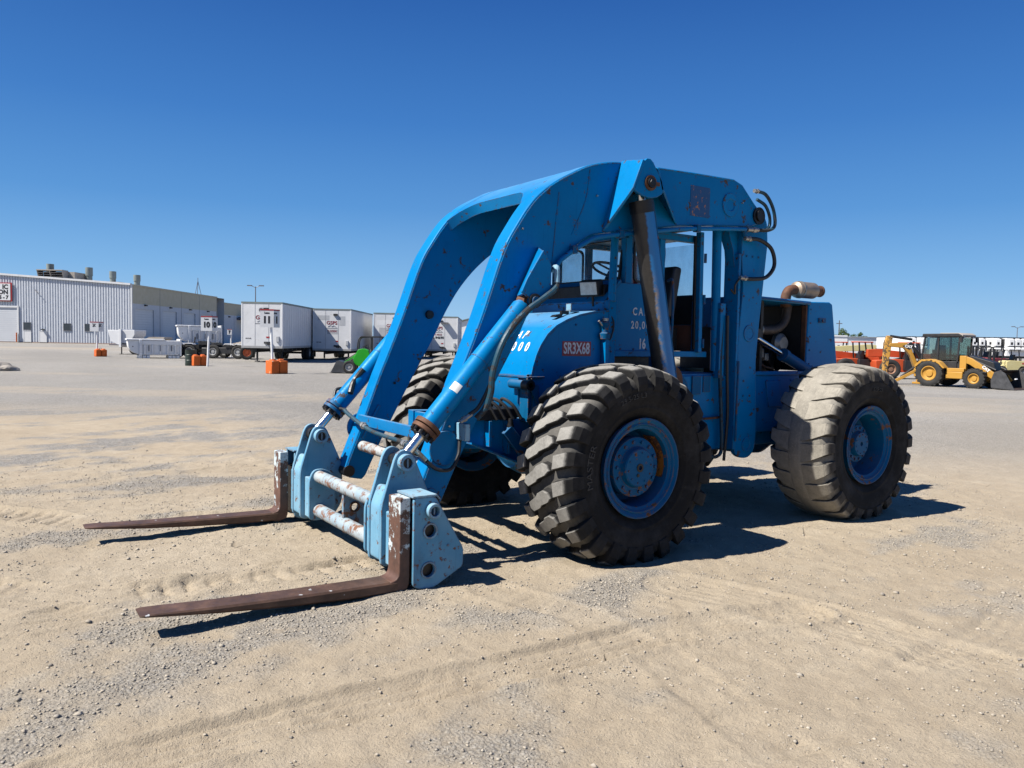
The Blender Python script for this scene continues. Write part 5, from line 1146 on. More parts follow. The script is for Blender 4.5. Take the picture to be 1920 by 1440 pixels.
M_BRED = plain('dark_red_print', (0.25, 0.02, 0.03), .5); M_BBLK = plain('black_print', (0.018, 0.018, 0.022), .5); M_BGREY = plain('grey_print', (0.15, .15, .17), .5)
M_TYRE_B = plain('dull_tyre_rubber', (0.028, 0.027, 0.025), .85, 0, .3, 5)
M_STEELRIM = plain('grey_wheel_disc', (0.42, 0.42, 0.41), .45, .3, .2, 5)
M_ORIM = plain('orange_wheel_disc', (0.50, 0.10, 0.03), .5, 0, .2, 5)
M_CORR = painted('white_corrugated_steel', (0.66, 0.69, 0.73), chip=0.72, edgew=0, fade=(0.74, 0.765, 0.80), rough=.4, dust=.05, chipscale=1.5, grime=.5, jitter=False)
M_TILT = painted('pale_grey_concrete', (0.60, 0.625, 0.65), chip=0.8, edgew=0, fade=(0.66, 0.68, 0.70), rough=.8, dust=0, chipscale=1, grime=.4)
M_TANB = painted('olive_tan_band', (0.55, 0.50, 0.36), chip=0.8, edgew=0, fade=(0.60, 0.55, 0.41), rough=.8, dust=0, chipscale=1, grime=.4)
M_ROLL = plain('white_roller_door', (0.66, 0.68, 0.70), .5, 0, .04, .5)
M_DGLASS = plain('dark_window_glass', (0.05, 0.06, 0.07), .12, 0, .3, 1)
M_VENT = plain('grey_green_duct', (0.22, 0.25, 0.23), .6, .1, .2, 1)
M_TANBOX = plain('tan_roof_unit', (0.42, 0.37, 0.31), .65, 0, .15, 1)
M_SIGN = plain('white_sign_face', (0.78, 0.78, 0.77), .45, 0, .05, 3)
M_SIGNRED = plain('red_sign_strip', (0.42, 0.03, 0.03), .5, 0, .1, 3)
M_OBLOCK = painted('orange_painted_concrete', (0.62, 0.115, 0.018), chip=.62, edgew=0, fade=(0.68, 0.15, 0.03), rust=(0.45, .30, .2), rough=.75, dust=.15, chipscale=4)
M_GREEN = painted('bright_green_enamel', (0.02, 0.34, 0.018), chip=.7, edgew=0, fade=(0.035, 0.40, 0.03), rough=.3, dust=.1)
M_YEL = painted('yellow_machine_paint', (0.50, 0.26, 0.042), chip=.645, edgew=0, fade=(0.55, 0.30, 0.06), rust=(.09, .05, .03), rough=.4, dust=.2, chipscale=6)
M_CREAM = painted('cream_machine_paint', (0.58, 0.50, 0.23), chip=.68, edgew=0, fade=(0.62, 0.55, 0.29), rough=.45, dust=.15)
M_ORG = painted('orange_machine_paint', (0.55, 0.075, 0.02), chip=.66, edgew=0, fade=(0.6, 0.10, 0.035), rough=.4, dust=.2)
M_MAROON = painted('maroon_machine_paint', (0.20, 0.018, 0.030), chip=.7, edgew=0, rough=.35, dust=.15)
M_STEELB = plain('scuffed_bucket_steel', (0.085, 0.085, 0.088), .5, .4, .3, 4, .2)
M_CABGL = NT('tinted_cab_glass')
_t = M_CABGL; tr = _t.n.new('ShaderNodeBsdfTransparent'); tr.inputs[0].default_value = (0.42, 0.55, 0.55, 1); gl = _t.n.new('ShaderNodeBsdfGlossy'); gl.inputs['Roughness'].default_value = .05; mx = _t.n.new('ShaderNodeMixShader'); mx.inputs[0].default_value = .10
_t.l.new(tr.outputs[0], mx.inputs[1]); _t.l.new(gl.outputs[0], mx.inputs[2]); _t.l.new(mx.outputs[0], _t.out.inputs[0]); M_CABGL = _t.m
_wc = {}
def bgwheel(parent, x, y, z, r, w, rimmat, face=-1, axis='y', rim=.55, nseg=28):
    """road wheel as a part: tyre with block edge, dished disc; face = side the disc shows on"""
    key = (round(r, 3), round(w, 3), rimmat.name, axis, face, rim)
    if key not in _wc:
        mb = MB(); h = w/2; mb.lathe([(-h*.8, r*rim), (-h, r*(rim+.12)), (-h, r*.86), (-h*.82, r*.975), (-h*.3, r), (h*.3, r), (h*.82, r*.975), (h, r*.86), (h, r*(rim+.12)), (h*.8, r*rim)], nseg, axis=axis)
        a = mesh_of('tyre', mb, M_TYRE_B, 30); mb = MB(); s = face
        mb.lathe([(s*h*.85, r*rim), (s*h*.88, r*(rim-.05)), (s*h*.5, r*(rim-.12)), (s*h*.35, r*.28), (s*h*.62, r*.24), (s*h*.66, r*.12), (s*h*.66, 0)], nseg, axis=axis); mb.lathe([(-s*h*.6, r*rim), (-s*h*.4, 0)], nseg, axis=axis)
        _wc[key] = (a, mesh_of('rim', mb, rimmat, 30))
    w_ = sub('wheel', parent, (x, y, z)); link('tyre', _wc[key][0], w_); link('rim', _wc[key][1], w_); return w_
def flat_text(parent, txt, size, mat, o, right=(1, 0, 0), up=(0, 0, 1), width=1.0, bold=0.0, align='CENTER', name='lettering'):
    return lettering(name, txt, size, mat, o, right, up, parent, width, bold, align)

# ------------------------------------------------------------------ steel warehouse at the left
loc, rz = at_yard(246, 118); WH = thing('warehouse', 'long white corrugated steel warehouse with tan-topped concrete side and roof stacks', 'warehouse', loc, rz)
HC = 8.95; SL_ = .058
def corr(x0, x1, y, z0, ztop, pitch=.40, dep=.09):
    """ribbed cladding as one sheet"""
    mb = MB(); xs = []; x = x0
    while x < x1-1e-6: xs += [(x, 0), (x+pitch*.30, 0), (x+pitch*.42, -dep), (x+pitch*.88, -dep)]; x += pitch
    xs = [p for p in xs if p[0] < x1]+[(x1, 0)]
    v = []
    for a, d in xs: v += [(a, y+d, z0), (a, y+d, ztop(a))]
    mb.add(v, [(2*i, 2*i+2, 2*i+3, 2*i+1) for i in range(len(xs)-1)]); return mb
roofz = lambda x: HC-SL_*x
mb = corr(-45, 0, 0, .12, roofz); o = obj('front_cladding', mb, M_CORR, WH, 0, 0)
mb = MB(); mb.prism([(-45, roofz(-45)), (0, roofz(0)), (0, roofz(0)+.28), (-45, roofz(-45)+.28)], -.30, .25); obj('eave_trim', mb, M_WWHITE, WH)
mb = MB(); mb.box(-.02, .18, -.16, .02, .0, HC+.1); obj('corner_trim', mb, M_WWHITE, WH)
mb = MB(); mb.add([(-45, .05, 0), (0, .05, 0), (0, .05, roofz(0)), (-45, .05, roofz(-45)), (-45, 38, 0), (0, 38, 0), (0, 38, roofz(0)), (-45, 38, roofz(-45))], [(0, 1, 2, 3), (5, 4, 7, 6), (4, 0, 3, 7), (3, 2, 6, 7)]); obj('shell', mb, M_TILT, WH)
mb = MB(); mb.box(-45, .1, -.12, .0, 0, .14); obj('base_curb', mb, plain('rust_stained_curb', (.35, .25, .2), .8), WH)
ys = [0, 9.6, 17.8, 25.6, 34]
for i in range(4):
    y0, y1 = ys[i]+.04, ys[i+1]-.04; w = y1-y0
    mb = MB(); mb.box(-.20, .0, y0, y0+.13*w, 0, 6.25); mb.box(-.20, .0, y0+.78*w, y1, 0, 6.25); mb.box(-.20, .0, y0+.13*w, y0+.78*w, 5.45, 6.25); obj('concrete_panel', mb, M_TILT, WH)
    mb = MB(); mb.box(-.20, .012, y0, y1, 6.25, HC-.05); obj('tan_band', mb, M_TANB, WH)
    mb = MB(); ya, yb = y0+.13*w, y0+.78*w
    for k in range(14): mb.box(-.22, -.15-.012*(k % 2), ya, yb, 5.45*k/14+.01, 5.45*(k+1)/14)
    obj('roller_door', mb, M_ROLL, WH)
    mb = MB(); mb.box(0, .35, (ya+yb)/2-.25, (ya+yb)/2+.25, 6.0, 6.2); obj('wall_lamp', mb, M_BLACKP, WH)
mb = MB(); mb.box(-.25, .10, 0, 34.2, HC-.05, HC+.18); obj('parapet_cap', mb, M_TANB, WH)
for i in range(1, 5): mb = MB(); mb.box(-.1, .02, ys[i]-.05, ys[i]+.05, 0, HC-.06); obj('panel_joint', mb, M_BGREY, WH)
# front openings
mb = MB()
for k in range(16): mb.box(-27, -17.05, -.13, -.125+.05*(k % 2), .14+5.1*k/16, .14+5.1*(k+1)/16-.02)
obj('roller_door', mb, M_ROLL, WH)
mb = MB(); mb.box(-27, -17.0, -.25, -.10, 5.24, 5.52); mb.box(-17.05, -16.85, -.25, -.10, .1, 5.5); obj('door_hood', mb, M_WWHITE, WH)
for x in (-16.1, -13.75):
    mb = MB(); mb.box(x, x+.98, -.17, -.13, .12, 1.72); obj('door', mb, M_SIGN, WH); mb = MB(); mb.box(x-.08, x, -.19, -.12, .1, 1.82); mb.box(x+.98, x+1.06, -.19, -.12, .1, 1.82); mb.box(x-.08, x+1.06, -.19, -.12, 1.73, 1.82); obj('door_frame', mb, M_WWHITE, WH)
for x, z in ((-16.15, 2.0), (-10.1, 1.95), (-6.9, 1.95)):
    mb = MB(); mb.box(x, x+1.05, -.16, -.125, z, z+1.0); obj('window', mb, M_DGLASS, WH); mb = MB(); mb.box(x-.06, x+1.11, -.18, -.12, z-.07, z); mb.box(x-.06, x+1.11, -.18, -.12, z+1.0, z+1.07); mb.box(x-.06, x, -.18, -.12, z, z+1); mb.box(x+1.05, x+1.11, -.18, -.12, z, z+1); obj('window_frame', mb, M_BGREY, WH)
mb = MB(); mb.box(-13.4, -13.0, -.5, -.12, 1.95, 2.1); obj('door_lamp', mb, M_BLACKP, WH)
mb = MB(); mb.cyl((-17.1, -.4, .1), (-17.1, -.4, 1.5), .09, n=12); obj('bollard', mb, M_OBLOCK, WH)
mb = MB(); mb.cyl((-14.4, -.15, 8.0), (-13.8, -.5, 7.5), .06, n=8); obj('flag_arm', mb, M_BGREY, WH)
# lettered sign over the door
SG = sub('wall_sign', WH)
mb = MB(); mb.box(-24.0, -17.75, -.36, -.20, 6.15, 8.95); obj('sign_frame', mb, M_SIGNRED, SG)
mb = MB(); mb.box(-23.85, -17.95, -.40, -.36, 6.30, 8.80); obj('sign_face', mb, M_SIGN, SG)
for tx, zz, sz in (('IC', 8.28, .92), ('ON', 7.50, .92), ('5 - 7', 6.72, .72)): flat_text(SG, tx, sz, M_BBLK, (-18.25, -.405, zz), bold=.05, align='RIGHT')
# roof
for x, y, h, r in ((-14.2, 3.5, 3.2, .50), (-9.0, 5.0, 2.9, .50), (-5.8, 6.0, 2.45, .47), (-3.9, 10.0, 2.25, .50)):
    S = sub('roof_stack', WH); z0 = HC+.02; xx = x
    mb = MB(); mb.cyl((xx, y, z0), (xx, y, z0+h*.55), r*.92, n=18); obj('pipe', mb, M_VENT, S); mb = MB(); mb.cyl((xx, y, z0+h*.55), (xx, y, z0+h), r*1.06, r*1.06, n=18); obj('cap', mb, M_VENT, S)
LV = sub('roof_louvre', WH)
mb = MB(); mb.prism([(-12.8, 8.9), (-9.6, 8.9), (-9.6, 10.9), (-12.8, 10.9)], 2.0, 6.0); obj('louvre_box', mb, M_TANBOX, LV)
for k in range(6): mb = MB(); mb.prism([(1.1-.12*k, 9.15+.29*k), (1.98, 9.35+.29*k), (1.98, 9.41+.29*k), (1.1-.12*k, 9.21+.29*k)], -14.3, -10.6, 'x'); obj('louvre_blade', mb, M_TANBOX, LV)
for x in (-14.4, -12.5, -10.6): mb = MB(); mb.prism([(1.1, 9.0), (.35, 10.95), (2.0, 10.95), (2.0, 9.0)], x-.04, x+.04, 'x'); obj('louvre_cheek', mb, M_TANBOX, LV)
mb = MB(); mb.box(-14.45, -10.55, .3, 2.0, 10.95, 11.08); obj('louvre_hood', mb, M_TANBOX, LV)
mb = MB(); mb.box(-14.3, -10.7, 1.98, 2.6, 9.0, 10.9); obj('louvre_back', mb, M_BLACKP, LV)
mb = MB(); mb.box(-8.4, -4.4, 5.2, 9.0, 8.95, 9.75); obj('roof_unit', mb, M_TANBOX, WH)
AN = sub('roof_antenna', WH); mb = MB()
for a in range(3): t_ = 2*PI*a/3; mb.cyl((-.8+.6*math.cos(t_), 27+.6*math.sin(t_), 9.1), (-.8, 27, 11.6), .05, n=6)
mb.cyl((-.8, 27, 11.2), (-.8, 27, 12.2), .05, n=6); obj('tripod', mb, M_BGREY, AN)
# lower wing continuing to the right
loc, rz = at_yard(397.5, 153.5); WG = thing('warehouse', 'lower concrete warehouse wing with tan band between the corrugated shed and the first trailer', 'warehouse', loc, rz)
for i in range(4):
    mb = MB(); mb.box(-12, 0, 6*i+.05, 6*i+5.95, 0, 5.9); obj('concrete_panel', mb, M_TILT, WG); mb = MB(); mb.box(-12, .015, 6*i+.0, 6*i+6, 5.9, 8.15); obj('tan_band', mb, M_TANB, WG)
    mb = MB(); mb.box(0, .3, 6*i+2.6, 6*i+3.1, 5.4, 5.65); obj('wall_lamp', mb, M_BLACKP, WG)
mb = MB(); mb.box(-12, .1, -.1, 24.2, 8.15, 8.38); obj('parapet_cap', mb, M_TANB, WG)
mb = MB(); mb.box(0, 3.2, 13.5, 22, 5.0, 5.5); mb.cyl((3, 14, 0), (3, 14, 5), .1, n=8); mb.cyl((3, 21.5, 0), (3, 21.5, 5), .1, n=8); obj('entrance_canopy', mb, M_BGREY, WG)
mb = MB(); mb.box(0, .06, 4.0, 5.0, 0, 2.2); obj('door', mb, M_BGREY, WG)
# white metal building far behind, between the trailers and the boom
loc, rz = at_yard(858, 96); FB = thing('metal_building', 'white gabled metal building behind the rightmost trailer', 'building', loc, rz)
mb = MB(); mb.prism([(0, 0), (0, 3.85), (5.5, 5.3), (13, 3.4), (13, 0)], 0, 22); obj('wall', mb, M_DWHITE, FB); mb = MB(); mb.prism([(-.2, 3.85), (5.5, 5.36), (13.2, 3.42), (13.2, 3.55), (5.5, 5.5), (-.2, 3.98)], -.2, 22.2); obj('roof', mb, M_VENT, FB)
mb = MB(); mb.box(.5, 1.6, -.02, .02, 0, 2.2); mb.box(1.7, 2.4, -.02, .03, 0, 2.6); obj('doorway', mb, M_DGLASS, FB)

# ------------------------------------------------------------------ box trailers
def trailer(u, f, W, Hb, Ht, L, turn, label, code, code2=None, patches=(), variant=0):
    loc, rz = at_yard(u, f, turn); T = thing('box_trailer', label, 'trailer', loc, rz, 'white box trailers parked in a row'); h = W/2
    mb = MB(); mb.box(-h, h, 0, L, Hb+.10, Ht-.07); obj('box', mb, M_WWHITE, T, .03)
    mb = MB(); mb.box(-h-.01, h+.01, -.012, .05, Ht-.12, Ht); mb.box(-h-.012, -h+.06, .05, L, Ht-.12, Ht+.002); mb.box(h-.06, h+.012, .05, L, Ht-.12, Ht+.002); obj('top_rail', mb, M_VENT, T)
    mb = MB(); mb.box(-h-.01, h+.01, -.012, L+.01, Hb, Hb+.14); obj('bottom_rail', mb, plain('trailer_rail_grey', (.46, .45, .43), .5, .3), T)
    for x in (-h, h-.07): mb = MB(); mb.box(x-.008, x+.078, -.015, .05, Hb+.14, Ht-.12); obj('corner_post', mb, M_DWHITE, T)
    mb = MB()
    k = .55
    while k < L-.3: mb.box(h, h+.012, k, k+.05, Hb+.14, Ht-.12); k += .62
    o = obj('side_ribs', mb, M_WWHITE, T); o['kind'] = 'stuff'
    for x in (-W/6, W/6): mb = MB(); mb.box(x-.006, x+.006, -.008, .0, Hb+.15, Ht-.13); obj('panel_seam', mb, M_BGREY, T)
    for (x0, x1, z0, z1, m) in patches: mb = MB(); mb.box(x0, x1, -.004, .0, z0, z1); obj('paint_patch', mb, m, T)
    # printed marks
    zc = Hb+(Ht-Hb)*.66
    flat_text(T, 'GSPS', .36, M_BRED, (0, -.008, zc), width=1.05, bold=.010)
    mb = MB(); mb.box(-.42, .42, -.008, -.004, zc-.40, zc-.375); obj('logo_rule', mb, M_BBLK, T)
    mb = MB(); mb.tube([(-.30, -.006, zc-.27), (-.10, -.006, zc-.18), (.0, -.006, zc-.27), (.12, -.006, zc-.19), (.30, -.006, zc-.30)], .016, 6, 4); obj('logo_swoosh', mb, M_BGREY, T)
    if code: flat_text(T, code, .24, M_BRED, (0, -.008, zc-.62), bold=.004)
    if code2: flat_text(T, code2, .32, M_BBLK, (-.02, -.008, zc-.90), bold=.012)
    flat_text(T, 'AIR RAIL', .10, M_BBLK, (-h+.45, -.008, Hb+.62), bold=.004)
    # fittings
    mb = MB(); mb.box(.12, .42, -.10, .0, Ht-.52, Ht-.38); obj('marker_light', mb, M_BLACKP, T)
    if variant == 0: mb = MB(); mb.cyl((-.05, -.05, Ht-.52), (-.05, .01, Ht-.52), .14, n=16); obj('round_vent', mb, M_BGREY, T)
    if variant == 3: mb = MB(); mb.box(.25, .95, -.45, -.02, Ht-.62, Ht-.56); obj('wind_flap', mb, M_BGREY, T)
    mb = MB(); mb.box(h-.38, h-.20, -.09, .0, Hb+.42, Hb+.78); obj('junction_box', mb, M_GREYP, T, .01)
    mb = MB(); mb.tube([(.25, -.04, Hb+.40), (.35, -.10, Hb+.28), (.50, -.08, Hb+.24), (.62, -.05, Hb+.34), (.72, -.04, Hb+.20)], .035, 8); mb.box(.15, .55, -.06, .0, Hb+.30, Hb+.42); obj('gladhands', mb, M_BLACKP, T)
    mb = MB(); mb.box(.28, .48, -.01, 0, Hb+.66, Hb+.76); obj('reflector', mb, M_SIGNRED, T)
    for sx in (-1, 1):
        x = sx*(h-.50); mb = MB(); mb.box(x-.055, x+.055, 1.75, 1.86, .10, Hb); mb.box(x-.13, x+.13, 1.66, 1.95, .0, .05); mb.cyl((x, 1.8, .05), (x, 1.8, .4), .04, n=8); obj('landing_leg', mb, M_BLACKP, T)
    mb = MB(); mb.box(-.55, -.42, .3, L, Hb-.28, Hb); mb.box(.42, .55, .3, L, Hb-.28, Hb)
    for k in range(int(L/1.2)): mb.box(-h+.1, h-.1, .6+1.2*k, .72+1.2*k, Hb-.13, Hb-.01)
    obj('underframe', mb, M_BLACKP, T)
    for ax in ((L-1.5, L-2.8) if L > 10 else (L-1.6,)):
        for x in (-h+.17, -h+.46, h-.46, h-.17): bgwheel(T, x, ax, .50, .50, .27, M_STEELRIM, 1 if x > 0 else -1, 'x')
        mb = MB(); mb.cyl((-h+.3, ax, .5), (h-.3, ax, .5), .07, n=10); obj('axle', mb, M_BLACKP, T)
    mb = MB(); mb.box(-h+.02, -h+.05, L-2.35, L-2.30, .25, Hb); mb.box(h-.62, h-.05, L-.75, L-.72, .18, Hb-.2); obj('mud_flap', mb, M_BLACKP, T)
    return T
P1 = ((-.10, .55, 2.2, 2.9, M_GREYP),)
trailer(490, 50.5, 2.62, .92, 3.90, 11.0, .035, 'white box trailer nearest the warehouse, behind the lane 11 sign', None, None, (), 0)
trailer(621, 59, 2.86, .70, 3.86, 11.0, .03, 'second white box trailer, whose nose reads T-5004', 'T-5004', None, ((-1.05, -.20, 3.0, 3.35, M_GREYP), (.55, 1.0, 2.6, 3.3, M_GREYP), (-.35, .45, 1.95, 2.3, M_GREYP)), 1)
trailer(732, 65, 2.95, .66, 3.83, 11.0, .03, 'third white box trailer, half hidden behind the far boom arm', 'T-5008', None, ((-1.0, .6, 1.1, 2.6, M_GREYP), (-1.2, 1.3, 2.75, 3.2, M_DWHITE)), 1)
trailer(820, 73, 3.6, .62, 3.86, 11.0, .03, 'rightmost white box trailer, whose nose reads R-94690', 'T-4033', 'R-94690', ((-.6, .7, 2.9, 3.3, M_DWHITE),), 3)

# ------------------------------------------------------------------ lane signs and their orange blocks
def block(u, f, w, h, d, turn, label):
    loc, rz = at_yard(u, f, turn); B = thing('concrete_block', label, 'block', loc, rz, 'orange concrete blocks at the lane signs')
    hw = w/2; mb = MB(); mb.box(-hw, -.012, 0, d, 0, h); obj('half_block', mb, M_OBLOCK, B, .03); mb = MB(); mb.box(.012, hw, 0, d, 0, h); obj('half_block', mb, M_OBLOCK, B, .03)
    for x in (-hw*.5, hw*.5): mb = MB(); mb.lathe([(0, .16), (.05, .14), (.07, .09), (.07, 0)], 14, axis='z', c=(x, d/2, h)); obj('key_stud', mb, M_OBLOCK, B)
    mb = MB(); mb.tube([(-.12, d/2, h-.02), (-.06, d/2, h+.09), (.06, d/2, h+.09), (.12, d/2, h-.02)], .014, 6); obj('lifting_loop', mb, M_BLACKP, B)
    return B
def lane_sign(u, f, num, z0, z1, w, lean, label, vee=True, posth=None):
    loc, rz = at_yard(u, f); S = thing('lane_sign', label, 'sign', loc, rz, 'numbered lane signs')
    mb = MB(); mb.cyl((lean, .03, 0), (0, .03, z1-.1), .055, n=12); obj('post', mb, M_DWHITE, S)
    for k, a in ((0, .12), (1, 1.0)):
        if k and not vee: continue
        P_ = sub('sign_panel', S, (0, -.06, 0), (0, 0, a)); x0, x1 = (-w*.72, w*.28) if k == 0 else (0, w*.9)
        mb = MB(); mb.box(x0, x1, -.02, .0, z0, z1); obj('face', mb, M_SIGN, P_); mb = MB(); mb.box(x0, x1, -.026, -.02, z1-.10*w, z1); obj('red_strip', mb, M_SIGNRED, P_)
        c = (x0+x1)/2; flat_text(P_, 'Lane', w*.20, M_BBLK, (c, -.024, z1-w*.28), bold=.008); flat_text(P_, num, w*.68, M_BBLK, (c, -.024, z0+(z1-z0)*.40), bold=.028, width=.9)
    return S
block(524, 35.4, .80, .60, .62, .75, 'orange concrete block holding the lane 11 sign post'); lane_sign(506, 35.4, '11', 2.10, 2.92, .60, .10, 'white lane sign numbered 11 on a leaning post')
block(376, 42.7, .78, .56, .62, .75, 'orange concrete block beside the dark drum'); lane_sign(392, 42.2, '10', 1.92, 2.72, .58, -.12, 'white lane sign numbered 10 on a straight post')
block(190, 56, .72, .50, .55, .75, 'small far orange concrete block under the lane 9 sign'); lane_sign(181, 56.5, '9', 1.80, 2.50, .60, .0, 'farthest left white lane sign numbered 9')
lane_sign(432, 62, '7', 1.75, 2.20, .36, .0, 'small white lane sign numbered 7 behind the flatbed', False)
loc, rz = at_yard(357, 42.9); DR = thing('oil_drum', 'dark green steel drum beside the lane 10 block', 'drum', loc, rz)
mb = MB(); mb.lathe([(0, 0), (0, .29), (.02, .30), (.28, .29), (.30, .305), (.32, .29), (.58, .29), (.60, .305), (.62, .29), (.86, .29), (.88, .30), (.88, .28), (.86, .27), (.86, 0)], 26, axis='z'); obj('shell', mb, plain('dark_green_drum_paint', (.03, .045, .035), .45, .2, .3, 4), DR)
# ------------------------------------------------------------------ rubble at the far left
loc, rz = at_yard(12, 33.5)
def rock(name, label, loc, sx, sy, sz, seed, mat):
    bm = bmesh.new(); bmesh.ops.create_icosphere(bm, subdivisions=3, radius=1); rg = random.Random(seed)
    for v in bm.verts:
        p = v.co; n = 0.75+.5*float(fbm(np.array([p.x*1.3+seed]), np.array([p.y*1.3+p.z*1.7]), 1.0, 4, seed)[0]); q = p*n; q.z = max(q.z, -.3); v.co = Vector((round(q.x*5)/5*.4+q.x*.6, round(q.y*5)/5*.4+q.y*.6, round(q.z*4)/4*.45+q.z*.55))
        v.co = Vector((v.co.x*sx, v.co.y*sy, v.co.z*sz))
    me = bpy.data.meshes.new(name); bm.to_mesh(me); bm.free(); me.materials.append(mat); o = link(name, me, None, loc); return tag(o, label, 'rubble', 'chunks of concrete rubble')
M_ROCK = plain('broken_concrete', (.30, .27, .23), .9, 0, .35, 3, .6, 20)
rock('rubble_chunk', 'broken concrete chunk at the left edge of the gravel', loc+Vector((0, 0, .05)), .46, .35, .20, 3, M_ROCK)
l2, _ = at_yard(2, 33.9); rock('rubble_chunk', 'paler flat slab of rubble leaning against the chunk at the left edge', l2+Vector((0, 0, .12)), .40, .30, .24, 8, M_ROCK)
# ------------------------------------------------------------------ dump bodies and chassis by the warehouse
def dump_body(name, u, f, turn, z0, L, W, H, label, legs=True):
    loc, rz = at_yard(u, f, turn); D = thing(name, label, 'dump body', loc+Vector((0, 0, z0)), rz, 'white dump bodies')
    # x along the body (nose at -x), y across (near side at 0)
    mb = MB(); mb.prism([(0, .12), (0, H), (.06, H), (.06, .12)], 0, L, 'x'); obj('near_side', mb, M_DWHITE, D, .01)
    mb = MB(); mb.prism([(W-.06, .12), (W-.06, H), (W, H), (W, .12)], 0, L, 'x'); obj('far_side', mb, M_DWHITE, D, .01)
    mb = MB(); mb.box(0, L, .06, W-.06, .05, .12); obj('floor', mb, M_DWHITE, D)
    # rounded nose bulkhead
    mb = MB(); n = 8; pr = [(-.75*math.sin(PI*.5*k/n), H*(.0+.62*(1-math.cos(PI*.5*k/n)))+.12) for k in range(n+1)]+[(-.78, H), (0, H)]; mb.prism(pr, .0, W); obj('nose', mb, M_DWHITE, D, .02)
    mb = MB(); mb.box(-.85, L*.62, -.06, W+.06, H, H+.10); obj('top_guard', mb, M_DWHITE, D, .02)
    mb = MB(); mb.box(L-.02, L+.10, -.05, W+.05, .0, H+.12); obj('tailgate', mb, M_DWHITE, D, .015)
    mb = MB(); mb.box(-.05, .12, -.08, .0, .0, H+.08); obj('front_post', mb, M_DWHITE, D, .015)
    mb = MB(); mb.box(.12, L-.02, -.045, .0, H-.30, H-.02); obj('side_board', mb, M_DWHITE, D, .01)
    for k in range(5):
        x = .3+(L-.6)*k/4; mb = MB(); mb.box(x-.05, x+.05, -.07, .0, .10, H-.30); obj('side_rib', mb, M_DWHITE, D, .01)
    for k in range(3): x = .55+(L-1.1)*k/2; mb = MB(); mb.box(x-.025, x+.025, -.075, -.01, .35, .75); obj('hinge', mb, M_BGREY, D)
    mb = MB(); mb.box(.1, L-.1, -.05, 0, .10, .18); obj('lower_rail', mb, M_DWHITE, D)
    mb = MB(); mb.cyl((-.45, -.01, H*.60), (-.45, .02, H*.60), .035, n=10); obj('nose_bolt', mb, M_BLACKP, D)
    if legs:
        for x in (-.1, L-.75):
            for k in range(3): mb = MB(); mb.box(x+.25*k, x+.22+.25*k, -.04, W, -.16, .04); obj('skid', mb, M_DWHITE, D, .01)
    return D
dump_body('dump_body', 262, 54, .50, .16, 2.55, 2.1, 1.08, 'white dump body set down on the gravel', True)
dump_body('dump_body', 354, 58, .45, 1.05, 2.2, 2.1, 1.25, 'white dump body raised on the truck chassis', False)
# hopper on a landing leg
loc, rz = at_yard(224, 63); HP_ = thing('hopper_trailer', 'white steel hopper on a single leg behind the dump body on the ground', 'hopper', loc, rz)
mb = MB(); mb.prism([(-.95, 1.95), (-.75, 1.05), (-.1, .75), (.0, .75), (.0, 1.95)], 0, 2.0); obj('front_hopper', mb, M_DWHITE, HP_, .02)
mb = MB(); mb.prism([(.1, 1.98), (.1, .9), (.7, .9), (1.15, 1.6), (1.15, 1.98)], .1, 2.1); obj('rear_hopper', mb, M_WWHITE, HP_, .02)
mb = MB(); mb.box(-.05, .12, -.05, 2.1, .6, 2.05); obj('post', mb, M_DWHITE, HP_); mb = MB(); mb.cyl((.0, .3, 0), (.0, .3, .7), .045, n=10); mb.box(-.12, .12, .18, .42, 0, .04); obj('leg', mb, M_BLACKP, HP_)
mb = MB(); mb.box(-.85, .9, -.03, 2.1, .72, .80); obj('frame', mb, M_BGREY, HP_); mb = MB(); mb.prism([(1.2, .9), (2.2, 1.45), (3.4, 1.45), (3.4, 1.3), (2.3, .75)], .4, 2.0); obj('discharge_chute', mb, M_TANBOX, HP_)
mb = MB(); mb.box(.95, 3.9, .3, .6, 1.0, 1.1); obj('tarp_rail', mb, plain('navy_tarp', (.03, .05, .09), .6), HP_)
for x in (1.15, 2.0): bgwheel(HP_, x, .2, .46, .46, .3, M_STEELRIM, -1, 'y')
# truck chassis carrying the raised body
loc, rz = at_yard(326, 57, -.04); TC = thing('truck_chassis', 'dark truck chassis with bare frame and white fenders under the raised dump body', 'truck', loc, rz)
for y in (.55, 1.45): mb = MB(); mb.box(0, 5.9, y-.06, y+.06, .68, .98); obj('frame_rail', mb, M_BLACKP, TC)
for x in (.4, 1.6, 2.9, 4.2, 5.4): mb = MB(); mb.box(x-.06, x+.06, .6, 1.4, .72, .92); obj('crossmember', mb, M_BLACKP, TC)
for x, m in ((.25, M_STEELRIM), (1.15, M_STEELRIM), (2.9, M_STEELRIM), (4.75, M_STEELRIM)):
    for y in (.0, 2.0): bgwheel(TC, x, y, .50, .50, .32, m, -1 if y < 1 else 1, 'y')
    mb = MB(); mb.cyl((x, .1, .5), (x, 1.9, .5), .07, n=10); obj('axle', mb, M_BLACKP, TC)
mb = MB(); mb.box(2.05, 2.75, -.1, .42, .28, .78); obj('fuel_tank', mb, M_BLACKP, TC, .06); mb = MB(); mb.box(3.3, 4.25, -.05, .40, .35, .80); obj('tool_box', mb, M_BLACKP, TC, .03)
for x0, x1 in ((-.2, .75), (.8, 1.5), (3.7, 4.4), (4.5, 5.4)): mb = MB(); mb.prism([(x0, .98), (x0+.1, 1.10), (x1-.1, 1.10), (x1, .98), (x1-.12, 1.05), (x0+.12, 1.05)], -.18, .30); obj('fender', mb, M_DWHITE, TC)
mb = MB(); mb.prism([(4.0, 1.06), (5.0, 1.30), (5.2, 1.20), (4.4, 1.04)], .2, 1.2); obj('canvas_bundle', mb, M_TANBOX, TC)
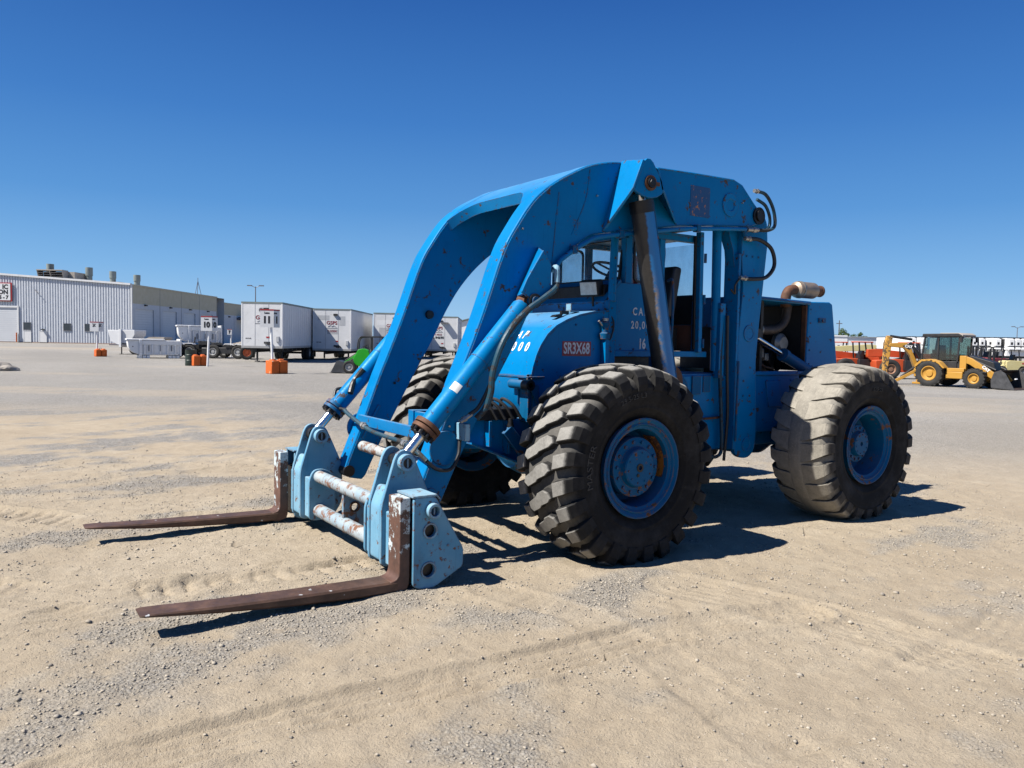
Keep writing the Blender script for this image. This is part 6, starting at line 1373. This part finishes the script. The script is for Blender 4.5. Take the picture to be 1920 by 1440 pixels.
mb = MB(); mb.tube([(1.35, .3, 1.0), (1.40, .35, 1.55)], .05, 8, 1); mb.box(1.7, 2.3, .2, .9, .98, 1.25); mb.box(2.6, 3.2, .3, .9, .98, 1.12); obj('hydraulic_pump', mb, M_BLACKP, TC)
loc, rz = at_yard(462, 55.5, .3); OW = thing('dolly', 'dark dolly with an orange wheel disc in front of the first trailer', 'dolly', loc, rz)
bgwheel(OW, 0, 0, .50, .50, .3, M_ORIM, -1, 'y'); bgwheel(OW, 0, 1.8, .50, .50, .3, M_ORIM, 1, 'y'); mb = MB(); mb.box(-.12, .12, .1, 1.7, .42, .6); mb.box(.25, .55, .0, .1, .15, .85); obj('axle_beam', mb, M_BLACKP, OW)
# yard lamp behind the trailers
def lamp(u, f, h, label, arms):
    loc, rz = at_yard(u, f); Lp = thing('street_lamp', label, 'lamp post', loc, rz)
    mb = MB(); mb.cyl((0, 0, 0), (0, 0, h), .11, .06, n=10); obj('pole', mb, M_BGREY, Lp)
    for sx in arms: mb = MB(); mb.cyl((0, 0, h-.15), (sx*.55, 0, h+.10), .04, n=6); mb.box(min(sx*.5, sx*1.15), max(sx*.5, sx*1.15), -.14, .14, h+.06, h+.20); obj('lamp_head', mb, M_BGREY, Lp)
    return Lp
lamp(478, 110, 8.6, 'thin lamp post rising behind the first box trailer', (-1, 1)); lamp(1903, 150, 6.4, 'twin-armed lamp post above the refrigerated trailers', (-1, 1))

# ------------------------------------------------------------------ small green loader
loc, rz = at_yard(672, 37.2, .06); GL = thing('mini_loader', 'small green articulated loader with black canopy and grey bucket', 'loader', loc, rz)
for x, y in ((-.45, 0), (-.45, .85), (.62, 0), (.62, .85)): bgwheel(GL, x, y, .31, .31, .24, M_STEELRIM, -1 if y < .4 else 1, 'y', .58)
mb = MB(); mb.prism(rounded([(-.22, .45), (-.30, .70), (-.05, 1.16), (.18, 1.20), (.42, 1.12), (.52, .85), (.30, .40), (.0, .33)], .06), .12, .74); obj('front_body', mb, M_GREEN, GL, .02)
mb = MB(); mb.prism(rounded([(.30, .40), (.42, .72), (.72, .98), (1.25, .98), (1.42, .70), (1.40, .38), (.9, .30)], .07), .05, .80); obj('rear_hood', mb, M_GREEN, GL, .02)
mb = MB(); mb.prism([(.35, .62), (.70, .76), (1.0, .68), (1.05, .74), (.70, .84), (.30, .70)], -.06, .08); obj('fender', mb, M_GREEN, GL, .01)
mb = MB(); mb.bar((-.12, .42, .92), (-.85, .42, .40), .12, .10); obj('lift_arm', mb, M_GREEN, GL, .01); mb = MB(); mb.cyl((-.10, .42, 1.0), (-.70, .42, .62), .035, n=10); mb.cyl((-.05, .30, .85), (-.55, .30, .55), .03, n=8); obj('lift_cylinder', mb, M_BLACKP, GL)
mb = MB(); pr = [(-.62, .06), (-1.35, .03), (-1.32, .05), (-1.05, .58), (-.95, .62), (-.70, .52), (-.62, .40)]; mb.prism(pr, -.08, -.06); mb.prism(pr, .92, .94); obj('bucket_side', mb, M_STEELB, GL)
mb = MB(); mb.prism([(-.62, .06), (-1.38, .03), (-1.38, .045), (-.64, .08), (-.64, .40), (-.72, .52), (-.95, .62), (-.95, .60), (-.70, .50), (-.62, .40)], -.06, .92); obj('bucket_shell', mb, M_STEELB, GL)
for y_ in (.16, .70):
    mb = MB(); mb.tube([(-.10, y_, 1.16), (-.06, y_, 1.55), (.06, y_, 1.72), (.4, y_, 1.76)], .032, 8); obj('canopy_post', mb, M_BLACKP, GL)
    mb = MB(); mb.cyl((.55, y_, .98), (.55, y_, 1.76), .030, n=8); obj('canopy_post', mb, M_BLACKP, GL)
    mb = MB(); mb.cyl((1.05, y_, .98), (1.08, y_, 1.74), .030, n=8); obj('canopy_post', mb, M_BLACKP, GL)
mb = MB(); mb.prism(rounded([(-.02, 1.73), (.1, 1.80), (1.1, 1.80), (1.18, 1.73)], .03), .08, .78); obj('canopy_roof', mb, M_BLACKP, GL, .01)
mb = MB(); mb.prism(rounded([(.62, 1.0), (1.0, 1.0), (1.06, 1.38), (.96, 1.40), (.90, 1.10), (.62, 1.10)], .03), .24, .62); obj('seat', mb, M_SEAT, GL); mb = MB(); mb.tube([(.20+.14*math.cos(a), .42+.16*math.sin(a), 1.30+.06*math.cos(a)) for a in [2*PI*k/12 for k in range(13)]], .012, 6, 1); mb.cyl((.20, .42, 1.30), (.10, .42, 1.1), .02, n=8); obj('steering_wheel', mb, M_BLACKP, GL)

# ------------------------------------------------------------------ backhoe loader at the right
loc, rz = at_yard(1747, 40.5, -.92); BH = thing('backhoe_loader', 'yellow backhoe loader with black cab, folded digging arm and dark front bucket', 'backhoe', loc, rz)
# local x forward (to the bucket), y across (near side 0)
for y in (-.18, 1.78): bgwheel(BH, 0, y, .68, .68, .46, M_YEL, -1 if y < 1 else 1, 'y', .56, 36); bgwheel(BH, 2.15, y, .50, .50, .36, M_YEL, -1 if y < 1 else 1, 'y', .52, 32)
for cx, rr in ((0, .68), (2.15, .50)):
    for y in (-.18, 1.78):
        for k in range(18):
            a = 2*PI*k/18; c_ = (cx+(rr-.01)*math.cos(a), (rr-.01)*math.sin(a)); mb = MB()
            if y < 1: T_ = Matrix.Translation((c_[0], y, (.68 if rr > .6 else .5)+c_[1])) @ Matrix.Rotation(-a, 4, 'Y'); mb.box(-.03, .03, -.22 if rr > .6 else -.17, .22 if rr > .6 else .17, -.05, .05, T_); obj('tread_lug', mb, M_TYRE_B, BH)
mb = MB(); mb.box(-.75, 2.6, .35, 1.25, .42, .78); obj('frame', mb, M_YEL, BH, .02)
mb = MB(); mb.box(.75, 1.55, -.15, .35, .45, .80); obj('side_step', mb, M_YEL, BH, .03); mb = MB(); mb.box(.75, 1.60, -.10, .35, .80, .98); obj('tank', mb, M_YEL, BH, .02)
mb = MB(); mb.prism(rounded([(1.30, 1.05), (1.30, 1.62), (1.55, 1.66), (2.75, 1.32), (2.85, .85), (2.7, .70), (1.4, .70)], .06), .42, 1.18); obj('engine_hood', mb, M_BLACKP, BH, .02)
mb = MB(); mb.prism(rounded([(-.72, .95), (-.70, 1.10), (-.40, 1.38), (.10, 1.42), (.50, 1.28), (.78, .98), (.70, .95), (.45, 1.20), (.05, 1.32), (-.35, 1.28), (-.60, 1.05)], .03), -.40, .25); obj('rear_fender', mb, M_YEL, BH, .01)
mb = MB(); mb.prism(rounded([(-.72, .95), (-.70, 1.10), (-.40, 1.38), (.10, 1.42), (.50, 1.28), (.78, .98), (.70, .95), (.45, 1.20), (.05, 1.32), (-.35, 1.28), (-.60, 1.05)], .03), 1.35, 2.0); obj('rear_fender', mb, M_YEL, BH, .01)
CB = sub('cab', BH)
mb = MB(); mb.box(.20, 1.28, .12, 1.48, .80, 1.32); obj('cab_base', mb, M_BLACKP, CB, .02)
for x0, x1 in ((-.62, -.45), (.22, .22), (1.18, 1.25)):
    for y in (.10, 1.50): mb = MB(); mb.bar((x0, y, 1.30), (x1, y, 2.62), .075, .075); obj('pillar', mb, M_BLACKP, CB)
mb = MB(); mb.prism(rounded([(-.58, 2.60), (-.55, 2.72), (1.20, 2.75), (1.38, 2.66), (1.38, 2.58)], .04), .0, 1.60); obj('cab_roof', mb, M_BLACKP, CB, .02); mb = MB(); mb.prism(rounded([(.30, 2.735), (.32, 2.77), (1.22, 2.775), (1.40, 2.68), (1.40, 2.60), (1.34, 2.60), (1.18, 2.735)], .02), .02, 1.58); obj('roof_visor', mb, M_TANBOX, CB, .01)
mb = MB(); mb.box(-.60, 1.36, .02, 1.58, 2.56, 2.60); obj('roof_trim', mb, M_BLACKP, CB)
for y in (.10, 1.50):
    mb = MB(); mb.prism([(-.56, 1.38), (.18, 1.38), (.18, 2.54), (-.44, 2.54)], y-.008, y+.008); obj('rear_side_glass', mb, M_CABGL, CB)
    mb = MB(); mb.prism([(.27, 1.38), (1.16, 1.38), (1.20, 2.54), (.27, 2.54)], y-.008, y+.008); obj('door_glass', mb, M_CABGL, CB)
    mb = MB(); mb.prism([(.27, .90), (1.16, .90), (1.16, 1.30), (.27, 1.30)], y-.03, y+.03); obj('lower_door', mb, M_BLACKP, CB)
mb = MB(); mb.add([(1.22, .14, 1.40), (1.22, 1.46, 1.40), (1.30, 1.46, 2.54), (1.30, .14, 2.54)], [(0, 1, 2, 3)]); obj('windshield', mb, M_CABGL, CB)
mb = MB(); mb.prism(rounded([(.1, 1.30), (.55, 1.30), (.60, 1.45), (.22, 1.47), (.16, 2.15), (.04, 2.15)], .04), .55, 1.05); obj('seat', mb, M_SEAT, CB); mb = MB(); mb.box(-.30, -.05, .42, .75, 1.45, 1.70); obj('red_bag', mb, M_REDIN, CB)
mb = MB(); mb.box(.85, 1.10, .4, 1.2, 1.2, 1.62); obj('console', mb, M_BLACKP, CB)
for y in (-.12, 1.72): mb = MB(); mb.box(1.36, 1.46, y-.08, y+.08, 2.3, 2.55); mb.cyl((1.35, .8, 2.6), (1.41, y, 2.5), .02, n=6); obj('mirror', mb, M_BLACKP, CB)
mb = MB(); mb.box(1.30, 1.40, .2, .35, 2.5, 2.58); mb.box(1.30, 1.40, 1.25, 1.40, 2.5, 2.58); obj('roof_lamp', mb, M_SIGN, CB)
# loader arms and bucket
for y in (.08, 1.34):
    mb = MB(); mb.prism(rounded([(1.42, 1.45), (1.55, 1.60), (1.85, 1.50), (3.05, .72), (3.25, .45), (3.15, .36), (2.9, .45), (1.75, 1.20), (1.42, 1.28)], .05), y, y+.16); obj('loader_arm', mb, M_YEL, BH, .015)
    mb = MB(); mb.box(1.30, 1.62, y-.02, y+.20, .75, 1.62); obj('loader_tower', mb, M_YEL, BH, .02)
    mb = MB(); mb.cyl((1.55, y+.24, 1.55), (2.9, y+.24, .95), .055, n=12); mb.cyl((1.9, y-.06, .70), (2.6, y-.06, .82), .05, n=10); obj('loader_cylinder', mb, M_BLACKP, BH)
DD = MB(); DD.add([(2.30, .072, 1.22), (2.46, .072, 1.10), (2.78, .072, .80), (2.62, .072, .93)], [(0, 1, 2, 3)]); obj('logo_panel', DD, M_BBLK, BH)
flat_text(BH, 'CAT', .20, M_SIGN, (2.54, .066, 1.00), (.80, 0, -.60), (.60, 0, .80), bold=.012)
BK = sub('front_bucket', BH); pr = rounded([(2.95, .10), (3.95, .03), (3.98, .06), (3.55, .82), (3.35, .95), (3.05, .85), (2.92, .45)], .03)
for y in (-.30, 1.88): mb = MB(); mb.prism(pr, y, y+.04); obj('bucket_side', mb, M_STEELB, BK, .006)
mb = MB(); mb.prism([(2.95, .09), (4.02, .02), (4.02, .05), (2.98, .13), (2.96, .45), (3.08, .82), (3.36, .95), (3.36, .98), (3.04, .87), (2.90, .45)], -.26, 1.88); obj('bucket_shell', mb, plain('rusty_bucket_inside', (.06, .04, .032), .6, .3, .35, 3, .2), BK, .006)
mb = MB(); mb.prism([(3.55, .55), (3.63, .58), (3.66, .52), (3.58, .50)], .8, .95); obj('bucket_scrape', mb, M_SIGN, BK)
# digging arm folded at the back
mb = MB(); mb.box(-1.15, -.70, .45, 1.15, .45, 1.05); obj('swing_frame', mb, M_YEL, BH, .03)
DA = sub('digging_arm', BH, (-1.0, .79, 0), (0, 0, .75)); DO = (1.0, -.79, 0)
mb = MB(); mb.prism(rounded([(-.95, .75), (-1.10, 1.0), (-1.55, 2.0), (-1.75, 2.25), (-2.60, 2.20), (-2.62, 2.02), (-1.85, 1.95), (-1.55, 1.55), (-1.15, .55)], .06), .62, .96); obj('boom', mb, M_YEL, DA, .02, loc=DO)
mb = MB(); mb.add([(-1.62, .615, 2.20), (-1.40, .615, 2.02), (-1.62, .615, 1.86), (-1.98, .615, 2.06)], [(0, 1, 2, 3)]); obj('logo_panel', mb, M_BBLK, DA, loc=DO); _l = flat_text(DA, 'CAT', .19, M_SIGN, (-1.66, .609, 2.035), (1, 0, -.12), (.12, 0, 1), bold=.012); _l.location = DO
mb = MB(); mb.prism(rounded([(-2.45, 2.55), (-2.72, 2.62), (-2.86, 2.2), (-2.88, .55), (-2.68, .48), (-2.55, 1.6)], .06), .64, .94); obj('dipper', mb, painted('scraped_yellow_paint', (.60, .31, .06), chip=.50, edgew=0, fade=(.66, .36, .08), rust=(.05, .04, .03), chipscale=5), DA, .02, loc=DO)
for p_, q_, r_ in (((-1.45, .79, 2.42), (-2.55, .79, 2.58), .07), ((-.98, .79, 1.5), (-1.55, .79, 2.25), .08), ((-.9, .60, 1.15), (-1.4, .60, 1.95), .05)): mb = MB(); mb.cyl(p_, q_, r_, n=12); obj('arm_cylinder', mb, M_BLACKP, DA, loc=DO)
for k in range(5): mb = MB(); mb.tube([(-2.55, .7+.05*k, 2.5), (-2.75-.02*k, .66+.05*k, 2.2), (-2.72, .68+.04*k, 1.8)], .022, 6, 4); obj('arm_hose', mb, M_HOSE, DA, loc=DO)
for y, s in ((.15, -1), (1.45, 1)):
    mb = MB(); mb.bar((-.75, y, .85), (-1.75, y+s*.75, .12), .16, .15); obj('stabilizer_leg', mb, M_YEL, BH, .01); mb = MB(); mb.box(-1.95, -1.50, y+s*.75-.2, y+s*.75+.2, .0, .10); obj('stabilizer_foot', mb, M_YEL, BH, .01)
    mb = MB(); mb.cyl((-.8, y, 1.1), (-1.45, y+s*.5, .42), .05, n=8); obj('stabilizer_cylinder', mb, M_BLACKP, BH)
# ------------------------------------------------------------------ machines beyond the backhoe
def telehandler(u, f, turn, mat, body, label, boomz=1.9, L=5.2, rim=None):
    loc, rz = at_yard(u, f, turn); T = thing('telehandler', label, 'telehandler', loc, rz, 'telehandlers lined up behind the backhoe')
    for x in (0, 2.9):
        for y in (0, 1.9): bgwheel(T, x, y, .62, .62, .42, rim or M_STEELRIM, -1 if y < 1 else 1, 'y', .52)
    mb = MB(); mb.prism(rounded([(-.7, .55), (-.75, 1.15), (.6, 1.25), (2.0, 1.15), (3.6, 1.0), (3.7, .6), (2.9, .45), (.3, .42)], .08), .35, 1.55); obj('chassis', mb, body, T, .03)
    mb = MB(); mb.prism(rounded([(-1.0, boomz-.10), (-1.0, boomz+.38), (-.4, boomz+.42), (L-1.2, boomz+.10), (L-1.2, boomz-.22), (.0, boomz-.05)], .04), 1.0, 1.42); obj('boom', mb, mat, T, .02)
    mb = MB(); mb.prism([(-1.0, boomz-.1), (-.3, boomz-.1), (-.1, boomz-.75), (-.75, 1.10)], 1.0, 1.42); obj('boom_pivot', mb, mat, T, .02)
    for a, b in (((1.0, 1.2), (.9, 2.28)), ((1.95, 1.15), (1.75, 2.28))):
        for y in (.12, .88): mb = MB(); mb.bar((a[0], y, a[1]), (b[0], y, b[1]), .07, .07); obj('cab_post', mb, M_BLACKP, T)
    mb = MB(); mb.box(.8, 1.85, .06, .94, 2.26, 2.33); obj('cab_roof', mb, body, T, .02); mb = MB(); mb.prism([(1.0, 1.2), (1.35, 1.2), (1.4, 1.75), (1.25, 1.75)], .3, .75); obj('seat', mb, M_SEAT, T)
    mb = MB(); mb.box(.95, 2.0, .08, .92, .55, 1.18); obj('cab_base', mb, M_BLACKP, T, .02)
    mb = MB(); mb.cyl((.3, 1.2, 1.1), (1.6, 1.2, boomz-.1), .08, n=10); obj('boom_cylinder', mb, M_BLACKP, T)
    mb = MB(); mb.box(L-1.25, L-1.10, .7, 1.7, .5, 1.9); mb.box(L-1.12, L+.1, .8, .95, .5, .58); mb.box(L-1.12, L+.1, 1.45, 1.6, .5, .58); obj('fork_head', mb, M_BLACKP, T)
    return T
telehandler(1602, 57, PI-.12, M_CREAM, M_ORG, 'cream-boomed telehandler standing just right of the blue engine hood', 1.75, 5.0)
telehandler(1668, 49, -.05, M_ORG, M_ORG, 'orange telehandler with brown wheel discs behind the digging arm', 1.45, 4.6, plain('brown_wheel_disc', (.28, .15, .09), .6))
telehandler(1585, 50, .10, M_ORG, M_ORG, 'orange telehandler mostly hidden behind the blue engine hood', 1.3, 4.2)
def forklift(u, f, turn, mat, label, s=1.0):
    loc, rz = at_yard(u, f, turn); T = thing('forklift', label, 'forklift', loc, rz, 'small forklifts behind the backhoe bucket'); T.scale = (s, s, s)
    for x, r in ((0, .42), (1.75, .36)):
        for y in (.0, 1.1): bgwheel(T, x, y, r, r, .30, M_STEELRIM if x else M_BLACKP, -1 if y < .5 else 1, 'y', .5)
    mb = MB(); mb.prism(rounded([(.40, .40), (.40, 1.18), (.70, 1.26), (1.95, 1.22), (2.28, 1.05), (2.32, .45), (2.15, .38), (2.1, .62), (1.95, .80), (1.55, .80), (1.38, .62), (1.30, .40)], .05), .0, 1.1); obj('body', mb, mat, T, .03)
    mb = MB(); mb.prism([(-.25, .35), (-.25, .60), (.42, .95), (.42, .35)], .08, 1.02); obj('front_cowl', mb, mat, T, .02)
    mb = MB()
    for y in (.30, .78): mb.box(-.50, -.36, y-.05, y+.05, .1, 2.15)
    mb.box(-.50, -.38, .3, .78, 1.9, 2.0); mb.box(-.50, -.38, .3, .78, 1.1, 1.18); obj('mast', mb, M_BLACKP, T)
    for y in (.3, .72): mb = MB(); mb.box(-1.6, -.5, y, y+.10, .06, .11); obj('fork', mb, M_BLACKP, T)
    for y in (.08, 1.02): mb = MB(); mb.bar((-.10, y, .9), (.25, y, 2.05), .06, .06); mb.bar((1.45, y, 1.2), (1.35, y, 2.05), .06, .06); obj('guard_post', mb, M_BLACKP, T)
    mb = MB(); mb.box(.15, 1.45, .04, 1.06, 2.04, 2.10); obj('overhead_guard', mb, M_BLACKP, T); mb = MB(); mb.prism([(.75, 1.24), (1.2, 1.24), (1.28, 1.72), (1.12, 1.72), (1.05, 1.36), (.75, 1.36)], .35, .78); obj('seat', mb, M_SEAT, T)
    mb = MB(); mb.box(1.6, 1.9, -.01, .0, .98, 1.08); obj('badge', mb, M_SIGNRED, T)
    return T
forklift(1877, 58, .0, M_CREAM, 'cream-yellow forklift above the right end of the dark bucket', 0.95)
forklift(1853, 62, .25, M_MAROON, 'dark red forklift between the backhoe cab and the cream forklift', 1.05)
forklift(1836, 66, .25, M_MAROON, 'second dark red forklift, just right of the backhoe cab', 1.05)
# refrigerated trailers far off, noses toward the yard
for i, (u, f) in enumerate([(1708, 118), (1729, 118), (1822, 112), (1836, 112), (1851, 112), (1866, 111), (1879, 111), (1891, 110), (1903, 110), (1914, 110), (1925, 110)]):
    words_ = ['leftmost refrigerated trailer, seen left of the backhoe cab', 'refrigerated trailer touching the left edge of the backhoe cab', 'refrigerated trailer just right of the backhoe cab', 'refrigerated trailer behind the dark red forklifts, second right of the backhoe cab', 'refrigerated trailer third right of the backhoe cab',
              'refrigerated trailer fourth right of the backhoe cab', 'refrigerated trailer with an open dark unit left of the lamp post', 'refrigerated trailer one to the left of the twin-armed lamp post', 'refrigerated trailer standing under the twin-armed lamp post', 'refrigerated trailer last but one at the right edge', 'refrigerated trailer cut by the right edge of the picture'][i]
    loc, rz = at_yard(u, f, -.05); T = thing('reefer_trailer', 'white '+words_, 'trailer', loc, rz, 'refrigerated trailers in the far row'); w = .46
    mb = MB(); mb.box(-w, w, 0, 12, 1.15, 3.75); obj('box', mb, M_DWHITE, T, .03); mb = MB(); mb.box(-w-.02, w+.02, -.02, 12, 3.70, 3.80); obj('top_rail', mb, M_BLACKP, T)
    mb = MB(); mb.box(-w*.86, w*.80, -.45, 0, 2.55, 3.55); obj('cooling_unit', mb, M_BLACKP if i == 6 else M_DWHITE, T, .06); mb = MB(); mb.box(-w*.35, w*.25, -.47, -.45, 2.75, 3.1); obj('unit_grille', mb, M_BLACKP, T)
    mb = MB(); mb.box(w*.80, w*1.02, -.30, 0, 2.3, 3.7); obj('unit_side', mb, M_BLACKP, T)
    mb = MB(); mb.cyl((-w*.7, -.2, 2.15), (w*.7, -.2, 2.15), .30, n=14); obj('fuel_tank', mb, M_DWHITE, T); mb = MB(); mb.box(-w, w, .2, 11.5, .85, 1.15); obj('underframe', mb, M_BLACKP, T)
    for x in (-w+.15, w-.15): mb = MB(); mb.box(x-.05, x+.05, 2.0, 2.1, 0, 1.0); obj('landing_leg', mb, M_BLACKP, T)
# long white building on the right horizon
loc, rz = at_yard(1560, 135); LB = thing('long_building', 'long low white building on the horizon behind the telehandlers', 'building', loc, rz)
mb = MB(); mb.box(0, 2.4, 0, 20, 0, 4.0); obj('end_bay', mb, M_DWHITE, LB); mb = MB(); mb.box(2.4, 11.5, .1, 20, 0, 3.75); obj('wall', mb, M_DWHITE, LB); mb = MB(); mb.box(-.1, 11.6, -.1, 20, 3.75, 3.82); obj('roof_edge', mb, M_GREYP, LB)
mb = MB(); mb.box(.7, 1.1, -.03, 0, 1.8, 2.3); obj('vent', mb, M_BGREY, LB)
# utility pole with its wire
loc, rz = at_yard(1569.5, 200); UP = thing('utility_pole', 'wooden utility pole with a crossarm right of the blue engine hood', 'pole', loc, rz)
mb = MB(); mb.cyl((0, 0, 0), (0, 0, 8.8), .18, .12, n=8); obj('pole', mb, plain('grey_wood', (.12, .10, .085), .9), UP); mb = MB(); mb.box(-.75, .75, -.08, .08, 7.9, 8.1); obj('crossarm', mb, M_BGREY, UP)
mb = MB(); mb.tube([(0, 0, 4.0), (10, 0, 3.5), (30, 0, 2.6)], .035, 5, 4); obj('wire', mb, M_BGREY, UP)
# trees on the horizon
def leafmat(name, col):
    t = NT(name); oi = t.attr('tone'); c = t.ramp(oi, [(0, tuple(x*.55 for x in col)), (.5, col), (1, tuple(min(1, x*1.6) for x in col))]); t.set('Base Color', c); t.set('Roughness', .6); t.set('Specular IOR Level', .2)
    return t.m
M_LEAF = leafmat('dusty_foliage', (.055, .085, .035)); M_BARK = plain('bark', (.09, .07, .05), .9)
def tree(u, f, h, cr, label, seed):
    loc, rz = at_yard(u, f); T = thing('tree', label, 'tree', loc, rz, 'trees on the right horizon'); rg = np.random.default_rng(seed)
    mb = MB(); mb.cyl((0, 0, 0), (0, 0, h*.55), .22, .12, n=8)
    for k in range(6): a = k*1.05; mb.cyl((0, 0, h*(.35+.04*k)), (cr*.7*math.cos(a), cr*.7*math.sin(a), h*(.62+.05*k)), .08, .03, n=5)
    obj('trunk', mb, M_BARK, T)
    cl = [(rg.normal(0, cr*.42), rg.normal(0, cr*.42), h*.70+rg.normal(0, h*.13), cr*rg.uniform(.25, .5)) for _ in range(16)]
    V = []; F = []; tone = []
    for (x, y, z, r) in cl:
        for k in range(130):
            d = rg.normal(size=3); d /= np.linalg.norm(d); p = np.array([x, y, z])+d*r*rg.uniform(.55, 1.05)*np.array([1, 1, .8]); a = rg.normal(size=3); a /= np.linalg.norm(a); b = np.cross(a, d); s = .13*rg.uniform(.6, 1.5)
            o = len(V); V += [tuple(p+a*s), tuple(p+b*s*.6), tuple(p-a*s), tuple(p-b*s*.6)]; F.append((o, o+1, o+2, o+3)); tone += [rg.random()]*4
    me = bpy.data.meshes.new('crown'); me.from_pydata(V, [], F); at = me.attributes.new('tone', 'FLOAT', 'POINT'); at.data.foreach_set('value', tone); me.materials.append(M_LEAF); link('crown', me, T)
    return T
tree(1578, 150, 5.4, 1.5, 'dark green tree beside the utility pole', 3); tree(1612, 165, 5.0, 1.7, 'low round dark tree above the long white building', 4); tree(1567, 160, 4.6, 1.0, 'narrow tree half hidden behind the blue engine hood', 5)
# small dark shed roofline right of the backhoe
loc, rz = at_yard(1812, 128); SH = thing('container', 'dark container top behind the dark red forklifts', 'container', loc, rz)
mb = MB(); mb.box(0, 7, 0, 3, 0, 3.9); obj('shell', mb, M_VENT, SH, .04); mb = MB(); mb.box(-.05, 7.05, -.05, 3, 3.9, 4.05); obj('top_rail', mb, M_BLACKP, SH)
print('objects', len(bpy.data.objects))
